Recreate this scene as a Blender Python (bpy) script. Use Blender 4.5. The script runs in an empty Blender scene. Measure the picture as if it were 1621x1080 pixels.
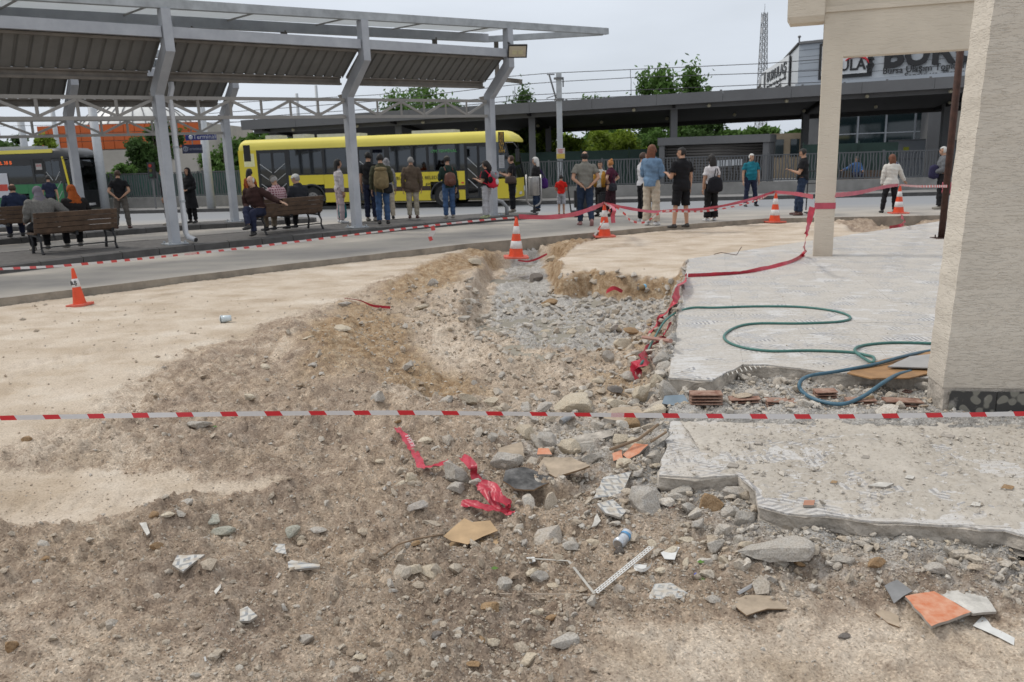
import bpy,bmesh,math,random
import numpy as np
from mathutils import Vector,Matrix,Euler
rad=math.radians
sc=bpy.context.scene
COL=sc.collection
random.seed(7)
RNG=np.random.default_rng(7)
PITCH,ROLL,FPX,EYE=12.5,1.75,1308.0,1.7
cd=bpy.data.cameras.new('camera')
cam=bpy.data.objects.new('camera',cd)
COL.objects.link(cam)
sc.camera=cam
cd.sensor_width=36.0
cd.lens=36.0*FPX/1621.0
cd.clip_start=0.05
cd.clip_end=1500
CAM_M=Matrix.Rotation(rad(90-PITCH),4,'X')@Matrix.Rotation(rad(-ROLL),4,'Z')
cam.matrix_world=Matrix.Translation((0,0,EYE))@CAM_M
cd.dof.use_dof=True
cd.dof.focus_distance=5.5
cd.dof.aperture_fstop=5.0
SUN_EL,SUN_AZ=52.0,-72.0
wd=bpy.data.worlds.new('World')
sc.world=wd
wd.use_nodes=True
nt=wd.node_tree
for n in list(nt.nodes):nt.nodes.remove(n)
wo=nt.nodes.new('ShaderNodeOutputWorld')
bg=nt.nodes.new('ShaderNodeBackground')
sky=nt.nodes.new('ShaderNodeTexSky')
sky.sky_type='NISHITA'
sky.sun_disc=False
sky.sun_elevation=rad(SUN_EL)
sky.sun_rotation=rad(SUN_AZ)
sky.dust_density=3.0
tc=nt.nodes.new('ShaderNodeTexCoord')
sep=nt.nodes.new('ShaderNodeSeparateXYZ')
nt.links.new(tc.outputs['Generated'],sep.inputs[0])
mr=nt.nodes.new('ShaderNodeMapRange')
mr.inputs[1].default_value=0.0;mr.inputs[2].default_value=1.0
mr.inputs[3].default_value=0.0;mr.inputs[4].default_value=1.0
nt.links.new(sep.outputs['Z'],mr.inputs[0])
ramp=nt.nodes.new('ShaderNodeValToRGB')
ramp.color_ramp.elements[0].position=0.0
ramp.color_ramp.elements[0].color=(0.635,0.692,0.775,1)
ramp.color_ramp.elements[1].position=0.8
ramp.color_ramp.elements[1].color=(1.02,1.04,1.07,1)
nt.links.new(mr.outputs[0],ramp.inputs[0])
mp=nt.nodes.new('ShaderNodeMapping')
mp.inputs['Scale'].default_value=(2.0,2.0,7.0)
nt.links.new(tc.outputs['Generated'],mp.inputs[0])
ns=nt.nodes.new('ShaderNodeTexNoise')
ns.inputs['Scale'].default_value=1.3;ns.inputs['Detail'].default_value=5;ns.inputs['Roughness'].default_value=0.5
nt.links.new(mp.outputs[0],ns.inputs[0])
mrn=nt.nodes.new('ShaderNodeMapRange')
mrn.inputs[1].default_value=0.3;mrn.inputs[2].default_value=0.7
mrn.inputs[3].default_value=8.9;mrn.inputs[4].default_value=10.9
nt.links.new(ns.outputs[0],mrn.inputs[0])
vm=nt.nodes.new('ShaderNodeVectorMath');vm.operation='SCALE'
nt.links.new(ramp.outputs[0],vm.inputs[0]);nt.links.new(mrn.outputs[0],vm.inputs['Scale'])
mx=nt.nodes.new('ShaderNodeMixRGB');mx.inputs[0].default_value=0.88
nt.links.new(sky.outputs[0],mx.inputs[1]);nt.links.new(vm.outputs[0],mx.inputs[2])
nt.links.new(mx.outputs[0],bg.inputs[0])
bg.inputs[1].default_value=0.104
nt.links.new(bg.outputs[0],wo.inputs[0])
sl=bpy.data.lights.new('sun','SUN')
sl.energy=1.5
sl.angle=rad(10)
sl.color=(1.0,0.95,0.87)
so=bpy.data.objects.new('sun',sl)
COL.objects.link(so)
sd=Vector((math.sin(rad(SUN_AZ))*math.cos(rad(SUN_EL)),math.cos(rad(SUN_AZ))*math.cos(rad(SUN_EL)),math.sin(rad(SUN_EL))))
so.rotation_euler=sd.to_track_quat('Z','Y').to_euler()
so.location=sd*50
sc.view_settings.view_transform='Standard'
sc.view_settings.look='None'
sc.view_settings.exposure=0.06
sc.view_settings.gamma=1.0
sc.view_settings.use_curve_mapping=False
R3=CAM_M.to_3x3()
def ray(px,py):
 return(R3@Vector(((px-810.5)/FPX,(540-py)/FPX,-1.0)))
def G(px,py,z=0.0):
 d=ray(px,py);t=(z-EYE)/d.z
 return Vector((d.x*t,d.y*t,z))
def AT(px,py,Y):
 d=ray(px,py);t=Y/d.y
 return Vector((d.x*t,Y,EYE+d.z*t))
def _hash(ix,iy,seed):
 h=(ix.astype(np.int64)*374761393+iy.astype(np.int64)*668265263+seed*1442695041)&0xffffffff
 h=((h^(h>>13))*1274126177)&0xffffffff
 h=(h^(h>>16))&0xffff
 return h/65535.0
def vnoise(x,y,seed=0):
 x=np.asarray(x,float);y=np.asarray(y,float)
 ix=np.floor(x);iy=np.floor(y);fx=x-ix;fy=y-iy
 fx=fx*fx*(3-2*fx);fy=fy*fy*(3-2*fy)
 a=_hash(ix,iy,seed);b=_hash(ix+1,iy,seed);c=_hash(ix,iy+1,seed);d=_hash(ix+1,iy+1,seed)
 return(a*(1-fx)+b*fx)*(1-fy)+(c*(1-fx)+d*fx)*fy-0.5
def fbm(x,y,seed=0,octv=4,rough=0.5):
 s=0;a=1.0;f=1.0
 for k in range(octv):
  s=s+a*vnoise(x*f+17.3*k,y*f-9.1*k,seed+k)
  a*=rough;f*=2.03
 return s
def sstep(a,b,x):
 t=np.clip((x-a)/(b-a),0,1)
 return t*t*(3-2*t)
def polysd(poly,x,y):
 """signed distance to a polygon, positive inside"""
 x=np.asarray(x,float);y=np.asarray(y,float)
 n=len(poly);ins=np.zeros(x.shape,bool);dm=np.full(x.shape,1e9)
 for i in range(n):
  ax,ay=poly[i][0],poly[i][1];bx,by=poly[(i+1)%n][0],poly[(i+1)%n][1]
  ex,ey=bx-ax,by-ay
  t=np.clip(((x-ax)*ex+(y-ay)*ey)/(ex*ex+ey*ey+1e-12),0,1)
  dm=np.minimum(dm,(x-ax-t*ex)**2+(y-ay-t*ey)**2)
  c=((ay>y)!=(by>y))&(x<(bx-ax)*(y-ay)/((by-ay)if abs(by-ay)>1e-12 else 1e-12)+ax)
  ins^=c
 return np.where(ins,1,-1)*np.sqrt(dm)
def tag(o,label=None,cat=None,group=None,kind=None):
 if label:o['label']=label
 if cat:o['category']=cat
 if group:o['group']=group
 if kind:o['kind']=kind
 return o
def thing(name,label,cat,loc=(0,0,0),rz=0.0,group=None):
 o=bpy.data.objects.new(name,None)
 COL.objects.link(o)
 o.location=loc;o.rotation_euler=(0,0,rz)
 o.empty_display_size=0.1
 return tag(o,label,cat,group)
def copy_tree(o,parent=None):
 c=o.copy();COL.objects.link(c)
 if parent is not None:c.parent=parent
 for ch in[k for k in o.children]:
  copy_tree(ch,c)
 return c
def offset_of(p):
 v=Vector((0,0,0))
 while p is not None:
  v+=p.location;p=p.parent
 return v
class MB:
 def __init__(s):s.v=[];s.f=[];s.mi=[];s.cur=0
 def add(s,vs,fs):
  b=len(s.v)
  s.v.extend([tuple(q)for q in vs]);s.f.extend([tuple(i+b for i in f)for f in fs]);s.mi.extend([s.cur]*len(fs))
  return s
 def box(s,c,d,rz=0.0,M=None):
  hx,hy,hz=d[0]/2,d[1]/2,d[2]/2
  R=M if M is not None else Matrix.Rotation(rz,3,'Z')
  vs=[Vector(c)+R@Vector((x,y,z))for x in(-hx,hx)for y in(-hy,hy)for z in(-hz,hz)]
  return s.add(vs,[(0,1,3,2),(4,6,7,5),(0,4,5,1),(2,3,7,6),(0,2,6,4),(1,5,7,3)])
 def bb(s,a,b):
  return s.box([(a[i]+b[i])/2 for i in range(3)],[abs(b[i]-a[i])for i in range(3)])
 def beam(s,a,b,w,h,up=(0,0,1)):
  a=Vector(a);b=Vector(b);d=(b-a);L=d.length;d.normalize()
  up=Vector(up)
  if abs(d.dot(up))>0.98:up=Vector((0,1,0))
  sx=d.cross(up).normalized();sz=sx.cross(d)
  M=Matrix((sx,d,sz)).transposed()
  return s.box((a+b)/2,(w,L,h),M=M)
 def tube(s,pts,r,n=8,cap=True):
  pts=[Vector(p)for p in pts];m=len(pts)
  rs=r if isinstance(r,(list,tuple))else[r]*m
  vs=[];prev=None
  for i,p in enumerate(pts):
   d=(pts[min(i+1,m-1)]-pts[max(i-1,0)])
   if d.length<1e-9:d=Vector((0,0,1))
   d.normalize()
   if prev is None:
    a=Vector((0,0,1))if abs(d.z)<0.9 else Vector((1,0,0))
    x=d.cross(a).normalized()
   else:
    x=(prev-d*prev.dot(d))
    x=x.normalized()if x.length>1e-6 else d.orthogonal().normalized()
   prev=x;y=d.cross(x)
   rr=rs[i];rx,ry=rr if isinstance(rr,(tuple,list))else(rr,rr)
   for k in range(n):
    a=2*math.pi*k/n
    vs.append(p+x*(math.cos(a)*rx)+y*(math.sin(a)*ry))
  fs=[(i*n+k,i*n+(k+1)%n,(i+1)*n+(k+1)%n,(i+1)*n+k)for i in range(m-1)for k in range(n)]
  if cap:
   fs.append(tuple(range(n-1,-1,-1)));fs.append(tuple((m-1)*n+k for k in range(n)))
  return s.add(vs,fs)
 def lathe(s,prof,n=16,c=(0,0,0),sx=1.0,sy=1.0):
  vs=[]
  for(r,z)in prof:
   for k in range(n):
    a=2*math.pi*k/n
    vs.append((c[0]+math.cos(a)*r*sx,c[1]+math.sin(a)*r*sy,c[2]+z))
  m=len(prof)
  fs=[(i*n+k,i*n+(k+1)%n,(i+1)*n+(k+1)%n,(i+1)*n+k)for i in range(m-1)for k in range(n)]
  fs.append(tuple(range(n-1,-1,-1)));fs.append(tuple((m-1)*n+k for k in range(n)))
  return s.add(vs,fs)
 def ell(s,c,r,n=10,m=6,M=None):
  pr=[]
  vs=[]
  for i in range(m+1):
   t=math.pi*(i+0.02)/(m+0.04)
   for k in range(n):
    a=2*math.pi*k/n
    q=Vector((math.sin(t)*math.cos(a)*r[0],math.sin(t)*math.sin(a)*r[1],-math.cos(t)*r[2]))
    if M is not None:q=M@q
    vs.append(Vector(c)+q)
  fs=[(i*n+k,i*n+(k+1)%n,(i+1)*n+(k+1)%n,(i+1)*n+k)for i in range(m)for k in range(n)]
  fs.append(tuple(range(n-1,-1,-1)));fs.append(tuple(m*n+k for k in range(n)))
  return s.add(vs,fs)
 def prism(s,poly,z0,z1):
  n=len(poly)
  def zz(z,i):return z[i]if isinstance(z,(list,tuple))else z
  vs=[(p[0],p[1],zz(z0,i))for i,p in enumerate(poly)]+[(p[0],p[1],zz(z1,i))for i,p in enumerate(poly)]
  fs=[tuple(range(n-1,-1,-1)),tuple(range(n,2*n))]+[(i,(i+1)%n,n+(i+1)%n,n+i)for i in range(n)]
  return s.add(vs,fs)
 def build(s,name,mats,parent=None,world=True,smooth=False):
  me=bpy.data.meshes.new(name)
  vs=s.v
  if parent is not None and world:
   o=offset_of(parent);vs=[(v[0]-o.x,v[1]-o.y,v[2]-o.z)for v in vs]
  me.from_pydata([tuple(v)for v in vs],[],s.f)
  if not isinstance(mats,(list,tuple)):mats=[mats]
  for m in mats:me.materials.append(m)
  if len(mats)>1:me.polygons.foreach_set('material_index',s.mi)
  if smooth:me.polygons.foreach_set('use_smooth',[True]*len(s.f))
  me.update()
  o=bpy.data.objects.new(name,me)
  COL.objects.link(o)
  if parent is not None:o.parent=parent
  return o
def npmesh(name,V,F,mats,smooth=False,attr=None,parent=None,flat_mi=None):
 V=np.asarray(V,np.float32);F=np.asarray(F,np.int32)
 me=bpy.data.meshes.new(name)
 me.vertices.add(len(V));me.vertices.foreach_set('co',V.ravel())
 k=F.shape[1]
 me.loops.add(F.size);me.loops.foreach_set('vertex_index',F.ravel())
 me.polygons.add(len(F))
 me.polygons.foreach_set('loop_start',np.arange(0,F.size,k,dtype=np.int32))
 try:me.polygons.foreach_set('loop_total',np.full(len(F),k,np.int32))
 except Exception:pass
 if not isinstance(mats,(list,tuple)):mats=[mats]
 for m in mats:me.materials.append(m)
 if flat_mi is not None:me.polygons.foreach_set('material_index',np.asarray(flat_mi,np.int32))
 me.polygons.foreach_set('use_smooth',np.full(len(F),smooth))
 me.update(calc_edges=True);me.validate()
 if attr:
  for nm,a in attr.items():
   at=me.attributes.new(nm,'FLOAT_COLOR','POINT')
   c=np.ones((len(V),4),np.float32);c[:,:a.shape[1]]=a
   at.data.foreach_set('color',c.ravel())
 o=bpy.data.objects.new(name,me);COL.objects.link(o)
 if parent is not None:o.parent=parent
 return o
def text_mesh(name,s,size,mat,M,parent=None,ext=0.003,align='CENTER',sx=1.0,bold=0.0):
 cu=bpy.data.curves.new(name,'FONT');cu.body=s;cu.size=size;cu.extrude=ext
 cu.align_x=align;cu.align_y='CENTER';cu.resolution_u=2;cu.offset=bold
 to=bpy.data.objects.new(name,cu);COL.objects.link(to)
 dg=bpy.context.evaluated_depsgraph_get()
 me=bpy.data.meshes.new_from_object(to.evaluated_get(dg))
 bpy.data.objects.remove(to)
 me.transform(Matrix.Diagonal((sx,1,1,1)))
 me.transform(M)
 if parent is not None:me.transform(Matrix.Translation(-offset_of(parent)))
 me.materials.clear();me.materials.append(mat)
 o=bpy.data.objects.new(name,me);COL.objects.link(o)
 if parent is not None:o.parent=parent
 return o
_MC={}
def mat(name,col,rough=0.7,var=0.12,nscale=6.0,bump=0.0,bscale=60.0,metal=0.0,spec=0.5,col2=None,emis=0.0,coat=0.0):
 if name in _MC:return _MC[name]
 m=bpy.data.materials.new(name);m.use_nodes=True
 t=m.node_tree;b=t.nodes['Principled BSDF']
 b.inputs['Roughness'].default_value=rough;b.inputs['Metallic'].default_value=metal
 b.inputs['Specular IOR Level'].default_value=spec
 if coat:b.inputs['Coat Weight'].default_value=coat
 tcn=t.nodes.new('ShaderNodeTexCoord')
 n=t.nodes.new('ShaderNodeTexNoise');n.inputs['Scale'].default_value=nscale;n.inputs['Detail'].default_value=6;n.inputs['Roughness'].default_value=0.62
 t.links.new(tcn.outputs['Object'],n.inputs['Vector'])
 r=t.nodes.new('ShaderNodeValToRGB')
 c2=col2 if col2 else tuple(min(1,c*(1+var))for c in col)
 c1=tuple(c*(1-var)for c in col)
 r.color_ramp.elements[0].position=0.32;r.color_ramp.elements[0].color=(*c1,1)
 r.color_ramp.elements[1].position=0.68;r.color_ramp.elements[1].color=(*c2,1)
 t.links.new(n.outputs[0],r.inputs[0]);t.links.new(r.outputs[0],b.inputs['Base Color'])
 if bump:
  n2=t.nodes.new('ShaderNodeTexNoise');n2.inputs['Scale'].default_value=bscale;n2.inputs['Detail'].default_value=5
  t.links.new(tcn.outputs['Object'],n2.inputs['Vector'])
  bp=t.nodes.new('ShaderNodeBump');bp.inputs['Strength'].default_value=1.0;bp.inputs['Distance'].default_value=bump
  t.links.new(n2.outputs[0],bp.inputs['Height']);t.links.new(bp.outputs[0],b.inputs['Normal'])
 if emis:
  b.inputs['Emission Color'].default_value=(*col,1);b.inputs['Emission Strength'].default_value=emis
 _MC[name]=m
 return m
def glassmat(name,tint=(0.25,0.3,0.3),refl=0.18):
 if name in _MC:return _MC[name]
 m=bpy.data.materials.new(name);m.use_nodes=True
 t=m.node_tree
 for n in list(t.nodes):t.nodes.remove(n)
 o=t.nodes.new('ShaderNodeOutputMaterial');tr=t.nodes.new('ShaderNodeBsdfTransparent');gl=t.nodes.new('ShaderNodeBsdfGlossy')
 tr.inputs[0].default_value=(*tint,1);gl.inputs['Roughness'].default_value=0.03;gl.inputs[0].default_value=(0.9,0.95,1,1)
 fr=t.nodes.new('ShaderNodeFresnel');fr.inputs[0].default_value=1.5
 ad=t.nodes.new('ShaderNodeMath');ad.operation='MULTIPLY_ADD';ad.inputs[1].default_value=refl*2;ad.inputs[2].default_value=refl*0.3
 t.links.new(fr.outputs[0],ad.inputs[0])
 mxs=t.nodes.new('ShaderNodeMixShader');t.links.new(ad.outputs[0],mxs.inputs[0]);t.links.new(tr.outputs[0],mxs.inputs[1]);t.links.new(gl.outputs[0],mxs.inputs[2])
 t.links.new(mxs.outputs[0],o.inputs[0])
 _MC[name]=m
 return m
def nodes(m):return m.node_tree,m.node_tree.nodes['Principled BSDF']
def street(y):
 return-0.3*np.clip((np.asarray(y,float)-23.0)/10.0,0,1)
EDGE=[G(-400,506),G(0,472),G(260,441),G(560,406),G(740,386),G(941,368),G(1062,357),G(1211,346),G(1480,341),G(1900,334)]
EX=[p.x for p in EDGE];EY=[p.y for p in EDGE]
def y_edge(x):return np.interp(x,EX,EY)+0.05*vnoise(np.asarray(x)*1.3,np.asarray(x)*0+3.3,5)+0.03*vnoise(np.asarray(x)*6,np.asarray(x)*0,8)
def GP(lst,z):return[tuple(G(a,b,z))[:2]for a,b in lst]
PIT_A=GP([(750,395),(800,386),(850,383),(905,388),(885,412),(895,430),(985,434),(1080,437),(1078,470),(1062,600),(1045,690),(900,720),(760,660),(560,600),(540,545),(560,490),(640,452),(700,420)],-0.2)
PIT_B=GP([(770,396),(850,385),(900,391),(880,412),(893,433),(940,428),(985,434),(1078,437),(1078,540),(980,575),(800,550),(720,490),(745,440)],-0.12)
GREY=GP([(815,402),(860,412),(872,445),(890,462),(1000,466),(1070,470),(1065,510),(1000,535),(930,550),(840,545),(770,515),(775,470),(790,440)],-0.45)
SAND1=GP([(-600,500),(0,470),(560,400),(760,380),(742,396),(640,436),(545,476),(440,520),(300,570),(200,620),(110,670),(-50,700),(-900,760)],-0.12)
SAND2=GP([(-400,730),(0,733),(200,738),(400,745),(540,762),(440,775),(330,782),(250,795),(190,815),(90,832),(-500,850)],-0.28)
SAND3=GP([(860,1120),(900,1040),(960,985),(1080,950),(1300,935),(1640,950),(2300,1000),(2200,1400),(900,1400)],-0.38)
SAND5=GP([(-300,960),(60,955),(330,985),(560,1030),(640,1150),(-300,1150)],-0.38)
SAND4=GP([(905,392),(960,372),(1200,348),(1290,343),(1400,372),(1500,352),(1900,338),(2400,400),(1090,409),(1080,434),(985,430),(940,424),(895,428),(885,412)],-0.1)
STRIP=GP([(1058,603),(1127,606),(1175,585),(1215,585),(1340,596),(1500,608),(1900,640),(1900,690),(1600,668),(1066,655)],-0.15)
SLAB_U=GP([(1089,410),(1250,386),(1490,350),(2000,330)],-0.06)+[(16.0,9.0),(16.0,5.3)]+GP([(1500,605),(1470,598),(1340,592),(1215,577),(1175,577),(1127,602),(1058,598)],-0.06)
SLAB_L=GP([(1066,650),(1043,752),(1100,757),(1168,752),(1196,775),(1200,800),(1245,812),(1420,826),(1590,838),(1640,852),(2300,905),(2300,690),(1600,668)],-0.2)
BERM=GP([(0,830),(90,832),(190,815),(250,795),(330,782),(300,835),(120,870),(-100,890),(-300,860)],-0.3)
SMALLPIT=GP([(1330,352),(1450,345),(1480,352),(1400,372),(1340,366)],-0.1)
TRACKS=[(-4.5,8.0,0.62,0.02),(-3.6,8.2,0.60,0.02),(-5.5,10.0,0.72,0.0),(1.6,3.0,0.10,0.03),(2.0,2.6,0.06,0.03),(-1.5,2.4,-0.28,0.0),(-2.4,4.9,0.1,0.0),(2.2,12.5,0.45,0.03),(3.0,14.0,0.4,0.03)]
def terrain(x,y,full=False):
 x=np.asarray(x,float);y=np.asarray(y,float)
 z=-0.38+0.27*sstep(3.6,8.5,y)
 wx=x+0.12*fbm(x*2.2,y*2.2,31,3);wy=y+0.12*fbm(x*2.2,y*2.2,41,3)
 dA=polysd(PIT_A,wx,wy);dB=polysd(PIT_B,wx,wy)
 s1=polysd(SAND1,wx,wy);s2=polysd(SAND2,wx,wy);s3=polysd(SAND3,wx,wy);s4=polysd(SAND4,wx,wy)
 gy=polysd(GREY,wx,wy);su=polysd(SLAB_U,x,y);slw=polysd(SLAB_L,x,y)
 edge_n=0.16*fbm(x*3.1,y*3.1,141,4,0.6)
 s1=s1+edge_n;s2=s2+edge_n*0.7;s3=s3+edge_n
 sand=np.maximum.reduce([0.45*sstep(-0.3,0.3,polysd(SAND5,x,y)+edge_n),sstep(-0.30,0.55,s1),sstep(-0.10,0.22,s2),0.62*sstep(-0.22,0.32,s3),sstep(-0.02,0.05,s4)])
 z=z-0.10*sstep(-0.15,0.8,dA)*(1-0.6*sand)-0.30*sstep(-0.03,0.16,dB)
 z=z-0.16*sstep(0.0,0.3,polysd(SMALLPIT,wx,wy))
 z=z+0.09*np.exp(-((dA+0.25)/0.35)**2)*(1-sand)*sstep(9.5,7.0,y)*sstep(1.2,0.0,x)
 z=z+0.045*sstep(-0.15,0.15,polysd(BERM,wx,wy))
 rough=1-0.93*sand
 z=z+rough*(0.10*fbm(x*1.6,y*1.6,3,4)+0.045*fbm(x*7,y*7,13,4,0.6))+0.02*fbm(x*0.8,y*0.8,23,3)
 lump=np.maximum(0,fbm(x*11,y*11,53,3,0.55)+0.02)
 z=z+rough*0.085*lump
 z=z+rough*0.027*fbm(x*34,y*34,63,3,0.6)+0.008*sand*fbm(x*14,y*14,73,4,0.7)
 for(tx,ty,ang_,cv)in TRACKS:
  ca_,sa_=math.cos(ang_),math.sin(ang_);uu=(x-tx)*ca_+(y-ty)*sa_;vv=-(x-tx)*sa_+(y-ty)*ca_+cv*uu*uu+0.03*vnoise(uu*2,uu*0,7)
  z=z-sand*(0.016+0.012*(np.sin(uu*48)>0.2))*np.exp(-(vv/0.10)**4)*sstep(-0.4,0.3,vnoise(uu*0.8,vv*0+tx,12)+0.2)
 z=z+sand*0.004*np.sin(y*9+x*2.5+2*fbm(x,y,83,2))*sstep(6.0,3.0,y)
 hu=np.exp(-np.abs(su+0.10)/0.16)
 z=z+0.13*hu*sstep(14.0,10.0,y)*(1-sstep(-0.02,0.1,s4))*(0.6+1.2*vnoise(x*5,y*5,91))
 hl=np.exp(-np.maximum(0,-slw)/0.28)
 z=z+0.10*hl*(slw<0)*(0.8+1.0*vnoise(x*4,y*4,95))
 cap=-0.285-0.10*np.maximum(0,-slw)+0.05*vnoise(x*9,y*9,97)+0.03*vnoise(x*23,y*23,98)
 z=np.where((slw<0.03)&(slw>-0.8)&(y<4.75),np.minimum(z,cap),z)
 z=z-0.05*sstep(3.9,3.2,y)*sstep(0.3,1.4,x)
 stp=polysd(STRIP,x,y)
 z=np.where(stp>-0.03,-0.165+0.05*fbm(x*9,y*9,99,4,0.65)-0.02*sstep(0.2,0.0,stp),z)
 z=np.where((su>0.02),np.minimum(z,-0.16-0.35*sstep(0.05,0.30,su)),z)
 z=np.where((slw>0.04)&(stp<-0.03),np.minimum(z,-0.29-0.2*sstep(0.06,0.3,slw)),z)
 ye=y_edge(x)
 z=np.where(y>ye-0.03,-0.32,z)
 if not full:return z
 tan=0.5*sstep(-0.5,0.5,polysd(PIT_A,x,y))*sstep(5.2,6.4,y)+0.30*sstep(-0.1,0.35,fbm(x*0.9,y*0.9,151,4))*sstep(4.2,5.6,y)+0.30*sstep(1.6,0.0,-s1)
 sandv=np.maximum(sand,np.clip(tan,0,0.55))
 grey=sstep(-0.15,0.2,gy)
 grey=np.maximum(grey,0.85*np.exp(-np.abs(np.minimum(su,0))/0.35)*(1-sstep(-0.1,0.1,s4)))
 grey=np.maximum(grey,0.8*np.exp(-np.abs(np.minimum(slw,0))/0.5))
 heap=np.exp(-(((x-0.6)/0.9)**2+((y-5.6)/1.1)**2))
 grey=np.maximum(grey,0.62*heap)
 grey=np.maximum(grey,0.9*(stp>-0.05))
 clay=sstep(0.26,0.0,np.abs(dB-0.06))*0.9*(s4>-0.45)*(y>7.0)*(1-0.9*sstep(-0.02,0.10,s4))
 clay=np.maximum(clay,0.85*sstep(1.1,0.0,np.abs(dA-0.15))*(y>6.6)*(1-sand)*(0.4+1.2*(vnoise(x*1.5,y*1.5,77)+0.5))*(1-grey))
 return z,np.stack([sandv,np.clip(grey,0,1),np.clip(clay,0,1)],-1)
def ground_mat(name):
 m=bpy.data.materials.new(name);m.use_nodes=True
 t,b=nodes(m);b.inputs['Roughness'].default_value=0.95;b.inputs['Specular IOR Level'].default_value=0.15
 L=t.links
 at=t.nodes.new('ShaderNodeAttribute');at.attribute_name='zone'
 sp=t.nodes.new('ShaderNodeSeparateColor');L.new(at.outputs['Color'],sp.inputs[0])
 geo=t.nodes.new('ShaderNodeNewGeometry')
 def noise(s,d=6,r=0.6):
  n=t.nodes.new('ShaderNodeTexNoise');n.inputs['Scale'].default_value=s;n.inputs['Detail'].default_value=d;n.inputs['Roughness'].default_value=r
  L.new(geo.outputs['Position'],n.inputs['Vector']);return n.outputs[0]
 def ramp(f,*st):
  r=t.nodes.new('ShaderNodeValToRGB')
  r.color_ramp.elements[0].position=st[0][0];r.color_ramp.elements[0].color=(*st[0][1],1)
  r.color_ramp.elements[1].position=st[-1][0];r.color_ramp.elements[1].color=(*st[-1][1],1)
  for p,c in st[1:-1]:
   e=r.color_ramp.elements.new(p);e.color=(*c,1)
  L.new(f,r.inputs[0]);return r.outputs[0]
 def mix(f,a,c,mode='MIX'):
  x=t.nodes.new('ShaderNodeMixRGB');x.blend_type=mode
  if isinstance(f,float):x.inputs[0].default_value=f
  else:L.new(f,x.inputs[0])
  L.new(a,x.inputs[1]);L.new(c,x.inputs[2]);return x.outputs[0]
 def fuzz(v,n,amt):
  a=t.nodes.new('ShaderNodeMath');a.operation='MULTIPLY_ADD';L.new(n,a.inputs[0]);a.inputs[1].default_value=amt;a.inputs[2].default_value=-amt/2
  c=t.nodes.new('ShaderNodeMath');c.operation='ADD';c.use_clamp=True;L.new(v,c.inputs[0]);L.new(a.outputs[0],c.inputs[1])
  s=t.nodes.new('ShaderNodeMapRange');s.interpolation_type='SMOOTHSTEP';s.inputs[1].default_value=0.25;s.inputs[2].default_value=0.75
  L.new(c.outputs[0],s.inputs[0]);return s.outputs[0]
 n1,n2,n3=noise(1.6),noise(9),noise(70,5,0.7)
 soil=ramp(n2,(0.3,(0.262,0.208,0.162)),(0.5,(0.385,0.318,0.254)),(0.72,(0.530,0.462,0.385)))
 soil2=ramp(n1,(0.35,(0.78,0.74,0.72)),(0.65,(1.12,1.07,1.0)))
 soil=mix(1.0,soil,soil2,'MULTIPLY')
 sandc=ramp(n1,(0.3,(0.420,0.345,0.265)),(0.5,(0.510,0.432,0.345)),(0.7,(0.580,0.512,0.428)))
 mpn=t.nodes.new('ShaderNodeMapping');mpn.inputs['Scale'].default_value=(0.9,2.0,1);mpn.inputs['Rotation'].default_value=(0,0,0.5)
 L.new(geo.outputs['Position'],mpn.inputs[0])
 nst=t.nodes.new('ShaderNodeTexNoise');nst.inputs['Scale'].default_value=1.7;nst.inputs['Detail'].default_value=5;L.new(mpn.outputs[0],nst.inputs['Vector'])
 streak=ramp(nst.outputs[0],(0.33,(0.88,0.85,0.81)),(0.52,(1.0,1.0,1.0)),(0.72,(1.07,1.08,1.10)))
 sandc=mix(1.0,sandc,streak,'MULTIPLY')
 greyc=ramp(n2,(0.3,(0.270,0.255,0.235)),(0.55,(0.400,0.385,0.360)),(0.75,(0.520,0.500,0.470)))
 clayc=ramp(n2,(0.3,(0.190,0.120,0.065)),(0.5,(0.330,0.235,0.145)),(0.7,(0.460,0.370,0.265)))
 c=mix(fuzz(sp.outputs[0],n2,0.7),soil,sandc)
 c=mix(fuzz(sp.outputs[1],n2,0.9),c,greyc)
 c=mix(fuzz(sp.outputs[2],n2,0.8),c,clayc)
 sp2=ramp(n3,(0.30,(0.72,0.70,0.68)),(0.5,(1,1,1)),(0.72,(1.22,1.22,1.22)))
 c=mix(1.0,c,sp2,'MULTIPLY')
 vo=t.nodes.new('ShaderNodeTexVoronoi');vo.inputs['Scale'].default_value=110;L.new(geo.outputs['Position'],vo.inputs['Vector'])
 hs=t.nodes.new('ShaderNodeSeparateColor');L.new(vo.outputs['Color'],hs.inputs[0])
 gr=ramp(hs.outputs[0],(0.0,(0.50,0.46,0.44)),(0.25,(0.94,0.94,0.94)),(0.75,(1.0,1.0,1.0)),(1.0,(1.5,1.48,1.45)))
 fz=t.nodes.new('ShaderNodeMapRange');fz.inputs[1].default_value=0.5;fz.inputs[2].default_value=1.0;fz.inputs[3].default_value=0.8;fz.inputs[4].default_value=0.12;L.new(sp.outputs[0],fz.inputs[0])
 c=mix(fz.outputs[0],c,mix(1.0,c,gr,'MULTIPLY'))
 L.new(c,b.inputs['Base Color'])
 bp=t.nodes.new('ShaderNodeBump');bp.inputs['Distance'].default_value=0.012;bp.inputs['Strength'].default_value=0.9
 inv=t.nodes.new('ShaderNodeMapRange');inv.inputs[3].default_value=1.0;inv.inputs[4].default_value=0.25
 L.new(sp.outputs[0],inv.inputs[0]);L.new(inv.outputs[0],bp.inputs['Strength'])
 L.new(n3,bp.inputs['Height'])
 bp2=t.nodes.new('ShaderNodeBump');bp2.inputs['Distance'].default_value=0.004;bp2.inputs['Strength'].default_value=0.8
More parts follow.
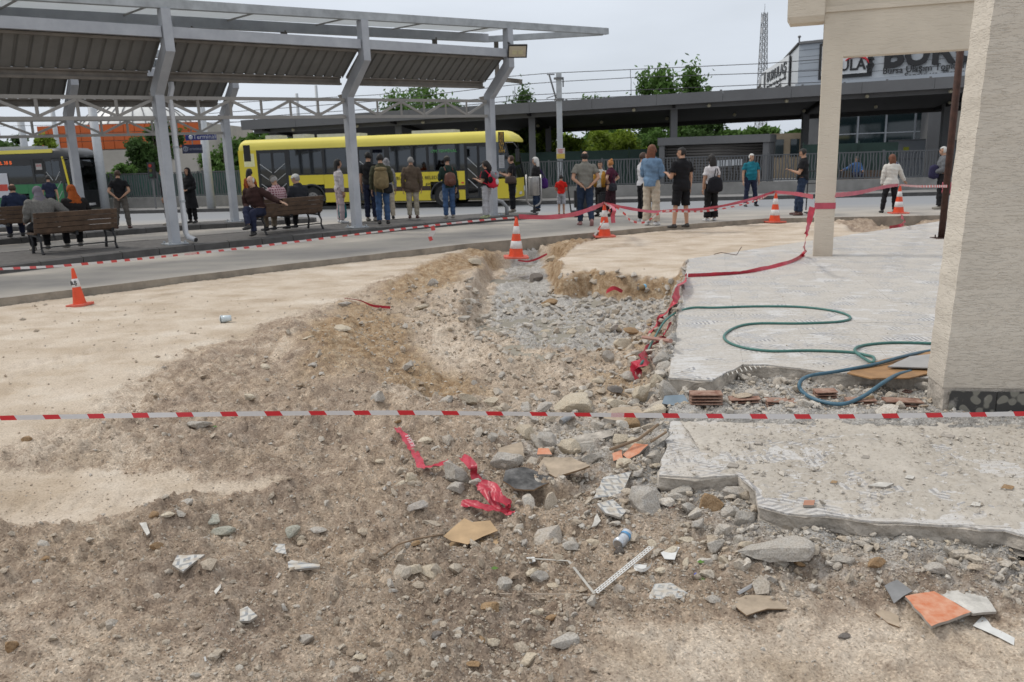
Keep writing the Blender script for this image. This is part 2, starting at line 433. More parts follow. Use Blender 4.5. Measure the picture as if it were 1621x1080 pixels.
 n5=noise(260,4,0.7);L.new(n5,bp2.inputs['Height']);L.new(bp.outputs[0],bp2.inputs['Normal'])
 L.new(bp2.outputs[0],b.inputs['Normal'])
 return m
M_GROUND=ground_mat('dug_earth_and_sand')
NR,NC=560,620
ys=1.25*np.exp(np.linspace(0,math.log(24.0/1.25),NR))
us=np.linspace(-1,1,NC)
YY,UU=np.meshgrid(ys,us,indexing='ij')
XX=UU*(0.74*YY+1.3)
ZZ,ZONE=terrain(XX,YY,True)
idx=np.arange(NR*NC).reshape(NR,NC)
F=np.stack([idx[:-1,:-1],idx[:-1,1:],idx[1:,1:],idx[1:,:-1]],-1).reshape(-1,4)
g=npmesh('ground',np.stack([XX,YY,ZZ],-1).reshape(-1,3),F,M_GROUND,True,{'zone':ZONE.reshape(-1,3)})
tag(g,kind='structure')
mb=MB();mb.add([(-900,-300,-0.52),(900,-300,-0.52),(900,1200,-0.52),(-900,1200,-0.52)],[(0,1,2,3)])
M_FAR=mat('far_ground',(0.24,0.22,0.18),0.95,0.2,0.2)
tag(mb.build('far_ground',M_FAR),kind='structure')
for nm,x0,x1,y0,y1 in(('site_ground_left',-30,-0.01,-6,1.27),('site_ground_right',0.01,30,-6,1.27)):
 gx,gy_=np.meshgrid(np.linspace(x0,x1,60),np.linspace(y0,y1,30),indexing='ij')
 zz=np.full(gx.shape,-0.40)+0.05*fbm(gx,gy_,9,4)
 ii=np.arange(gx.size).reshape(gx.shape)
 FF=np.stack([ii[:-1,:-1],ii[1:,:-1],ii[1:,1:],ii[:-1,1:]],-1).reshape(-1,4)
 tag(npmesh(nm,np.stack([gx,gy_,zz],-1).reshape(-1,3),FF,M_GROUND,True,{'zone':np.tile(np.array([[0.1,0.1,0.0]]),(gx.size,1))}),kind='structure')
for nm,sg in(('site_flank_left',-1),('site_flank_right',1)):
 gy_,gv=np.meshgrid(np.linspace(1.25,24,60),np.linspace(0,1,30),indexing='ij')
 xin=0.74*gy_+1.28;gx=sg*(xin+(34-xin)*gv)
 zz=np.minimum(terrain(gx,gy_),-0.1)-0.02
 ii=np.arange(gx.size).reshape(gx.shape)
 FF=np.stack([ii[:-1,:-1],ii[1:,:-1],ii[1:,1:],ii[:-1,1:]],-1).reshape(-1,4)
 if sg>0:FF=FF[:,::-1]
 tag(npmesh(nm,np.stack([gx,gy_,zz],-1).reshape(-1,3),FF[:,::-1],M_GROUND,True,{'zone':np.tile(np.array([[0.9,0.1,0.0]]),(gx.size,1))}),kind='structure')
def road_mat():
 m=bpy.data.materials.new('dusty_asphalt');m.use_nodes=True
 t,b=nodes(m);L=t.links;b.inputs['Roughness'].default_value=0.9;b.inputs['Specular IOR Level'].default_value=0.2
 geo=t.nodes.new('ShaderNodeNewGeometry')
 n=t.nodes.new('ShaderNodeTexNoise');n.inputs['Scale'].default_value=0.45;n.inputs['Detail'].default_value=7;n.inputs['Roughness'].default_value=0.6;L.new(geo.outputs['Position'],n.inputs['Vector'])
 mp_=t.nodes.new('ShaderNodeMapping');mp_.inputs['Rotation'].default_value=(0,0,-0.73);mp_.inputs['Scale'].default_value=(0.16,1.6,1)
 L.new(geo.outputs['Position'],mp_.inputs[0])
 n2=t.nodes.new('ShaderNodeTexNoise');n2.inputs['Scale'].default_value=1.2;n2.inputs['Detail'].default_value=4;L.new(mp_.outputs[0],n2.inputs['Vector'])
 r=t.nodes.new('ShaderNodeValToRGB');e=r.color_ramp.elements
 e[0].position=0.3;e[0].color=(0.270,0.255,0.235,1);e[1].position=0.7;e[1].color=(0.440,0.405,0.355,1)
 L.new(n.outputs[0],r.inputs[0])
 r2=t.nodes.new('ShaderNodeValToRGB');e=r2.color_ramp.elements
 e[0].position=0.36;e[0].color=(0.91,0.91,0.92,1);e[1].position=0.64;e[1].color=(1.05,1.04,1.02,1)
 L.new(n2.outputs[0],r2.inputs[0])
 x=t.nodes.new('ShaderNodeMixRGB');x.blend_type='MULTIPLY';x.inputs[0].default_value=1;L.new(r.outputs[0],x.inputs[1]);L.new(r2.outputs[0],x.inputs[2])
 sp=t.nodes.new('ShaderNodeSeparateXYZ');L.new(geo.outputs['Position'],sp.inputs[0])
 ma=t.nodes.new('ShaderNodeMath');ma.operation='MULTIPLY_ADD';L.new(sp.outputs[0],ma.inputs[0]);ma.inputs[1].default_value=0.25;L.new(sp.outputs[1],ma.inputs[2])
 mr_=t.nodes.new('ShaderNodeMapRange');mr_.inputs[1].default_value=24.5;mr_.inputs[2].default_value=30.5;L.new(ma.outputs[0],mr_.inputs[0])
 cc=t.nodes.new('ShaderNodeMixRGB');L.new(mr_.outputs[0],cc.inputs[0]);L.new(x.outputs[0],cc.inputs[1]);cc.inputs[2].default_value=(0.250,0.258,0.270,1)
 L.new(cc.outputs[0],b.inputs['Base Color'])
 n3=t.nodes.new('ShaderNodeTexNoise');n3.inputs['Scale'].default_value=60;L.new(geo.outputs['Position'],n3.inputs['Vector'])
 bp=t.nodes.new('ShaderNodeBump');bp.inputs['Distance'].default_value=0.004;L.new(n3.outputs[0],bp.inputs['Height']);L.new(bp.outputs[0],b.inputs['Normal'])
 return m
M_ROAD=road_mat()
M_ROADEDGE=mat('road_edge_concrete',(0.27,0.235,0.19),0.95,0.3,3.0,0.01,30)
xs=np.concatenate([np.linspace(-90,-17,30),np.linspace(-16.8,16,420),np.linspace(16.5,90,30)])
ts=np.concatenate([[-0.002,0.0],np.linspace(0.01,1,40)])
ye=y_edge(xs)
Xr,Tr=np.meshgrid(xs,ts,indexing='ij')
Yr=ye[:,None]+(70-ye[:,None])*np.maximum(Tr,0)
Zr=street(Yr);Zr[:,0]=-0.30
Yr[:,0]-=0.02
ii=np.arange(Xr.size).reshape(Xr.shape)
FF=np.stack([ii[:-1,:-1],ii[1:,:-1],ii[1:,1:],ii[:-1,1:]],-1).reshape(-1,4)
mi=np.zeros(FF.shape[0],int).reshape(len(xs)-1,len(ts)-1);mi[:,0]=1
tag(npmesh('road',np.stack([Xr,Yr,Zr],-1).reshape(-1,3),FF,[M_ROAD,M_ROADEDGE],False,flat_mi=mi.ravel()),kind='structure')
UD=Vector((0.741,0.671,0));VD=Vector((-0.671,0.741,0));UANG=math.atan2(UD.y,UD.x)
O1=Vector((-6.98,17.35,0))
def TV(t,v,z=0.0,o=O1):return Vector((o.x+UD.x*t+VD.x*v,o.y+UD.y*t+VD.y*v,z))
M_PAVE=mat('platform_pavers',(0.095,0.088,0.082),0.9,0.3,9.0,0.004,30)
M_KERB=mat('kerb_concrete',(0.075,0.072,0.070),0.85,0.25,4.0,0.003,40)
def platform(name,o,near,v1,tend):
 ts_=[p[0]for p in near];vs_=[p[1]for p in near]
 nv=lambda t:float(np.interp(t,ts_,vs_))
 def zt(p):return 0.15+float(street(p.y))
 inner=[TV(t,nv(t)+0.14,0,o)for t in np.linspace(ts_[0],tend-1.1,24)]
 cv=(nv(tend)+v1)/2;hv=(v1-nv(tend))/2
 arc=[TV(tend-1.1+0.96*math.sin(a),cv-(hv-0.14)*math.cos(a),0,o)for a in np.linspace(0.2,math.pi-0.2,9)]
 back=[TV(t,v1-0.14,0,o)for t in np.linspace(tend-1.1,ts_[0],14)]
 poly=inner+arc+back
 mb=MB();mb.prism([(p.x,p.y)for p in poly],[zt(p)-0.35 for p in poly],[zt(p)-0.004 for p in poly])
 pl=tag(mb.build(name,M_PAVE),kind='structure')
 outer=[TV(t,nv(t),0,o)for t in np.arange(ts_[0],tend-1.1,0.75)]
 outer+=[TV(tend-1.1+1.1*math.sin(a),cv-hv*math.cos(a),0,o)for a in np.linspace(0,math.pi,6)]
 outer+=[TV(t,v1,0,o)for t in np.arange(tend-1.85,ts_[0],-0.75)]
 for a,b in zip(outer[:-1],outer[1:]):
  d=(b-a).normalized();nrm=Vector((-d.y,d.x,0))
  a2=a+d*0.008;b2=b-d*0.008
  q=[a2,b2,b2+nrm*0.13,a2+nrm*0.13]
  k=MB();dz=random.uniform(-0.004,0.004)
  zb=[zt(p)-0.4 for p in q];z1=[zt(p)+dz for p in q]
  z1[0]-=0.02;z1[1]-=0.02
  k.prism([(p.x,p.y)for p in q],zb,z1)
  k.build('kerb_stone',M_KERB,pl)
 return pl
platform('platform',O1,[(-14,-3.2),(-10,-2.3),(-3.4,-1.05),(-1,-0.55),(0,-0.4),(12,-0.35)],1.75,10.9)
O2=Vector((-8.1,24.75,0))
platform('platform_middle',O2,[(-20,-0.5),(5,-0.5)],1.7,2.9)
O3=O2+VD*6.7+UD*-4.8
platform('platform_far',O3,[(-20,-0.5),(5,-0.5)],1.7,1.3)
M_PAVE2=mat('far_pavement',(0.20,0.195,0.19),0.9,0.2,2.0)
def far_y(x):return 36.3-0.143*x
mb=MB();pts=[(-60,far_y(-60)),(60,far_y(60)),(60,far_y(60)+4.2),(-60,far_y(-60)+4.2)]
mb.prism(pts,-0.6,-0.17);tag(mb.build('pavement',M_PAVE2),kind='structure')
mb=MB();pts=[(-60,far_y(-60)-0.16),(60,far_y(60)-0.16),(60,far_y(60)-0.002),(-60,far_y(-60)-0.002)]
mb.prism(pts,-0.6,-0.155);tag(mb.build('kerb',M_KERB),kind='structure')
mb=MB();pts=[(-60,far_y(-60)+2.4),(60,far_y(60)+2.4),(60,far_y(60)+2.8),(-60,far_y(-60)+2.8)]
mb.prism(pts,-0.165,0.33);tag(mb.build('low_wall',mat('wall_concrete',(0.23,0.225,0.215),0.9,0.2,1.5)),kind='structure')
def tile_mat(name,dust=0.62,base=(0.50,0.47,0.43)):
 m=bpy.data.materials.new(name);m.use_nodes=True
 t,b=nodes(m);L=t.links;b.inputs['Roughness'].default_value=0.75;b.inputs['Specular IOR Level'].default_value=0.3
 geo=t.nodes.new('ShaderNodeNewGeometry');P=geo.outputs['Position']
 mp_=t.nodes.new('ShaderNodeMapping');mp_.inputs['Rotation'].default_value=(0,0,0.06);mp_.inputs['Scale'].default_value=(2.2,2.2,0.0);L.new(P,mp_.inputs[0])
 sp=t.nodes.new('ShaderNodeSeparateXYZ');L.new(mp_.outputs[0],sp.inputs[0])
 def M(op,a,bb=None,c=None):
  n=t.nodes.new('ShaderNodeMath');n.operation=op
  for i,q in enumerate((a,bb,c)):
   if q is None:continue
   if isinstance(q,(int,float)):n.inputs[i].default_value=q
   else:L.new(q,n.inputs[i])
  return n.outputs[0]
 fx=M('PINGPONG',sp.outputs[0],0.5);fy=M('PINGPONG',sp.outputs[1],0.5)
 k=M('ADD',M('MULTIPLY',M('MAXIMUM',fx,M('ADD',M('MULTIPLY',fx,0.5),M('MULTIPLY',fy,0.87))),11.0),0.0)
 st=M('GREATER_THAN',M('FRACT',k),0.5)
 cell=t.nodes.new('ShaderNodeTexVoronoi');cell.inputs['Scale'].default_value=1.6;L.new(mp_.outputs[0],cell.inputs['Vector'])
 sc_=t.nodes.new('ShaderNodeSeparateColor');L.new(cell.outputs['Color'],sc_.inputs[0])
 show=M('MULTIPLY',st,M('GREATER_THAN',sc_.outputs[0],0.35))
 cm=t.nodes.new('ShaderNodeMixRGB');L.new(show,cm.inputs[0]);cm.inputs[1].default_value=(0.60,0.60,0.60,1);cm.inputs[2].default_value=(0.200,0.215,0.25,1)
 n=t.nodes.new('ShaderNodeTexNoise');n.inputs['Scale'].default_value=2.2;n.inputs['Detail'].default_value=8;n.inputs['Roughness'].default_value=0.7;L.new(P,n.inputs['Vector'])
 mp2=t.nodes.new('ShaderNodeMapping');mp2.inputs['Scale'].default_value=(1.0,5.0,1);L.new(P,mp2.inputs[0])
 n2=t.nodes.new('ShaderNodeTexNoise');n2.inputs['Scale'].default_value=5;n2.inputs['Detail'].default_value=6;n2.inputs['Roughness'].default_value=0.75;L.new(mp2.outputs[0],n2.inputs['Vector'])
 s=M('ADD',M('MULTIPLY',n.outputs[0],0.55),M('MULTIPLY',n2.outputs[0],0.45))
 mr_=t.nodes.new('ShaderNodeMapRange');mr_.inputs[1].default_value=0.62-dust*0.28;mr_.inputs[2].default_value=0.72-dust*0.28
 mr_.inputs[3].default_value=1.0-dust;mr_.inputs[4].default_value=1.0;mr_.interpolation_type='SMOOTHSTEP'
 L.new(s,mr_.inputs[0])
 dr=t.nodes.new('ShaderNodeValToRGB');e=dr.color_ramp.elements
 e[0].position=0.3;e[0].color=(base[0]*0.82,base[1]*0.80,base[2]*0.77,1);e[1].position=0.7;e[1].color=(base[0]*1.12,base[1]*1.12,base[2]*1.12,1)
 L.new(n.outputs[0],dr.inputs[0])
 x=t.nodes.new('ShaderNodeMixRGB');L.new(mr_.outputs[0],x.inputs[0]);L.new(cm.outputs[0],x.inputs[1]);L.new(dr.outputs[0],x.inputs[2])
 n3=t.nodes.new('ShaderNodeTexNoise');n3.inputs['Scale'].default_value=45;n3.inputs['Detail'].default_value=6;n3.inputs['Roughness'].default_value=0.75;L.new(P,n3.inputs['Vector'])
 r3=t.nodes.new('ShaderNodeValToRGB');e=r3.color_ramp.elements
 e[0].position=0.34;e[0].color=(0.70,0.67,0.63,1);e[1].position=0.5;e[1].color=(1.03,1.03,1.03,1);L.new(n3.outputs[0],r3.inputs[0])
 y=t.nodes.new('ShaderNodeMixRGB');y.blend_type='MULTIPLY';y.inputs[0].default_value=0.8;L.new(x.outputs[0],y.inputs[1]);L.new(r3.outputs[0],y.inputs[2])
 L.new(y.outputs[0],b.inputs['Base Color'])
 bp=t.nodes.new('ShaderNodeBump');bp.inputs['Distance'].default_value=0.004;L.new(n3.outputs[0],bp.inputs['Height']);L.new(bp.outputs[0],b.inputs['Normal'])
 return m
M_TILE=tile_mat('dusty_patterned_tile',0.70,(0.455,0.43,0.395))
M_TILE2=tile_mat('rubble_strewn_tile',0.55,(0.47,0.44,0.40))
M_SCREED=mat('screed_concrete',(0.40,0.36,0.31),0.95,0.35,9.0,0.02,28)
M_MORTAR=mat('pale_mortar',(0.50,0.48,0.44),0.95,0.25,14.0,0.008,60)
def clip_poly(subj,x0,y0,x1,y1,ax,ay,org):
 """Sutherland-Hodgman: polygon in the tile frame against one tile rectangle"""
 def cl(pl,f,inter):
  out=[]
  for i in range(len(pl)):
   a,b=pl[i-1],pl[i]
   if f(b):
    if not f(a):out.append(inter(a,b))
    out.append(b)
   elif f(a):out.append(inter(a,b))
  return out
 for ax_,lim,sg in((0,x0,1),(0,x1,-1),(1,y0,1),(1,y1,-1)):
  if not subj:return[]
  f=lambda p:sg*(p[ax_]-lim)>=0
  def inter(a,b):
   t=(lim-a[ax_])/(b[ax_]-a[ax_]);return(a[0]+(b[0]-a[0])*t,a[1]+(b[1]-a[1])*t)
  subj=cl(subj,f,inter)
 return subj
def parea(p):return abs(sum(p[i-1][0]*p[i][1]-p[i][0]*p[i-1][1]for i in range(len(p))))/2
def subdivide(poly,step,jit,seed):
 out=[];r=random.Random(seed)
 for i in range(len(poly)):
  a,b=Vector(poly[i]).to_2d(),Vector(poly[(i+1)%len(poly)]).to_2d()
  n=max(1,int((b-a).length/step))
  for k in range(n):
   q=a+(b-a)*k/n
   if k:q+=Vector((r.uniform(-jit,jit),r.uniform(-jit,jit)))
   out.append((q.x,q.y))
 return out
def slab(name,poly,top,thick,tilemat,tw,tl,org,ang,jit=0.012,topfn=None,limit=300):
 """screed body with separate tiles laid on it"""
 root_poly=subdivide(poly,0.09,jit,len(name))
 cx=sum(p[0]for p in poly)/len(poly);cy=sum(p[1]for p in poly)/len(poly)
 n=len(root_poly);V=[];rr=random.Random(5)
 off=[0.004,-0.004,0.0,0.0,-0.01,-0.02];zs=[0.0,0.018,0.05,0.62,0.85,1.0]
 nr=[]
 for i in range(n):
  a=Vector(root_poly[i-1]);b=Vector(root_poly[(i+1)%n]);d=(b-a).normalized();nr.append(Vector((-d.y,d.x)))
 sgn=1 if sum(root_poly[i-1][0]*root_poly[i][1]-root_poly[i][0]*root_poly[i-1][1]for i in range(n))>0 else-1
 for k in range(6):
  for i in range(n):
   q0=root_poly[i];q=Vector(root_poly[i])+nr[i]*sgn*(off[k]+(0.03*float(vnoise(q0[0]*7,q0[1]*7,5+k))+rr.uniform(-0.009,0.012)if k in(2,3)else rr.uniform(0,0.04)+0.05*float(vnoise(q0[0]*5,q0[1]*5,9))if k>3 else 0))
   V.append((q.x,q.y,top-0.011-zs[k]*thick*(1 if k<3 else rr.uniform(0.85,1.12))))
 Fs=[(k*n+i,(k+1)*n+i,(k+1)*n+(i+1)%n,k*n+(i+1)%n)for k in range(5)for i in range(n)]
 mb=MB();mb.add(V,Fs+[tuple(range(n))])
 body=mb.build(name,M_SCREED)
 tag(body,kind='structure')
 ca,sa=math.cos(ang),math.sin(ang)
 loc=[((p[0]-org[0])*ca+(p[1]-org[1])*sa,-(p[0]-org[0])*sa+(p[1]-org[1])*ca)for p in root_poly]
 ix0=math.floor(min(p[0]for p in loc)/tw);ix1=math.ceil(max(p[0]for p in loc)/tw)
 iy0=math.floor(min(p[1]for p in loc)/tl);iy1=math.ceil(max(p[1]for p in loc)/tl)
 far=MB();cnt=0
 cells=[(ix,iy)for iy in range(iy0,iy1)for ix in range(ix0,ix1)]
 for ix,iy in cells:
  g_=0.0006
  c=clip_poly(loc,ix*tw+g_,iy*tl+g_,(ix+1)*tw-g_,(iy+1)*tl-g_,0,0,0)
  if len(c)<3 or parea(c)<0.004:continue
  w=[(org[0]+p[0]*ca-p[1]*sa,org[1]+p[0]*sa+p[1]*ca)for p in c]
  tx,ty=random.gauss(0,0.0012),random.gauss(0,0.0012)
  dz=random.uniform(-0.0012,0.0012)
  mx_=sum(p[0]for p in w)/len(w);my_=sum(p[1]for p in w)/len(w)
  z1=[top+dz+(p[0]-mx_)*tx+(p[1]-my_)*ty for p in w]
  k=MB()if cnt<limit else far
  k.prism(w,[z-0.0105 for z in z1],z1)
  if cnt<limit:k.build('tile',tilemat,body)
  cnt+=1
 if far.v:tag(far.build('tiles_beyond',tilemat,body),kind='stuff')
 return body
su_ang=math.atan2(SLAB_U[0][1]-G(1058,598,-0.06).y,SLAB_U[0][0]-G(1058,598,-0.06).x)-math.pi/2
NOTCH=SLAB_U
upper=slab('terrace_slab',SLAB_U,-0.06,0.17,M_TILE,0.60,0.60,G(1058,598,-0.06)[:2],su_ang,0.010)
lower=slab('broken_slab',SLAB_L,-0.20,0.115,M_TILE2,0.45,0.45,G(1043,752,-0.2)[:2],su_ang,0.020)
t=MB()
a=G(1150,591,-0.075);b=G(1208,578,-0.075)
for i in range(9):
 p=a.lerp(b,i/8.0);t.tube([p+Vector((0,-0.06,0)),p+Vector((0.012,0.05,0))],[0.006,0.006],5)
t.build('adhesive_ridge',M_MORTAR,upper)
def rock_template(sub,seed,cuts=9,noise=0.12):
 bm=bmesh.new();bmesh.ops.create_icosphere(bm,subdivisions=sub,radius=1.0)
 r=np.random.default_rng(seed)
 V=np.array([v.co[:]for v in bm.verts]);F=np.array([[v.index for v in f.verts]for f in bm.faces])
 bm.free()
 for k in range(cuts):
  n=r.normal(size=3);n/=np.linalg.norm(n);d=r.uniform(0.36,0.78)
  s=V@n;V=V-np.maximum(s-d,0)[:,None]*n
 V*=(1+noise*r.normal(size=(len(V),1))*(0.35 if sub>1 else 1))
 if sub>1:
  for ax in range(3):
   V[:,ax]+=0.07*fbm(V[:,(ax+1)%3]*2.3+seed,V[:,(ax+2)%3]*2.3,seed+ax,4,0.6)
 V*=np.array([1.0,r.uniform(0.6,0.95),r.uniform(0.42,0.8)])
 return V,F
def stone_mat(name,cols,dust=(0.43,0.36,0.28),obj=True):
 m=bpy.data.materials.new(name);m.use_nodes=True
 t,b=nodes(m);L=t.links;b.inputs['Roughness'].default_value=0.95;b.inputs['Specular IOR Level'].default_value=0.15
 r=t.nodes.new('ShaderNodeValToRGB');r.color_ramp.interpolation='LINEAR'
 while len(r.color_ramp.elements)<len(cols):r.color_ramp.elements.new(0.5)
 for i,c in enumerate(cols):
  r.color_ramp.elements[i].position=i/(len(cols)-1.0);r.color_ramp.elements[i].color=(*c,1)
 if obj:
  oi=t.nodes.new('ShaderNodeObjectInfo');L.new(oi.outputs['Random'],r.inputs[0])
 else:
  at=t.nodes.new('ShaderNodeAttribute');at.attribute_name='tone';sp=t.nodes.new('ShaderNodeSeparateColor');L.new(at.outputs['Color'],sp.inputs[0]);L.new(sp.outputs[0],r.inputs[0])
 geo=t.nodes.new('ShaderNodeNewGeometry')
 n=t.nodes.new('ShaderNodeTexNoise');n.inputs['Scale'].default_value=26;n.inputs['Detail'].default_value=6;n.inputs['Roughness'].default_value=0.7;L.new(geo.outputs['Position'],n.inputs['Vector'])
 mr_=t.nodes.new('ShaderNodeMapRange');mr_.inputs[1].default_value=0.35;mr_.inputs[2].default_value=0.7;mr_.inputs[3].default_value=0.0;mr_.inputs[4].default_value=0.65;L.new(n.outputs[0],mr_.inputs[0])
 x=t.nodes.new('ShaderNodeMixRGB');L.new(mr_.outputs[0],x.inputs[0]);L.new(r.outputs[0],x.inputs[1]);x.inputs[2].default_value=(*dust,1)
 n2=t.nodes.new('ShaderNodeTexNoise');n2.inputs['Scale'].default_value=120;n2.inputs['Detail'].default_value=4;L.new(geo.outputs['Position'],n2.inputs['Vector'])
 r2=t.nodes.new('ShaderNodeValToRGB');e=r2.color_ramp.elements;e[0].position=0.35;e[0].color=(0.74,0.73,0.72,1);e[1].position=0.6;e[1].color=(1.1,1.1,1.1,1);L.new(n2.outputs[0],r2.inputs[0])
 y=t.nodes.new('ShaderNodeMixRGB');y.blend_type='MULTIPLY';y.inputs[0].default_value=1;L.new(x.outputs[0],y.inputs[1]);L.new(r2.outputs[0],y.inputs[2])
 L.new(y.outputs[0],b.inputs['Base Color'])
 bp=t.nodes.new('ShaderNodeBump');bp.inputs['Distance'].default_value=0.006;L.new(n.outputs[0],bp.inputs['Height'])
 bp2=t.nodes.new('ShaderNodeBump');bp2.inputs['Distance'].default_value=0.002;L.new(n2.outputs[0],bp2.inputs['Height']);L.new(bp.outputs[0],bp2.inputs['Normal']);L.new(bp2.outputs[0],b.inputs['Normal'])
 return m
M_ST=stone_mat('rubble_stone',[(0.34,0.32,0.29),(0.42,0.38,0.32),(0.30,0.24,0.17),(0.46,0.42,0.36),(0.37,0.35,0.33)])
M_STV=stone_mat('rubble_stone_mass',[(0.30,0.235,0.175),(0.40,0.335,0.26),(0.45,0.40,0.33),(0.43,0.41,0.375),(0.56,0.53,0.48)],obj=False)
M_CONC=stone_mat('concrete_lump',[(0.40,0.38,0.345),(0.42,0.40,0.37)],(0.36,0.31,0.25))
M_PALE=stone_mat('pale_limestone',[(0.52,0.47,0.38),(0.48,0.42,0.33)],(0.44,0.36,0.26))
M_BROWN=stone_mat('brown_stone',[(0.27,0.17,0.09),(0.30,0.20,0.11)],(0.36,0.27,0.18))
M_DARK=stone_mat('dark_stone',[(0.13,0.12,0.11),(0.17,0.16,0.15)],(0.24,0.2,0.17))
M_GREEN=stone_mat('greenish_stone',[(0.33,0.34,0.29),(0.37,0.38,0.33)],(0.38,0.34,0.28))
def place_scatter(n,ylo,yhi,densfn,rr,xspan=0.72):
 """n random spots, even in bearing and log-distance, thinned by densfn"""
 X=np.empty(0);Y=np.empty(0)
 while len(X)<n:
  k=n*3
  y=ylo*np.exp(rr.random(k)*math.log(yhi/ylo));x=(rr.random(k)*2-1)*(xspan*y+0.4)
  keep=rr.random(k)<densfn(x,y)
  X=np.concatenate([X,x[keep]]);Y=np.concatenate([Y,y[keep]])
 return X[:n],Y[:n]
def dens(x,y,fine=False):
 sand=np.maximum.reduce([sstep(-0.10,0.15,polysd(P,x,y))for P in(SAND1,SAND2,SAND3)])
 sand=np.maximum(sand,sstep(-0.05,0.03,polysd(SAND4,x,y)))
 su=polysd(SLAB_U,x,y);slw=polysd(SLAB_L,x,y)
 gx=0.35*np.exp(-(((x-0.7)/1.7)**2+((y-5.4)/2.2)**2))*2.6
 gx=gx+0.75*np.exp(-(((x-0.55)/0.9)**2+((y-3.7)/0.9)**2))+0.35*np.exp(-(((x+0.4)/1.3)**2+((y-3.2)/0.8)**2))
 d=0.16+gx+0.8*np.exp(-np.abs(np.minimum(su,0))/0.45)+0.8*np.exp(-np.abs(np.minimum(slw,0))/0.45)+0.65*sstep(-0.05,0.3,polysd(GREY,x,y))+0.35*sstep(-0.1,0.3,polysd(PIT_A,x,y))*(y>8)
 clump=vnoise(x*2.1,y*2.1,201)+0.5
 d=d*(0.35+1.3*clump)
 d=d*(1-(0.93 if fine else 0.985)*sand)
 d=np.where((su>0.0),0,d);d=np.where(slw>0.0,0,d);d=np.where(y>y_edge(x)-0.1,0,d)
 return np.clip(d,0,1)
def stone_mass(name,X,Y,S,temps,material,rr,sink=0.25,zbase=None,tone=None):
 Z=terrain(X,Y)if zbase is None else zbase
 Vs,Fs,T,off=[],[],[],0
 which=rr.integers(0,len(temps),len(X))
 for k,(TV_,TF)in enumerate(temps):
  m=which==k;n=m.sum()
  if n==0:continue
  a=rr.random(n)*2*math.pi;c,s=np.cos(a),np.sin(a)
  sc3=S[m][:,None]*rr.uniform(0.75,1.25,(n,3))
  v=TV_[None]*sc3[:,None,:]
  tl=rr.normal(0,0.35,n)
  y2=v[:,:,1]*np.cos(tl)[:,None]-v[:,:,2]*np.sin(tl)[:,None];z2=v[:,:,1]*np.sin(tl)[:,None]+v[:,:,2]*np.cos(tl)[:,None]
  x3=v[:,:,0]*c[:,None]-y2*s[:,None];y3=v[:,:,0]*s[:,None]+y2*c[:,None]
  P=np.stack([x3+X[m][:,None],y3+Y[m][:,None],z2+(Z[m]+S[m]*(0.5-sink))[:,None]],-1)
  nv=TV_.shape[0]
  Vs.append(P.reshape(-1,3));Fs.append((TF[None]+(np.arange(n)*nv)[:,None,None]+off).reshape(-1,3));off+=n*nv
  tn=rr.random(n)if tone is None else tone[m]
  T.append(np.repeat(tn,nv))
 T=np.concatenate(T)
 return tag(npmesh(name,np.concatenate(Vs),np.concatenate(Fs),material,False,{'tone':np.stack([T,T,T],-1)}),kind='stuff')
rr=np.random.default_rng(11)
t0=[rock_template(1,50+k,7,0.10)for k in range(8)]
ico=[rock_template(0+1,80+k,5,0.1)for k in range(2)]
def tiny_template(seed):
 V,F_=rock_template(1,seed,4,0.1)
 bm=bmesh.new();bmesh.ops.create_icosphere(bm,subdivisions=1,radius=1.0)
 r=np.random.default_rng(seed)
 V=np.array([[1,0,0],[-1,0,0],[0,1,0],[0,-1,0],[0,0,1],[0,0,-1.0]])*r.uniform(0.6,1.1,(6,1))+r.normal(0,0.16,(6,3))
 F_=np.array([[0,2,4],[2,1,4],[1,3,4],[3,0,4],[2,0,5],[1,2,5],[3,1,5],[0,3,5]])
 bm.free();return V*np.array([1,0.85,0.7]),F_
tt=[tiny_template(100+k)for k in range(8)]
X,Y=place_scatter(5000,1.9,13.5,lambda x,y:dens(x,y),rr)
S=(0.006+0.0016*Y)*np.exp(rr.normal(0,0.45,len(X)))*1.15
zt_=terrain(X,Y,True)[1]
tone=np.clip(0.35*zt_[:,1]+rr.normal(0.42,0.24,len(X)),0,1)
stone_mass('rubble',X,Y,S,t0,M_STV,rr,tone=tone)
X,Y=place_scatter(38000,1.7,12,lambda x,y:dens(x,y,True)*1.2+0.02*(polysd(SLAB_U,x,y)<0)*(polysd(SLAB_L,x,y)<0),rr)
S=(0.0016+0.0009*Y)*np.exp(rr.normal(0,0.45,len(X)))
zt_=terrain(X,Y,True)[1]
tone=np.clip(0.4*zt_[:,1]+rr.normal(0.38,0.28,len(X)),0,1)
stone_mass('gravel',X,Y,S,tt,M_STV,rr,sink=0.2,tone=tone)
X,Y=place_scatter(46000,1.8,5.6,lambda x,y:dens(x,y,True)+0.12,rr)
k_=(polysd(SLAB_L,X,Y)<0)&(polysd(SLAB_U,X,Y)<0);X,Y=X[k_],Y[k_]
S=(0.0012+0.00062*Y)*np.exp(rr.normal(0,0.4,len(X)))
stone_mass('fine_gravel',X,Y,S,tt[:4],M_STV,rr,sink=0.1,tone=np.clip(rr.normal(0.4,0.33,len(X)),0,1))
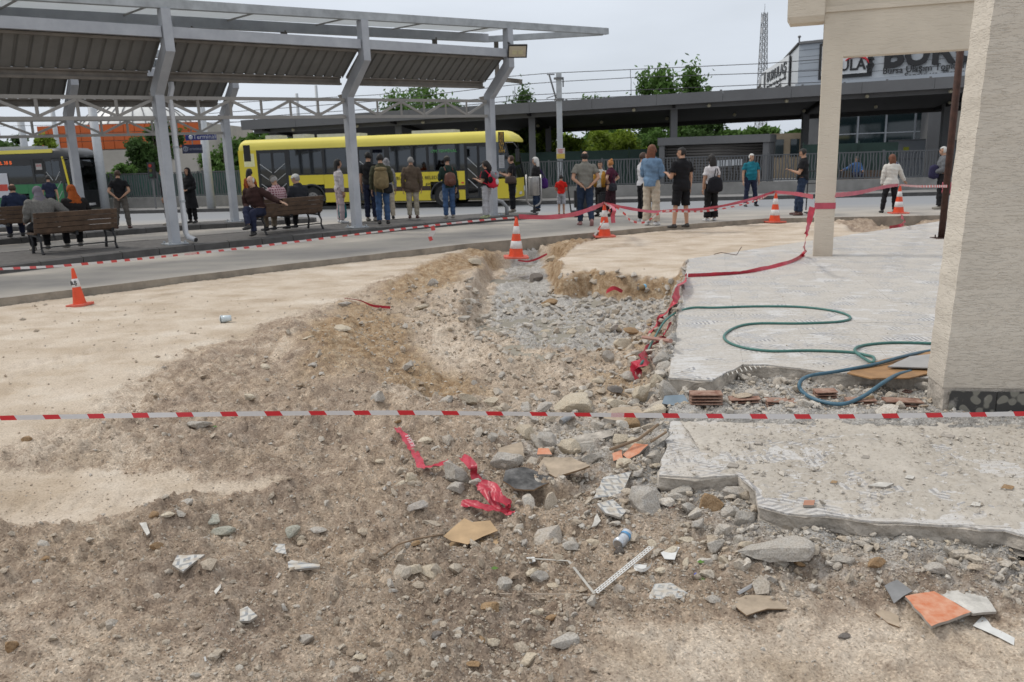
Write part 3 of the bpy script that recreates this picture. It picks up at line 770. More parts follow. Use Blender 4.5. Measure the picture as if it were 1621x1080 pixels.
def dcob(x,y):
 b=0.8*sstep(0.3,0.05,np.abs(polysd(PIT_B,x,y)-0.1))*(y>7)+0.5*sstep(-0.05,0.15,polysd(PIT_B,x,y))*sstep(9.4,10.6,y)+0.08*sstep(0.0,0.2,polysd(PIT_B,x,y))
 b=b+0.9*np.exp(-(((x-0.75)/0.75)**2+((y-5.7)/0.9)**2))
 su=polysd(SLAB_U,x,y);sl2=polysd(SLAB_L,x,y)
 b=b+0.9*np.exp(-np.abs(su+0.15)/0.2)*(y<13)*(1-sstep(-0.02,0.1,polysd(SAND4,x,y)))+0.85*np.exp(-np.abs(sl2+0.12)/0.13)
 b=np.where((su>0)|(sl2>-0.01)|(y>y_edge(x)-0.2)|(polysd(SAND3,x,y)>0),0,b)
 return np.clip(b,0,1)
X,Y=place_scatter(1500,2.8,13.5,dcob,rr,0.6)
S=np.minimum(0.085,(0.010+0.0033*Y)*np.exp(rr.normal(-0.15,0.55,len(X))))
stone_mass('cobbles',X,Y,S,[rock_template(2,700+k,12,0.05)for k in range(6)],M_STV,rr,sink=0.15,tone=np.clip(rr.normal(0.72,0.22,len(X)),0,1))
def on_poly(n,poly,lo,hi,rr_):
 X=np.empty(0);Y=np.empty(0)
 while len(X)<n:
  y=rr_.uniform(lo,hi,n*4);x=rr_.uniform(0.5,0.75*hi,n*4)
  k=polysd(poly,x,y)>0.02
  X=np.concatenate([X,x[k]]);Y=np.concatenate([Y,y[k]])
 return X[:n],Y[:n]
X,Y=on_poly(11000,SLAB_L,3.0,5.6,rr)
wgt=rr.random(len(X))<(0.35+0.65*np.exp(-np.abs(Y-5.1)/0.5)+0.5*(vnoise(X*3,Y*3,4)>0.05))
X,Y=X[wgt],Y[wgt]
S=0.0036*np.exp(rr.normal(0,0.65,len(X)))
stone_mass('slab_grit',X,Y,S,tt,M_STV,rr,sink=0.1,zbase=np.full(len(X),-0.191),tone=np.clip(rr.normal(0.95,0.22,len(X)),0.2,1))
X,Y=on_poly(900,SLAB_U,5.4,11,rr)
S=0.0035*np.exp(rr.normal(0,0.5,len(X)))
stone_mass('terrace_grit',X,Y,S,tt,M_STV,rr,sink=0.3,zbase=np.full(len(X),-0.059),tone=np.clip(rr.normal(0.6,0.3,len(X)),0,1))
gx_,gy2=np.meshgrid(np.arange(1.2,4.6,0.014),np.arange(3.3,5.9,0.016),indexing='ij')
dd0=polysd(SLAB_L,gx_,gy2)
hz_=0.020*fbm(gx_*2.6,gy2*2.6,301,3)+0.013*fbm(gx_*17,gy2*17,305,4,0.65)+0.0035+0.012*np.exp(-np.abs(gy2-5.35)/0.35)
hz_=np.clip(hz_,-0.01,0.022)-0.024*sstep(0.05,0.0,dd0)-0.02*sstep(0.34,0.0,dd0)*sstep(-0.1,0.12,vnoise(gx_*2.2,gy2*2.2,311))*(gy2<4.6)
ok=dd0>0.0
ii=np.arange(gx_.size).reshape(gx_.shape);FF=np.stack([ii[:-1,:-1],ii[1:,:-1],ii[1:,1:],ii[:-1,1:]],-1)
FF=FF[ok[:-1,:-1]&ok[1:,1:]&ok[1:,:-1]&ok[:-1,1:]&((hz_[:-1,:-1]>-0.004)|(hz_[1:,1:]>-0.004))]
M_DUST=tile_mat('screed_dust',1.0,(0.45,0.415,0.365))
tag(npmesh('slab_dust',np.stack([gx_,gy2,hz_-0.2],-1).reshape(-1,3),FF.reshape(-1,4),M_DUST,True),kind='stuff')
X,Y=on_poly(1500,STRIP,4.9,6.4,rr)
keep_=terrain(X,Y)>-0.26;X,Y=X[keep_],Y[keep_]
S=0.009*np.exp(rr.normal(0,0.6,len(X)))
stone_mass('screed_rubble',X,Y,S,t0,M_STV,rr,sink=0.2,zbase=terrain(X,Y),tone=np.clip(rr.normal(0.8,0.2,len(X)),0,1))
def hit(px,py):
 """where the bearing meets the dug ground"""
 d=ray(px,py);zz_=np.linspace(0.12,-0.75,260);t=(zz_-EYE)/d.z
 X_,Y_=d.x*t,d.y*t;below=zz_<np.where(Y_>y_edge(X_)-0.05,0.0,terrain(X_,Y_))
 i=int(np.argmax(below))if below.any()else 130
 return G(px,py,float(zz_[i]))
def pxm(p):
 fwd=R3@Vector((0,0,-1));return FPX/((p-Vector((0,0,EYE))).dot(fwd))
BIG=[rock_template(3,300+k,12,0.02)for k in range(10)]
MED=[rock_template(2,400+k,9,0.05)for k in range(12)]
_bm={}
def stone(px,py,w,h,material,label=None,group=None,name='stone',base=None,rz=None,sink=0.3,z=None):
 p=hit(px,py+h*0.35)if z is None else G(px,py+h*0.35,z)
 s=pxm(p);W=w/s/2;H=h/s/2
 T=BIG if w>34 else MED
 k=random.randrange(len(T));key=(id(T),k,material.name)
 if key not in _bm:
  V,F_=T[k];me=bpy.data.meshes.new(name)
  me.from_pydata([tuple(v)for v in V],[],[tuple(int(i)for i in f)for f in F_])
  me.materials.append(material)
  if T is BIG:me.polygons.foreach_set('use_smooth',[False]*len(F_))
  me.update();_bm[key]=me
 o=bpy.data.objects.new(name,_bm[key]);COL.objects.link(o)
 o.location=(p.x,p.y,p.z+H*(1-2*sink)*0.8)
 o.rotation_euler=(random.uniform(-0.3,0.3),random.uniform(-0.25,0.25),random.uniform(-0.5,0.5)if rz is None else rz)
 o.scale=(W*1.12,W*1.0,H*1.65)
 return tag(o,label,'stone',group)
S_=[(727,742,60,52,M_CONC,'big pale angular concrete block lying between the two crumpled red tapes'),(724,770,42,22,M_CONC,'flat concrete chunk leaning below the big block by the red tape'),(1026,782,58,62,M_CONC,'rough round grey concrete lump below the left corner of the broken slab'),(1222,862,122,52,M_CONC,'long grey concrete chunk propping up the near slab edge'),(1127,792,46,38,M_BROWN,'rusty brown stone tucked under the slab beside the dark gap'),(1093,800,34,34,M_CONC,'grey cobble just left of the rusty brown stone'),(1150,806,30,34,M_CONC,'pebbly concrete lump right of the rusty brown stone'),(1130,858,42,30,M_CONC,'knobbly grey stone left of the long concrete chunk'),(487,1006,40,28,M_CONC,'lone lumpy grey stone low on the left of the dirt'),(836,1040,46,30,M_PALE,'grey white stone at the bottom edge right of centre'),(891,1011,52,30,M_CONC,'flat broken stone just above the bottom edge stone'),(778,1014,34,26,M_PALE,'small pale stone left of the flat broken stone'),(657,898,30,26,M_PALE,'left stone of the pair below the torn cardboard'),(686,899,44,24,M_PALE,'right flat stone of the pair below the torn cardboard'),(800,920,30,24,M_CONC,'fist sized stone below the torn cardboard, right side'),(853,908,30,26,M_CONC,'rounded stone under the white paper end of the strip'),(876,925,26,20,M_PALE,'pale pebble left of the perforated strip'),(350,836,46,22,M_GREEN,'greenish grey slate stone at the grey gravel patch'),(340,818,34,18,M_GREEN,'smaller greenish stone resting on top of the slate stone'),(462,838,32,22,M_GREEN,'pale green stone right of the grey gravel patch'),(502,836,30,14,M_CONC,'flat grey stone right of the pale green stone'),(316,668,52,26,M_CONC,'rounded boulder just under the striped tape on the left'),(42,693,18,12,M_BROWN,'small tan brick bit on the far left dirt'),(915,636,92,42,M_PALE,'wide pale limestone boulder in the middle of the rubble'),(975,636,34,24,M_PALE,'pale stone touching the right of the wide limestone boulder'),(975,614,30,22,M_DARK,'brown grey squarish stone above the wide limestone boulder'),(1015,612,56,66,M_PALE,'tall slanting pale rock below the dropped red tape by the slab'),(1047,560,30,44,M_CONC,'long concrete wedge leaning on the slab side under the hose'),(1058,610,34,66,M_CONC,'broken concrete edge standing against the slab corner'),(1030,648,48,28,M_PALE,'tan boulder left of the slab corner above the tape'),(1000,668,44,30,M_BROWN,'tan boulder half hidden by the striped tape near the slab'),(985,690,50,30,M_PALE,'pale boulder below the striped tape near the slab'),(930,700,60,26,M_CONC,'flat rough slab of rubble right of the grey spray can'),(800,720,54,34,M_CONC,'flat grey paving piece above the black charred sheet'),(870,475,30,22,M_BROWN,'smooth brown boulder at the head of the grey gravel bed'),(850,437,28,16,M_DARK,'dark flat stone in the rubble below the central cone'),(753,412,26,20,M_PALE,'white grey block at the pit edge left of the central cone'),(876,404,32,18,M_PALE,'pale slab stone right of the central cone in the pit'),(541,517,30,16,M_PALE,'lone cream stone on the brown slope left of the pit'),(545,479,24,14,M_CONC,'stone beside the thin red tape on the left slope'),(486,534,26,8,M_PALE,'low flat cream stone on the brown slope'),(686,446,26,18,M_CONC,'grey stone high on the left lip of the pit'),(735,500,24,18,M_CONC,'white grey stone at the left of the gravel bed'),(768,498,22,18,M_CONC,'grey stone touching the left tip of the gravel bed'),(1000,522,30,14,M_BROWN,'tan stone at the right rim of the gravel bed'),(985,540,30,26,M_PALE,'tan rounded stone below the right rim of the gravel bed'),(962,560,20,28,M_CONC,'upright stone left of the dropped tape end'),(1000,562,22,16,M_BROWN,'brown pebble in the stones left of the dropped tape end'),(420,578,20,16,M_PALE,'small tan stone on the dark crumbly heap'),(395,625,22,18,M_PALE,'lighter stone at the foot of the dark crumbly heap'),(495,575,18,16,M_CONC,'rounded stone on the left slope mid way'),(744,628,44,26,M_PALE,'large pale stone on the left of the middle rubble'),(775,630,34,30,M_PALE,'pale rounded stone right of the large pale stone'),(832,640,32,30,M_CONC,'cobble in the middle rubble above the tape'),(708,632,28,14,M_CONC,'flat stone at the left end of the middle rubble'),(598,626,26,20,M_CONC,'stone behind the upright shard left of the rubble'),(672,694,28,18,M_PALE,'white dusty stone right of the top of the red tape'),(780,690,30,20,M_CONC,'grey stone under the striped tape above the paving piece'),(690,1002,24,18,M_DARK,'darker grey pebble near the bottom centre'),(980,870,26,24,M_DARK,'dark round pebble left of the crushed can'),(905,861,32,24,M_CONC,'grey stone left of the crushed can'),(940,857,28,18,M_PALE,'cream stone just left of the crushed can'),(1180,860,24,16,M_PALE,'light pebble at the foot of the long concrete chunk'),(1235,888,28,18,M_CONC,'rounded stone right of the foot of the long concrete chunk'),(1065,872,30,20,M_PALE,'pale stone right of the perforated strip'),(1046,900,24,20,M_PALE,'stone above the patterned tile triangle'),(1335,1005,22,14,M_DARK,'dark pebble on the pale track lower right'),(600,728,20,12,M_PALE,'flat whitish stone below the middle of the striped tape'),(70,882,20,14,M_BROWN,'tan stone on the berm at the far left'),(265,812,26,14,M_PALE,'flat pinkish stone at the tip of the trodden patch'),(243,812,20,18,M_BROWN,'brown clod beside the flat pinkish stone'),(248,862,24,20,M_BROWN,'brown lump left of the striped tile triangle'),]
S_+=[(1040,720,46,34,M_CONC,'squarish concrete chunk against the slab corner below the laths'),(1010,745,40,28,M_CONC,'rough concrete piece right of the swirl patterned tiles'),(985,730,34,22,M_PALE,'pale chunk under the small orange tile chip'),(940,720,44,26,M_CONC,'grey chunk left of the small orange tile chip'),(905,700,40,26,M_PALE,'pale block under the grey spray can'),(870,690,46,30,M_CONC,'broad grey chunk left of the grey spray can'),(835,678,36,26,M_PALE,'pale chunk just below the striped tape in the middle'),(1055,575,30,30,M_CONC,'angular chunk wedged on the terrace side near the red tape end'),(1040,600,34,30,M_PALE,'pale angular chunk right of the slanting pale rock'),(1020,628,42,28,M_CONC,'grey chunk between the slanting rock and the terrace corner'),(1075,775,40,30,M_CONC,'grey chunk under the left piece of the broken slab'),(1105,825,44,30,M_CONC,'grey lump below the rusty brown stone'),(1085,850,30,24,M_PALE,'pale stone left of the knobbly grey stone'),(1175,812,36,40,M_CONC,'crumbly chunk filling the notch of the broken slab'),(1160,775,44,26,M_CONC,'flat crumbly chunk between the two pieces of the broken slab'),(1330,880,40,24,M_CONC,'half buried grey stone under the slab front, middle'),(1385,888,34,22,M_BROWN,'brownish clod under the slab front right of the middle'),(1480,898,46,24,M_CONC,'grey lump under the slab front above the orange tile'),(1010,700,36,26,M_PALE,'pale angular stone left of the orange tile shard'),(860,640,34,26,M_CONC,'grey angular cobble left of the wide limestone boulder'),(1000,590,30,24,M_CONC,'grey cobble left of the dropped crimson tape end'),(950,600,28,20,M_PALE,'pale cobble in the pit floor beyond the squarish stone'),]
for q in S_:
 if q[1]==1005 and q[0]==1335:pass
 stone(*q[:5],label=q[5],group='larger stones in the rubble')
LM=[(727,742,'the big concrete block'),(745,858,'the torn cardboard'),(838,760,'the black charred sheet'),(986,862,'the crushed can'),(1058,940,'the hexagon tile triangle'),(967,780,'the swirl patterned tiles'),(298,893,'the star patterned tile'),(482,898,'the striped tile piece'),(392,975,'the marbled tile chip'),(1222,862,'the long concrete chunk'),(1473,968,'the orange tile'),(915,636,'the wide limestone boulder'),(1015,612,'the slanting rock'),(817,408,'the pit cone'),(930,510,'the grey gravel bed'),(744,628,'the middle rubble'),(541,517,'the lone cream stone'),(450,600,'the dark crumbly heap'),(316,668,'the boulder under the tape'),(650,700,'the top crimson tape'),(640,800,'the pale trodden tongue'),(500,1005,'the lone lumpy stone'),(835,1040,'the bottom edge stone'),(1055,500,'the terrace edge'),(700,560,'the brown pit floor'),(620,480,'the half buried red tape'),(120,900,'the far left berm'),(120,1010,'the bottom left corner'),(950,470,'the clay cliff'),(1040,700,'the broken slab corner'),(860,900,'the pale strips'),(700,960,'the dirt below the cardboard')]
LMP=None
def stone_label(o,mm,s):
 global LMP
 if LMP is None:LMP=[(hit(a,b),c)for a,b,c in LM]
 p=o.location;q,nm=min(LMP,key=lambda l:(l[0]-p).length_squared)
 dx,dy=p.x-q.x,p.y-q.y
 sd=('right of' if dx>0 else 'left of')if abs(dx)>abs(dy)else('beyond' if dy>0 else 'in front of')
 dist=(p-q).length;near='just ' if dist<0.18 else 'some way ' if dist>0.55 else ''
 col={'rubble_stone':'mottled','concrete_lump':'grey','pale_limestone':'pale cream','brown_stone':'brown'}[mm.name]
 sz='tiny' if s<0.03 else 'small' if s<0.045 else 'medium' if s<0.065 else 'large'
 return sz+' '+col+' stone lying '+near+sd+' '+nm
rs=np.random.default_rng(21)
X,Y=place_scatter(206,2.2,12.0,lambda x,y:dens(x,y)*(0.2+0.9*sstep(-0.1,0.2,polysd(PIT_B,x,y))+1.2*np.exp(-(((x-0.9)/1.5)**2+((y-5.6)/1.8)**2))+0.4*(polysd(PIT_A,x,y)>0)),rs)
KEEP_OFF=[hit(*q_)for q_ in((986,862),(745,858),(767,780),(1058,940),(967,775),(1473,968),(986,900),(899,672),(640,700),(298,893),(482,898))]
free=np.array([min((q_.x-a_)**2+(q_.y-b_)**2 for q_ in KEEP_OFF)>0.018 for a_,b_ in zip(X,Y)]);X,Y=X[free],Y[free]
Zs=terrain(X,Y)
for k in range(len(X)):
 T=MED;i=k%len(MED)
 mm=[M_ST,M_ST,M_ST,M_CONC,M_PALE,M_CONC,M_BROWN,M_PALE][k%8]
 key=(id(T),i,mm.name)
 if key not in _bm:
  V,F_=T[i];me=bpy.data.meshes.new('stone');me.from_pydata([tuple(v)for v in V],[],[tuple(int(a)for a in f)for f in F_]);me.materials.append(mm);me.update();_bm[key]=me
 o=bpy.data.objects.new('stone',_bm[key]);COL.objects.link(o)
 s=min(0.105,float((0.014+0.0042*Y[k])*math.exp(rs.normal(0,0.35))))
 o.location=(X[k],Y[k],Zs[k]+s*0.2)
 o.rotation_euler=(rs.normal(0,0.35),rs.normal(0,0.35),rs.uniform(0,6.28));o.scale=(s*rs.uniform(0.9,1.4),s,s*rs.uniform(0.8,1.2))
 tag(o,stone_label(o,mm,s),'stone','loose stones scattered over the rubble')
M_WHITE=mat('white_painted_steel',(0.33,0.35,0.385),0.5,0.08,2.5,0.001,20,col2=(0.39,0.41,0.44))
M_WHITE2=mat('weathered_white_fascia',(0.33,0.355,0.375),0.65,0.22,3.0,0.001,12)
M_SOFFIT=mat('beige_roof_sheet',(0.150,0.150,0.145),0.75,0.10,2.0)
M_GUTTER=mat('stained_gutter',(0.165,0.15,0.132),0.8,0.25,3.0)
M_TRUSS=mat('truss_paint',(0.265,0.255,0.24),0.6,0.08,3.0)
M_BLACK=mat('black_plastic',(0.018,0.018,0.02),0.5,0.1)
M_SHEET=bpy.data.materials.new('translucent_roof_sheet');M_SHEET.use_nodes=True
_t,_b=nodes(M_SHEET);_b.inputs['Base Color'].default_value=(0.72,0.74,0.75,1);_b.inputs['Roughness'].default_value=0.5
_tl=_t.nodes.new('ShaderNodeBsdfTranslucent');_tl.inputs[0].default_value=(0.75,0.77,0.78,1);_ms=_t.nodes.new('ShaderNodeMixShader');_ms.inputs[0].default_value=0.6
_t.links.new(_b.outputs[0],_ms.inputs[1]);_t.links.new(_tl.outputs[0],_ms.inputs[2]);_t.links.new(_ms.outputs[0],_t.nodes['Material Output'].inputs[0])
def canopy(o,cols,t0,tend,label,group,spout=False,dark=False,gz=0.0):
 th=thing('platform_canopy',label,'canopy',(o.x,o.y,0),0,group)
 def T(t,v,z):return TV(t,v,z+t*(0.0145*(z>1.0)+0.020*(z>4.46+gz)),o)
 LEAN=0.82;ZK,ZM,ZT=3.20+gz,3.94+gz,4.57+gz
 for t in cols:
  b=T(t,0,0);zb=0.15+float(street(b.y))
  mb=MB()
  w=0.18
  path=[(0,zb),(0,ZK),(-LEAN,ZM),(-LEAN,ZT+0.09)]
  for i,(a,c)in enumerate(zip(path[:-1],path[1:])):
   pass
  V=[]
  sect=[(0,zb,0,1),(0,ZK,0,1),(-LEAN,ZM,0,1),(-LEAN,ZT+0.09,0,1)]
  for i,(v,z,_,__)in enumerate(sect):
   hw=w/2;hd=0.10
   if i==1:offs=[(-hd-0.02,0.06),(hd+0.02,-0.06)]
   elif i==2:offs=[(-hd-0.02,0.06),(hd+0.02,-0.06)]
   else:offs=[(-hd,0),(hd,0)]
   for(dv,dz)in offs:
    for dt in(-hw,hw):
     V.append(T(t+dt,v+dv,z+dz*-1 if i else z))
  F_=[]
  for i in range(3):
   q=i*4
   F_+=[(q,q+1,q+5,q+4),(q+3,q+2,q+6,q+7),(q+1,q+3,q+7,q+5),(q+2,q,q+4,q+6)]
  F_+=[(0,2,3,1),(12,13,15,14)]
  mb.add(V,F_);c_=mb.build('column',M_WHITE,th)
  mb=MB();mb.box(T(t,0,zb+0.012),(0.42,0.42,0.024),UANG)
  for sx in(-1,1):
   for sy in(-1,1):mb.box(T(t+sx*0.16,sy*0.16,zb+0.045),(0.035,0.035,0.045),UANG)
  mb.build('base_plate',M_WHITE2,c_)
  mb=MB();g1=T(t+0.0,0.12,ZK-0.28);
  mb.add([T(t-0.02,0.10,ZK-0.32),T(t+0.02,0.10,ZK-0.32),T(t-0.02,0.42,ZK+0.02),T(t+0.02,0.42,ZK+0.02),T(t-0.02,0.10,ZK+0.04),T(t+0.02,0.10,ZK+0.04)],[(0,2,4),(1,5,3),(0,1,3,2),(0,4,5,1),(2,3,5,4)])
  mb.build('gusset',M_GUTTER,c_)
 seg=[t0]+[t for t in cols if t>t0]
 if tend-seg[-1]>0.3:seg.append(tend)
 for a,b in zip(seg[:-1],seg[1:]):
  a2,b2=a+(0.11 if a in cols else 0),b-(0.11 if b in cols else 0)
  if b==tend and tend not in cols:b_soff=None
  inside=b in cols
  if inside:
   mb=MB();mb.beam(T(a2,-LEAN,ZM+0.30),T(b2,-LEAN,ZM+0.30),0.12,0.20);mb.build('middle_beam',M_WHITE,th)
   mb=MB();mb.beam(T(a2,-LEAN+0.12,ZM+0.165),T(b2,-LEAN+0.12,ZM+0.165),0.08,0.05);mb.build('drip_rail',M_GUTTER,th)
   mb=MB();mb.beam(T(a2,0.10,ZK+0.25),T(b2,0.10,ZK+0.25),0.10,0.05);mb.beam(T(a2,0.13,ZK+0.325),T(b2,0.13,ZK+0.325),0.04,0.10)
   mb.beam(T(a2,0.10,ZK+0.392),T(b2,0.10,ZK+0.392),0.10,0.035)
   mb.build('gutter_beam',M_GUTTER,th)
   p0=lambda t:(t,-LEAN+0.17,ZM+0.20);p1=lambda t:(t,0.11,ZK+0.38)
   a2-=0.07;b2+=0.07
   n=int((b2-a2)/0.235);st=(b2-a2)/n
   V=[];F_=[]
   prof=[(0,0),(0.70,0),(0.78,0.045),(0.92,0.045),(1.0,0)]
   k=0
   for i in range(n):
    for(f,d)in prof[:-1]:
     t=a2+(i+f)*st
     A=p0(t);B=p1(t);V+=[T(A[0],A[1],A[2]+d),T(B[0],B[1],B[2]+d)]
   A=p0(b2);B=p1(b2);V+=[T(*A),T(*B)]
   m=len(V)//2;base=len(V)
   V+=[v+Vector((0,0,0.03))for v in V[:]]
   F_=[(2*i,2*i+1,2*i+3,2*i+2)for i in range(m-1)]+[(base+2*i,base+2*i+2,base+2*i+3,base+2*i+1)for i in range(m-1)]
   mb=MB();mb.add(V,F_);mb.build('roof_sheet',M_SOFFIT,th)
   a2+=0.07;b2-=0.07
   zc,zl=3.09+gz,2.70+gz
   mb=MB();mb.beam(T(a2,0,zc),T(b2,0,zc),0.06,0.07);mb.build('girder_chord',M_TRUSS,th)
   mb=MB();mb.beam(T(a2,0,zl),T(b2,0,zl),0.06,0.07);mb.build('girder_chord',M_TRUSS,th)
   nb=6;d=(b2-a2)/nb
   for i in range(nb):
    ta=a2+d*i;tb=ta+d
    za,zb_=(zc-0.035,zl+0.035)if i%2==0 else(zl+0.035,zc-0.035)
    mb=MB();mb.beam(T(ta,0,za),T(tb,0,zb_),0.045,0.055);mb.build('girder_brace',M_TRUSS,th)
    if i:
     mb=MB();mb.beam(T(ta,0,zl+0.036),T(ta,0,zc-0.036),0.045,0.05,up=(0,1,0));mb.build('girder_post',M_TRUSS,th)
 te=cols[-1]+3.9 if spout else cols[-1]+0.1
 mb=MB();mb.beam(T(t0,-LEAN,ZT+0.18),T(te,-LEAN,ZT+0.18),0.14,0.17);mb.build('edge_beam',M_WHITE2,th)
 VB=1.15
 mb=MB();mb.beam(T(t0,VB,ZT+0.20),T(cols[-1]+1.0,VB,ZT+0.13),0.14,0.22);mb.build('inner_beam',M_WHITE,th)
 if spout:
  mb=MB();mb.beam(T(te-0.02,-LEAN+0.14,ZT+0.17),T(cols[-1]+1.0,VB,ZT+0.10),0.12,0.16);mb.build('end_beam',M_WHITE2,th)
 mb=MB()
 mb.add([T(t0,-LEAN+0.08,ZT+0.22),T(cols[-1]+0.8,-LEAN+0.08,ZT+0.22),T(cols[-1]+0.8,VB-0.08,ZT+0.27),T(t0,VB-0.08,ZT+0.27),T(t0,-LEAN+0.08,ZT+0.24),T(cols[-1]+0.8,-LEAN+0.08,ZT+0.24),T(cols[-1]+0.8,VB-0.08,ZT+0.29),T(t0,VB-0.08,ZT+0.29)],[(0,3,2,1),(4,5,6,7),(0,1,5,4),(2,3,7,6),(1,2,6,5),(0,4,7,3)])
 mb.build('translucent_sheet',M_SHEET,th)
 t=t0
 while t<cols[-1]:
  mb=MB();mb.beam(T(t,-LEAN+0.08,ZT+0.19),T(t,VB-0.08,ZT+0.23),0.03,0.03);mb.build('sheet_rib',M_TRUSS,th)
  mb=MB();mb.beam(T(t+1.4,VB,ZK+0.6),T(t+1.4,VB,ZT+0.08),0.13,0.13);mb.build('stub_post',M_GUTTER,th)
  mb=MB();mb.beam(T(t+1.4,0.16,ZK+0.44),T(t+1.4,VB,ZK+0.60),0.12,0.12);mb.build('stub_arm',M_GUTTER,th)
  t+=2.225
 return th
canopy(O1,[-4.45,0.0,4.43,8.86],-9.0,8.96,'nearest white steel bus canopy with cranked columns and corrugated underside','bus canopies',spout=True)
canopy(O2,[-13.3,-8.9,-4.15,0.0],-15,0.1,'second white bus canopy seen dark under the nearest one','bus canopies',gz=-0.05)
canopy(O3,[-8.9,-4.45,0.0],-11,0.1,'third bus canopy at the far left edge behind the other two','bus canopies',gz=-0.2)
b=TV(0.30,0.0,0)
t=thing('downpipe','white rain downpipe strapped beside the nearest canopy column','downpipe',(b.x,b.y,0.15))
mb=MB();mb.tube([TV(0.34,0.10,3.42),TV(0.34,0.10,3.30),TV(0.25,0.03,3.08),TV(0.25,0.0,2.9),TV(0.25,0,0.36),TV(0.28,-0.05,0.27),TV(0.36,-0.20,0.22)],0.055,10)
mb.build('pipe',mat('white_pvc',(0.50,0.51,0.53),0.4,0.06),t,smooth=True)
mb=MB();mb.tube([TV(0.36,-0.20,0.22),TV(0.372,-0.222,0.217)],0.045,10);mb.build('pipe_mouth',M_BLACK,t)
for z in(1.0,2.1):mb=MB();mb.tube([TV(0.25,0,z),TV(0.25,0,z+0.04)],0.063,10);mb.build('clamp',M_WHITE2,t)
b=TV(8.86+0.3,0.2,0)
mb=MB();p=lambda t_,v,z:TV(t_,v,z)
mb.tube([p(9.05,0.08,0.55),p(9.2,0.0,0.5),p(9.33,-0.05,0.35),p(9.33,-0.05,0.06)],0.055,10)
tag(mb.build('bent_pipe',mat('grey_pipe',(0.25,0.26,0.27),0.5,0.1),None,smooth=True),'grey bent pipe stub at the foot of the last canopy column','pipe')
p=TV(8.86,-0.82,4.62)
fl=thing('floodlight','black framed LED floodlight clamped to the last canopy column','floodlight',(p.x,p.y,p.z))
fr=Matrix.Rotation(rad(8),3,'Z')@Matrix.Rotation(rad(-62),3,'X')
cpos=AT(819,81,p.y-0.45)
def fb(name,d,m,off=(0,0,0)):
 mb=MB();mb.box(cpos+fr@Vector(off),d,M=fr);return mb.build(name,m,fl)
fb('housing',(0.50,0.34,0.05),M_BLACK)
fb('reflector',(0.43,0.27,0.02),mat('warm_reflector',(0.46,0.41,0.31),0.35,0.1),(0,0,-0.022)if(fr@Vector((0,0,1))).y>0 else(0,0,0.022))
for dx in(-0.075,0.075):fb('led_panel',(0.12,0.10,0.02),mat('led_chip',(0.50,0.47,0.30),0.4,0.1),(dx,0.02,-0.034)if(fr@Vector((0,0,1))).y>0 else(dx,0.02,0.034))
mb=MB();mb.beam(cpos+Vector((-0.05,0.05,0)),p+Vector((0,-0.12,0)),0.04,0.04);mb.build('bracket',M_BLACK,fl)
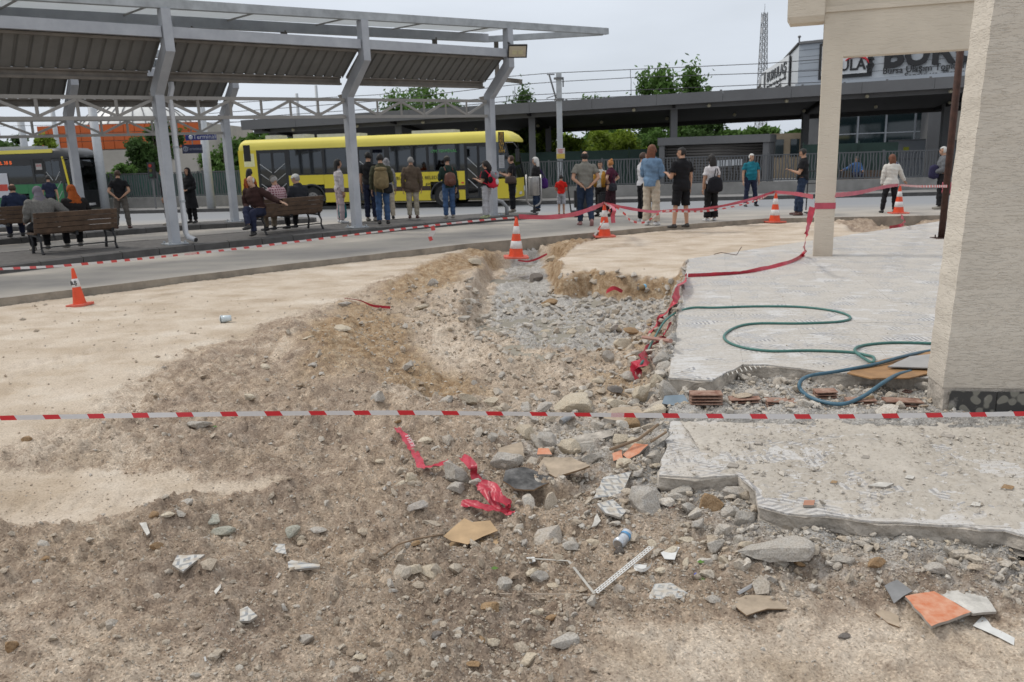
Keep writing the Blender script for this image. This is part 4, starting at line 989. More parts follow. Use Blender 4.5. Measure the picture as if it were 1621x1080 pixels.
def stucco(name,col,sc_=1.0,scratch=True):
 m=bpy.data.materials.new(name);m.use_nodes=True
 t,b=nodes(m);L=t.links;b.inputs['Roughness'].default_value=0.9;b.inputs['Specular IOR Level'].default_value=0.25
 geo=t.nodes.new('ShaderNodeNewGeometry')
 mp_=t.nodes.new('ShaderNodeMapping');mp_.inputs['Scale'].default_value=(11*sc_,11*sc_,60*sc_);mp_.inputs['Rotation'].default_value=(0,0.12,0);L.new(geo.outputs['Position'],mp_.inputs[0])
 n=t.nodes.new('ShaderNodeTexNoise');n.inputs['Scale'].default_value=1.3;n.inputs['Detail'].default_value=3.5;n.inputs['Distortion'].default_value=1.1;L.new(mp_.outputs[0],n.inputs['Vector'])
 rp=t.nodes.new('ShaderNodeValToRGB');e=rp.color_ramp.elements;e[0].position=0.34;e[0].color=(0,0,0,1);e[1].position=0.50;e[1].color=(1,1,1,1);L.new(n.outputs[0],rp.inputs[0])
 n2=t.nodes.new('ShaderNodeTexNoise');n2.inputs['Scale'].default_value=90;n2.inputs['Detail'].default_value=4;L.new(geo.outputs['Position'],n2.inputs['Vector'])
 bp=t.nodes.new('ShaderNodeBump');bp.inputs['Distance'].default_value=0.0028;bp.inputs['Strength'].default_value=1.0;L.new(rp.outputs[0],bp.inputs['Height'])
 bp2=t.nodes.new('ShaderNodeBump');bp2.inputs['Distance'].default_value=0.0025;L.new(n2.outputs[0],bp2.inputs['Height']);L.new(bp.outputs[0],bp2.inputs['Normal']);L.new(bp2.outputs[0],b.inputs['Normal'])
 n4=t.nodes.new('ShaderNodeTexNoise');n4.inputs['Scale'].default_value=1.5;n4.inputs['Detail'].default_value=4;L.new(geo.outputs['Position'],n4.inputs['Vector'])
 r4=t.nodes.new('ShaderNodeValToRGB');e=r4.color_ramp.elements;e[0].position=0.3;e[0].color=(*[c*0.92 for c in col],1);e[1].position=0.7;e[1].color=(*[c*1.06 for c in col],1);L.new(n4.outputs[0],r4.inputs[0])
 spz=t.nodes.new('ShaderNodeSeparateXYZ');L.new(geo.outputs['Position'],spz.inputs[0])
 mz=t.nodes.new('ShaderNodeMapRange');mz.inputs[1].default_value=0.45;mz.inputs[2].default_value=-0.05;mz.inputs[3].default_value=0.0;mz.inputs[4].default_value=0.55;L.new(spz.outputs[2],mz.inputs[0])
 nd=t.nodes.new('ShaderNodeTexNoise');nd.inputs['Scale'].default_value=9;nd.inputs['Detail'].default_value=6;nd.inputs['Roughness'].default_value=.7;L.new(geo.outputs['Position'],nd.inputs['Vector'])
 mu=t.nodes.new('ShaderNodeMath');mu.operation='MULTIPLY';mu.use_clamp=True;L.new(mz.outputs[0],mu.inputs[0]);L.new(nd.outputs[0],mu.inputs[1])
 dm_=t.nodes.new('ShaderNodeMixRGB');L.new(mu.outputs[0],dm_.inputs[0]);L.new(r4.outputs[0],dm_.inputs[1]);dm_.inputs[2].default_value=(0.30,0.25,0.20,1)
 L.new(dm_.outputs[0],b.inputs['Base Color'])
 return m
M_STUCCO=stucco('scratched_render',(0.60,0.55,0.475))
M_STUCCO2=stucco('cream_render',(0.60,0.535,0.44),0.45)
A=G(1491,629,-0.05);B=G(1475,616,-0.05)
dirn=(B-A).normalized();
right=Vector((dirn.y,-dirn.x,0))
pil=thing('pillar','broad beige rendered pillar standing at the right edge of the photo','pillar',(A.x,A.y,-0.06))
dep=0.34
P0,P1_=A,A+right*1.1;P2_=P1_+dirn*dep;P3_=A+dirn*dep
def ringpoly(k):
 c=(P0+P1_+P2_+P3_)/4
 return[tuple((c+(q-c)*1.0+(q-c).normalized()*k))[:2]for q in(P0,P1_,P2_,P3_)]
mb=MB()
V=[];nz=60
for i in range(nz+1):
 z=0.02+(5.2-0.02)*i/nz
 for q in(P0,P1_,P2_,P3_):
  j=0.004*math.sin(i*2.3+q.x*9)+random.uniform(-0.003,0.003)
  V.append(Vector((q.x+j+0.045*z,q.y+j*0.5,z)))
F_=[(i*4+k,i*4+(k+1)%4,(i+1)*4+(k+1)%4,(i+1)*4+k)for i in range(nz)for k in range(4)]+[(3,2,1,0),(nz*4,nz*4+1,nz*4+2,nz*4+3)]
mb.add(V,F_);mb.build('rendered_shaft',M_STUCCO,pil)
mb=MB();mb.prism(ringpoly(-0.012),-0.24,0.018);mb.build('mortar_foot',M_SCREED,pil)
def skirt_mat():
 m=bpy.data.materials.new('dark_printed_skirting');m.use_nodes=True;t,b=nodes(m);L=t.links;b.inputs['Roughness'].default_value=0.4
 geo=t.nodes.new('ShaderNodeNewGeometry');v=t.nodes.new('ShaderNodeTexVoronoi');v.inputs['Scale'].default_value=16;v.feature='SMOOTH_F1';L.new(geo.outputs['Position'],v.inputs['Vector'])
 r=t.nodes.new('ShaderNodeValToRGB');e=r.color_ramp.elements;e[0].position=0.36;e[0].color=(0.18,0.175,0.15,1);e[1].position=0.42;e[1].color=(0.035,0.036,0.036,1);L.new(v.outputs['Distance'],r.inputs[0])
 n=t.nodes.new('ShaderNodeTexNoise');n.inputs['Scale'].default_value=18;n.inputs['Detail'].default_value=6;L.new(geo.outputs['Position'],n.inputs['Vector'])
 r2=t.nodes.new('ShaderNodeValToRGB');e=r2.color_ramp.elements;e[0].position=0.58;e[0].color=(0,0,0,1);e[1].position=0.75;e[1].color=(0.6,0.6,0.6,1);L.new(n.outputs[0],r2.inputs[0])
 x=t.nodes.new('ShaderNodeMixRGB');L.new(r2.outputs[0],x.inputs[0]);L.new(r.outputs[0],x.inputs[1]);x.inputs[2].default_value=(0.33,0.31,0.28,1);L.new(x.outputs[0],b.inputs['Base Color'])
 return m
M_SKIRT=skirt_mat()
for i in range(4):
 a=A+right*(0.045+i*0.31)-dirn*0.022;b=A+right*(0.045+i*0.31+0.304)-dirn*0.022
 mb=MB();mb.prism([tuple(a)[:2],tuple(b)[:2],tuple(b+dirn*0.012)[:2],tuple(a+dirn*0.012)[:2]],-0.20,0.0);mb.build('skirting_tile',M_SKIRT,pil)
pa=G(1287,406,-0.06);pb=G(1318,407,-0.06)
ZB_=AT(1320,91,pa.y).z;qb=G(1535,77,ZB_);bd=Vector((qb.x-pa.x,qb.y-pa.y,0)).normalized();bn=Vector((-bd.y,bd.x,0))
porch=thing('porch_frame','cream rendered porch post and deep beam meeting behind the big pillar','porch',(pa.x,pa.y,-0.06))
pb=pa+bd*(pb-pa).dot(bd)
def q4(a,b,dp):return[tuple(a)[:2],tuple(b)[:2],tuple(b+bn*dp)[:2],tuple(a+bn*dp)[:2]]
mb=MB();mb.prism(q4(pa,pb,0.30),-0.06,ZB_);mb.build('post',M_STUCCO2,porch)
far=pa+bd*5.2
zb=ZB_
mb=MB();mb.prism(q4(pa,far,0.30),zb,3.78);mb.build('beam',M_STUCCO2,porch)
mb=MB();mb.prism(q4(pa-bn*0.03,far-bn*0.03,0.36),3.78,3.86);mb.build('beam_lip',M_STUCCO2,porch)
ea=pa-bd*0.56-bn*0.10;eb=pa-bd*0.004-bn*0.10
ZE=AT(1232,22,ea.y).z
V=[ea+Vector((0,0,ZE)),eb+Vector((0,0,ZE)),eb+bn*0.5+Vector((0,0,ZE)),ea+bn*0.5+Vector((0,0,ZE))]
ec=ea+bd*0.05+bn*0.05
V=[Vector((q.x,q.y,q.z))for q in V]
mb=MB()
mb.add([ea+Vector((0,0,ZE)),eb+Vector((0,0,ZE)),eb+bn*0.5+Vector((0,0,ZE)),ea+bn*0.5+Vector((0,0,ZE)),ea+Vector((0,0,4.6)),eb+Vector((0,0,4.6)),eb+bn*0.5+Vector((0,0,4.6)),ea+bn*0.5+Vector((0,0,4.6)),ec+Vector((0,0,ZE-.09)),eb+bn*0.05+Vector((0,0,ZE-.09)),eb+bn*0.45+Vector((0,0,ZE-.09)),ec+bn*0.40+Vector((0,0,ZE-.09))],[(4,5,6,7),(0,1,5,4),(1,2,6,5),(2,3,7,6),(3,0,4,7),(0,8,9,1),(1,9,10,2),(2,10,11,3),(3,11,8,0),(8,11,10,9)])
mb.build('eave',M_STUCCO2,porch)
mb=MB();rp0=pa-bn*0.25;rf=far-bn*0.25
mb.prism([tuple(pa-bd*0.6-bn*0.1)[:2],tuple(far-bn*0.1)[:2],tuple(far+bn*0.5)[:2],tuple(pa-bd*0.6+bn*0.5)[:2]],4.602,4.8);mb.build('roof_edge',M_STUCCO2,porch)
mb=MB();mb.prism(q4(pa+bn*.03,far+bn*.03,0.26),3.862,4.6);mb.build('upper_beam',M_STUCCO2,porch)
M_RUST=mat('rusty_steel',(0.052,0.022,0.015),0.8,0.4,9.0,0.001,60)
rb=G(1490,377,-0.06)
pr=thing('steel_prop','dark rusty round steel prop holding up the porch beam','prop',(rb.x,rb.y,-0.06))
tp=AT(1520,84,rb.y-0.4)
mb=MB();mb.tube([rb+Vector((0,0,0.012)),Vector((tp.x,tp.y,tp.z))+(Vector((tp.x,tp.y,tp.z))-rb)*0.02],0.062,12);mb.build('tube',M_RUST,pr,smooth=True)
mb=MB();mb.box(rb+Vector((0,0,0.004)),(0.30,0.30,0.012));mb.build('foot_plate',M_RUST,pr)
for sx in(-1,1):mb=MB();mb.tube([rb+Vector((0.12*sx,0,0.0)),rb+Vector((0.12*sx,0,0.07))],0.012,6);mb.build('bolt',M_RUST,pr)
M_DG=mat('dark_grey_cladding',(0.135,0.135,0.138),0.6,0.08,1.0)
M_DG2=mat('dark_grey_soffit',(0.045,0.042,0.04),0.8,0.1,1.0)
M_DG3=mat('grey_steel',(0.15,0.15,0.155),0.55,0.08,2.0)
def sh_y(x):return far_y(x)+6.5
SH0,SH1=Vector((AT(383,214,46.8).x,46.8,0)),Vector((34,sh_y(34)-0.5,0))
SHD=(SH1-SH0).normalized();SHN=Vector((-SHD.y,SHD.x,0));SHL=(SH1-SH0).length
def shz(s):return 3.62+0.0178*s
sh=thing('tram_shelter','long dark grey flat roofed tram platform shelter behind the buses','shelter',(SH0.x,SH0.y,0))
def shp(s,n,dz):q=SH0+SHD*s+SHN*n;return Vector((q.x,q.y,shz(s)+dz))
s=0;k=0
while s<SHL:
 e=min(s+3.2,SHL)-0.012
 mb=MB();mb.add([shp(s,0,0),shp(e,0,0),shp(e,0,0.52),shp(s,0,0.52),shp(s,0.08,0),shp(e,0.08,0),shp(e,0.08,0.52),shp(s,0.08,0.52)],[(0,1,2,3),(5,4,7,6),(3,2,6,7),(0,4,5,1),(0,3,7,4),(1,5,6,2)]);mb.build('fascia_panel',M_DG,sh)
 s+=3.2
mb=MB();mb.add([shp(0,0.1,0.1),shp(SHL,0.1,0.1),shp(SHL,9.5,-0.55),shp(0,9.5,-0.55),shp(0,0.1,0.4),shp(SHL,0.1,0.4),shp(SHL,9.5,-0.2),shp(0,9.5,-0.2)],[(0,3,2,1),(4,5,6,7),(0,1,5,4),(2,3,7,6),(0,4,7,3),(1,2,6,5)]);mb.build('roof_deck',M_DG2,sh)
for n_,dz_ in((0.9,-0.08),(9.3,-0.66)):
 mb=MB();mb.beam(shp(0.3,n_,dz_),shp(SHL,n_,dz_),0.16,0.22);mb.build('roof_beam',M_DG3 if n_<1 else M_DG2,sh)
for i,s in enumerate(np.arange(1.2,SHL,7.35)):
 for n_ in(1.3,7.4):
  q=shp(s,n_,-0.05*n_);mb=MB();mb.beam((q.x,q.y,-0.2),(q.x,q.y,q.z-0.03),0.34,0.30,up=(0,1,0));mb.build('column',M_DG,sh)
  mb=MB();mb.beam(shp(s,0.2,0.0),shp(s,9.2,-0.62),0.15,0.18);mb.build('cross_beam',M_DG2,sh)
M_LAMP=mat('cream_lamp',(0.55,0.5,0.36),0.4,0.05)
for s in np.arange(2.6,SHL,3.7):
 for n_,d in((0.55,-0.12),(6.0,-0.42)):
  q=shp(s+(n_*0.3),n_,d);mb=MB();mb.ell(q,(0.10,0.10,0.09),8,5);mb.build('ceiling_light',M_LAMP,sh)
M_PIN=mat('white_bolt',(0.7,0.7,0.7),0.5)
for s in np.arange(0.8,SHL,1.9):
 q=shp(s,0.03,0.55);mb=MB();mb.box(q,(0.10,0.05,0.05));mb.build('roof_clip',M_DG3,sh)
ka=AT(1043,270,43.2);kb=AT(1216,262,41.0)
kd=(Vector((kb.x,kb.y,0))-Vector((ka.x,ka.y,0)));kl=kd.length;kd.normalize();kn=Vector((-kd.y,kd.x,0))
kk=thing('kiosk','dark grey kiosk with its roller shutter pulled down','kiosk',(ka.x,ka.y,-0.2))
def kp(s,n,z):return Vector((ka.x,ka.y,0))+kd*s+kn*n+Vector((0,0,z))
kz=AT(1130,216,42.1).z
mb=MB()
for s in(0.0,kl-0.28):
 mb=MB();mb.prism([tuple(kp(s,0,0))[:2],tuple(kp(s+0.28,0,0))[:2],tuple(kp(s+0.28,2.4,0))[:2],tuple(kp(s,2.4,0))[:2]],-0.2,kz);mb.build('side_wall',M_DG,kk)
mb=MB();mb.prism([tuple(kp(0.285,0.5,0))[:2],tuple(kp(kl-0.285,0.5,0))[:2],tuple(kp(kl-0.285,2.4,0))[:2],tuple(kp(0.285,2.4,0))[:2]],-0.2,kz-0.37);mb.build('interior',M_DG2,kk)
mb=MB();mb.prism([tuple(kp(-0.06,-0.08,0))[:2],tuple(kp(kl+0.06,-0.08,0))[:2],tuple(kp(kl+0.06,2.5,0))[:2],tuple(kp(-0.06,2.5,0))[:2]],kz-0.36,kz+0.02);mb.build('roof_box',M_DG,kk)
M_SLAT=mat('shutter_slat',(0.085,0.078,0.072),0.5,0.06,1.0)
nsl=16;zz0=-0.15;zz1=kz-0.37
for i in range(nsl):
 a=zz0+(zz1-zz0)*i/nsl;h=(zz1-zz0)/nsl
 mb=MB();mb.add([kp(0.285,0.10,a),kp(kl-0.285,0.10,a),kp(kl-0.285,0.06,a+h*0.5),kp(0.285,0.06,a+h*0.5),kp(0.285,0.10,a+h),kp(kl-0.285,0.10,a+h)],[(0,1,3,2),(2,3,5,4)])
 mb.build('shutter_slat',M_SLAT,kk)
pn=thing('notice_panel','pale blank notice panel fixed low in front of the kiosk shutter','panel',tuple(kp(2.9,-0.4,0.9)))
mb=MB();x0=AT(1131,255,41.3);x1=AT(1175,252,40.8)
mb.add([Vector((x0.x,x0.y,x0.z-0.28)),Vector((x1.x,x1.y,x1.z-0.28)),Vector((x1.x,x1.y,x1.z+0.0)),Vector((x0.x,x0.y,x0.z+0.02)),Vector((x0.x,x0.y+.05,x0.z-0.28)),Vector((x1.x,x1.y+.05,x1.z-0.28)),Vector((x1.x,x1.y+.05,x1.z)),Vector((x0.x,x0.y+.05,x0.z+0.02))],[(0,1,2,3),(5,4,7,6),(3,2,6,7),(0,4,5,1),(0,3,7,4),(1,5,6,2)])
mb.build('board',mat('pale_board',(0.42,0.44,0.46),0.4,0.05),pn)
mb=MB()
for x in(x0,x1):mb.beam((x.x,x.y+0.08,0.3),(x.x,x.y+0.08,x.z),0.05,0.05,up=(0,1,0))
mb.build('leg',M_DG3,pn)
M_RAIL=mat('grey_railing',(0.088,0.092,0.098),0.5,0.06,2.0)
def rail_run(xa,xb,off,label,h=0.95,zb=0.33,rowcol=None):
 t=thing('railing',label,'railing',(xa,far_y(xa)+off,zb),0,'grey railings with wavering bars')
 x=xa;i=0
 while x<xb:
  e=min(x+2.4,xb);y0,y1=far_y(x)+off,far_y(e)+off
  d=Vector((e-x,y1-y0,0));L=d.length;d.normalize()
  fr=MB()
  fr.beam((x,y0,zb+0.06),(e,y1,zb+0.06),0.04,0.05);fr.beam((x,y0,zb+h),(e,y1,zb+h),0.05,0.05)
  fr.beam((x+0.03,y0,zb-0.05),(x+0.03,y0,zb+h+0.08),0.07,0.07,up=(0,1,0))
  pnl=fr.build('railing_panel',rowcol or M_RAIL,t)
  br=MB();n=int(L/0.125);r=random.Random(i%5)
  for k in range(1,n):
   s=k*L/n;pts=[]
   for m in range(5):
    w=r.uniform(-0.035,0.035)if 0<m<4 else 0
    q=Vector((x,y0,0))+d*(s+w);pts.append((q.x,q.y,zb+0.07+(h-0.09)*m/4))
   for a,b_ in zip(pts[:-1],pts[1:]):br.beam(a,b_,0.05,0.02,up=(0,1,0.001))
  tag(br.build('bars',rowcol or M_RAIL,pnl),kind='stuff')
  x=e;i+=1
rail_run(-0.5,21.5,2.6,'long grey railing of wavering bars beyond the road on the right',h=1.15)
rail_run(-34,-12.8,2.6,'grey railing of wavering bars beyond the road on the left',h=1.15)
M_GF=mat('dark_green_screen',(0.018,0.040,0.032),0.8,0.25,1.2)
M_GF2=mat('teal_green_screen',(0.030,0.075,0.062),0.8,0.25,1.2)
def fence_run(xa,xb,off,ztop,m,label,step=2.5):
 t=thing('fence',label,'fence',(xa,far_y(xa)+off,-0.3),0,'dark green screened fences')
 x=xa
 while x<xb:
  e=min(x+step,xb);y0,y1=far_y(x)+off,far_y(e)+off
  mb=MB();mb.beam((x+0.04,y0,(ztop-0.3)/2),(e-0.04,y1,(ztop-0.3)/2),0.03,ztop+0.3-0.02);mb.build('screen_panel',m,t)
  mb=MB();mb.beam((x,y0,-0.3),(x,y0,ztop+0.1),0.06,0.06,up=(0,1,0));mb.build('fence_post',M_GF,t)
  x=e
fence_run(-3.5,9.5,9.5,1.95,M_GF,'dark green screened fence under the shelter roof beside the trees')
fence_run(-36,-11.6,5.2,0.92+0.5,M_GF2,'teal green screened fence behind the railing on the left')
fence_run(14.2,18.5,6.2,1.9,M_GF,'short dark green fence right of the kiosk')
M_CLAD=mat('light_grey_cladding',(0.50,0.525,0.55),0.5,0.05,0.6)
M_CLADS=mat('cool_grey_cladding',(0.36,0.395,0.44),0.5,0.05,0.6)
M_SIGNW=mat('sign_white',(0.62,0.635,0.65),0.4,0.03)
M_SIGNK=mat('sign_black',(0.012,0.012,0.014),0.4,0.03)
M_RED=mat('sign_red',(0.55,0.03,0.04),0.4,0.03)
C0=AT(1262,148,58.0);C1=AT(1525,131,52.3)
bx0=Vector((C0.x,58.0,0));bdir=(Vector((C1.x,52.3,0))-bx0).normalized();bnn=Vector((-bdir.y,bdir.x,0))
zt_b=AT(1262,70,58).z;zb_b=C0.z
of=thing('office_building','grey clad transport office with big black lettered signs on its upper floor','building',(bx0.x,bx0.y,-0.3))
def bp_(s,n,z):q=bx0+bdir*s+bnn*n;return Vector((q.x,q.y,z))
W=26.0
rows=6
for i in range(rows):
 z0=zb_b+0.62+(zt_b-zb_b-0.62)*i/rows+0.012;z1=zb_b+0.62+(zt_b-zb_b-0.62)*(i+1)/rows-0.012
 s=0
 while s<W:
  e=min(s+(2.6 if s<2 else 4.2),W)
  mb=MB();mb.beam(bp_(s+0.012,0,(z0+z1)/2),bp_(e-0.012,0,(z0+z1)/2),0.08,z1-z0);mb.build('cladding_panel',M_CLADS if s<2.3 else M_CLAD,of)
  s=e
mb=MB();mb.prism([tuple(bp_(0.05,0.06,0))[:2],tuple(bp_(W,0.06,0))[:2],tuple(bp_(W,9,0))[:2],tuple(bp_(0.05,9,0))[:2]],zb_b+0.62,zt_b-0.02);mb.build('upper_wall',M_DG3,of)
mb=MB();mb.beam(bp_(0,-0.25,zb_b+0.33),bp_(W,-0.25,zb_b+0.33),0.5,0.52);mb.build('ledge',M_CLADS,of)
mb=MB();mb.beam(bp_(0,-0.02,zt_b+0.05),bp_(W,-0.02,zt_b+0.05),0.3,0.16);mb.build('coping',M_DG3,of)
mb=MB();mb.prism([tuple(bp_(0,-0.3,0))[:2],tuple(bp_(W,-0.3,0))[:2],tuple(bp_(W,8,0))[:2],tuple(bp_(0,8,0))[:2]],zb_b-0.15,zb_b+0.05);mb.build('underside',M_DG2,of)
fb_=Vector((AT(1184,168,84).x,84.0,0));zfar=AT(1184,168,84).z
fdir=(fb_-bx0).normalized();fl_=(fb_-bx0).length
def fp(s,z,n=0.0):q=bx0+fdir*s+Vector((fdir.y,-fdir.x,0))*-n;return Vector((q.x,q.y,z))
mb=MB();zt2=AT(1184,158,84).z;zfb=AT(1184,166,84).z
mb.add([fp(0,zb_b),fp(fl_,zfb),fp(fl_,zt2),fp(0,zt_b),fp(0,zb_b)+bdir*0.3,fp(fl_,zfb)+bdir*2,fp(fl_,zt2)+bdir*2,fp(0,zt_b)+bdir*0.3],[(1,0,3,2),(4,5,6,7),(3,7,6,2),(0,1,5,4),(1,2,6,5)])
mb.build('flank_wall',M_CLAD,of)
mb=MB();mb.beam(fp(0,zt_b+0.04),fp(fl_,zt2+0.04),0.2,0.14);mb.build('flank_coping',M_DG2,of)
for s in(1.0,):
 mb=MB();mb.tube([bp_(-0.1,0.3,zt_b),bp_(-0.1,0.3,zt_b+0.45)],0.05,6);mb.ell(bp_(-0.1,0.3,zt_b+0.5),(0.12,0.12,0.09),8,4);mb.build('roof_camera',M_DG3,of)
sgn=Vector((-fdir.y,fdir.x,0));
if sgn.dot(-bx0)<0:sgn=-sgn
def sign_frame(org,xd,nrm):
 return Matrix(((xd.x,0,nrm.x,org.x),(xd.y,0,nrm.y,org.y),(xd.z,1,nrm.z,org.z),(0,0,0,1)))
def flank_sign():
 t=of
 xd=-fdir
 s0,s1=fl_*0.10,fl_*0.62
 zc=zb_b+1.7;h=2.1
 m1=MB()
 a=fp(s1,zc-h/2)+sgn*0.06;b=fp(s0,zc-h/2)+sgn*0.06
 def pn_(name,u0,u1,v0,v1,m,o):
  L=(b-a).length;mb=MB();q=[]
  for(u,v)in((u0,v0),(u1,v0),(u1,v1),(u0,v1)):q.append(a+xd*(u*L)+Vector((0,0,v*h))+sgn*o)
  q+=[p_-sgn*0.05 for p_ in q]
  mb.add(q,[(0,1,2,3),(7,6,5,4),(0,4,5,1),(1,5,6,2),(2,6,7,3),(3,7,4,0)]);mb.build(name,m,t)
 pn_('sign_frame',0,1,0,1,M_SIGNK,0.06);pn_('sign_board',0.03,0.985,0.06,1.02,M_SIGNW,0.12)
 pn_('sign_logo',0.04,0.19,-0.05,0.95,M_SIGNK,0.18);pn_('logo_field',0.065,0.165,0.05,0.86,M_SIGNW,0.23)
 L=(b-a).length
 text_mesh('sign_lettering','BURULAŞ',1.0,M_SIGNK,sign_frame(a+xd*(L*0.60)+Vector((0,0,h*0.66))+sgn*0.16,xd,sgn),t,0.03,sx=L*0.72/4.6,bold=0.02)
 text_mesh('sign_lettering','Bursa Ulaşım Toplu Taşım İşletmeciliği',0.30,M_SIGNK,sign_frame(a+xd*(L*0.60)+Vector((0,0,h*0.34))+sgn*0.16,xd,sgn),t,0.02,sx=L*0.74/5.4)
 text_mesh('sign_lettering','Sanayi ve Ticaret A.Ş.',0.30,M_SIGNK,sign_frame(a+xd*(L*0.62)+Vector((0,0,h*0.17))+sgn*0.16,xd,sgn),t,0.02,sx=L*0.40/3.0)
flank_sign()
nf=-bnn
def fs(px,py,out=0.12):
 d=ray(px,py);o=Vector((0,0,EYE));t_=(bx0-o).dot(bnn)/d.dot(bnn);return o+d*t_+nf*out
def quad_part(name,pts,m,th_=0.06):
 q=list(pts)+[p_-nf*th_ for p_ in pts]
 mb=MB();mb.add(q,[(0,1,2,3),(7,6,5,4),(0,4,5,1),(1,5,6,2),(2,6,7,3),(3,7,4,0)]);return mb.build(name,m,of)
def fr_pts(pxa,pxb,pya,pyb,out):
 a=fs(pxa,pyb,out);b_=fs(pxb,pyb,out);tz=fs(pxa,pya,out).z
 zz=a.z;b2=Vector((b_.x,b_.y,zz))
 return[a,b2,Vector((b2.x,b2.y,tz)),Vector((a.x,a.y,tz))]
quad_part('logo_surround',fr_pts(1296,1380,70,127,0.16),M_SIGNK)
quad_part('logo_board',fr_pts(1301,1373,74,121,0.24),M_SIGNW)
c=fs(1352,104,0.27);text_mesh('logo_lettering','BULAŞ',0.95,M_SIGNK,sign_frame(c,bdir,nf),of,0.03,sx=0.9,bold=0.02)
mb=MB();arc=[]
for i in range(13):
 a=rad(12+130*i/12);r=0.78;cc=fs(1356,106,0.29)
 arc.append(cc+bdir*(math.cos(a)*r*1.05)+Vector((0,0,math.sin(a)*r*0.82)))
mb.tube(arc,[0.02+0.07*math.sin(math.pi*i/12)**0.7 for i in range(13)],6);mb.build('logo_swoosh',M_RED,of)
M_PXF=FPX/56.0
c=fs(1398,103,0.16);text_mesh('sign_lettering','BURULAŞ',2.2,M_SIGNK,sign_frame(c+Vector((0,0,0.50)),bdir,nf),of,0.06,align='LEFT',sx=0.98,bold=0.075)
c=fs(1398,113.5,0.16);text_mesh('sign_lettering','Bursa Ulaşım Toplu Taşım İşletmeciliği',0.56,M_SIGNK,sign_frame(c,bdir,nf),of,0.03,align='LEFT',sx=0.94,bold=0.004)
c=fs(1432,121.5,0.16);text_mesh('sign_lettering','Sanayi ve Ticaret A.Ş.',0.56,M_SIGNK,sign_frame(c,bdir,nf),of,0.03,align='LEFT',sx=0.94,bold=0.004)
M_OG=mat('dark_office_glass',(0.012,0.024,0.027),0.06,0.2,0.4,spec=0.8)
M_AL=mat('aluminium_mullion',(0.36,0.38,0.41),0.4,0.05,2.0,metal=0.2)
zf=zb_b-0.2
s=2.0;bays=[]
while s<W-2:
 bays.append(s);s+=1.75
for i,s in enumerate(bays):
 if i in(4,5,10):continue
 for k,(za,zc_)in enumerate(((-0.2,1.05),(1.10,2.55),(2.60,4.05),(4.10,zf))):
  mb=MB();mb.beam(bp_(s+0.05,1.2,(za+zc_)/2),bp_(s+1.70,1.2,(za+zc_)/2),0.05,zc_-za);pane=mb.build('window_pane',M_OG,of)
  mb=MB();mb.beam(bp_(s,1.16,zc_+0.025),bp_(s+1.75,1.16,zc_+0.025),0.12,0.06);mb.build('window_rail',M_AL,pane)
 mb=MB();mb.beam(bp_(s,1.15,-0.3),bp_(s,1.15,zf),0.09,0.12,up=(0,1,0));mb.build('mullion',M_AL,of)
mb=MB();mb.prism([tuple(bp_(0.5,1.3,0))[:2],tuple(bp_(W,1.3,0))[:2],tuple(bp_(W,8,0))[:2],tuple(bp_(0.5,8,0))[:2]],-0.3,zf);mb.build('ground_floor_wall',M_DG,of)
for s in(8.3,19.0):
 mb=MB();mb.beam(bp_(s,0.5,-0.3),bp_(s,0.5,zf+0.05),0.9,0.9,up=(0,1,0));mb.build('column',M_DG,of)
M_BLIND=mat('pale_blind',(0.36,0.335,0.29),0.8,0.05)
for s in(9.2,10.2,11.4):
 mb=MB();mb.beam(bp_(s,1.22,3.1),bp_(s+0.75,1.22,3.1),0.05,2.3);mb.build('blind',M_BLIND,of)
ca_=AT(1404,258,49.5);cb_=AT(1463,256,48.6)
bxx=thing('plant_box','flat grey metal service cabinet with a small yellow sticker by the office','cabinet',(ca_.x,ca_.y,-0.3))
d=(Vector((cb_.x,cb_.y,0))-Vector((ca_.x,ca_.y,0)));dl=d.length;d.normalize();dn=Vector((d.y,-d.x,0))
zt3=AT(1404,222,49.5).z
mb=MB();o_=Vector((ca_.x,ca_.y,0));q=[o_,o_+d*dl,o_+d*dl-dn*1.2,o_-dn*1.2]
mb.prism([tuple(p_)[:2]for p_ in q],-0.3,zt3);mb.build('casing',mat('plant_grey',(0.25,0.27,0.30),0.45,0.05),bxx)
for z in(0.95,2.0):
 mb=MB();mb.beam(o_+dn*0.01+Vector((0,0,z)),o_+d*dl+dn*0.01+Vector((0,0,z)),0.03,0.05);mb.build('seam',M_DG,bxx)
mb=MB();mb.beam(o_+d*(dl*0.42)+dn*0.03+Vector((0,0,1.5)),o_+d*(dl*0.57)+dn*0.03+Vector((0,0,1.5)),0.02,0.26);mb.build('yellow_sticker',mat('sticker_yellow',(0.45,0.47,0.03),0.5),bxx)
mb=MB();mb.beam(o_+d*(dl*0.12)+dn*0.03+Vector((0,0,1.5)),o_+d*(dl*0.22)+dn*0.03+Vector((0,0,1.5)),0.02,0.24);mb.build('notice_sticker',mat('sticker_dark',(0.09,0.06,0.06),0.5),bxx)
sgp=AT(1418,262,38.2)
bs=thing('round_sign','small round blue and white traffic sign on a post by the railing','sign',(sgp.x,sgp.y,-0.3))
mb=MB();mb.tube([(sgp.x,sgp.y+0.05,-0.3),(sgp.x,sgp.y+0.05,sgp.z)],0.03,8);mb.build('post',M_DG3,bs)
def disc(name,c_,r,th_,m,par,yo=0.0):
 mb=MB();mb.tube([(c_.x,c_.y+yo,c_.z),(c_.x,c_.y+yo+th_,c_.z)],r,20);return mb.build(name,m,par)
disc('rim',sgp,0.17,0.02,mat('sign_rim',(0.6,0.62,0.66),0.4),bs);disc('face',sgp,0.135,0.02,mat('sign_blue',(0.05,0.12,0.38),0.4),bs,-0.012)
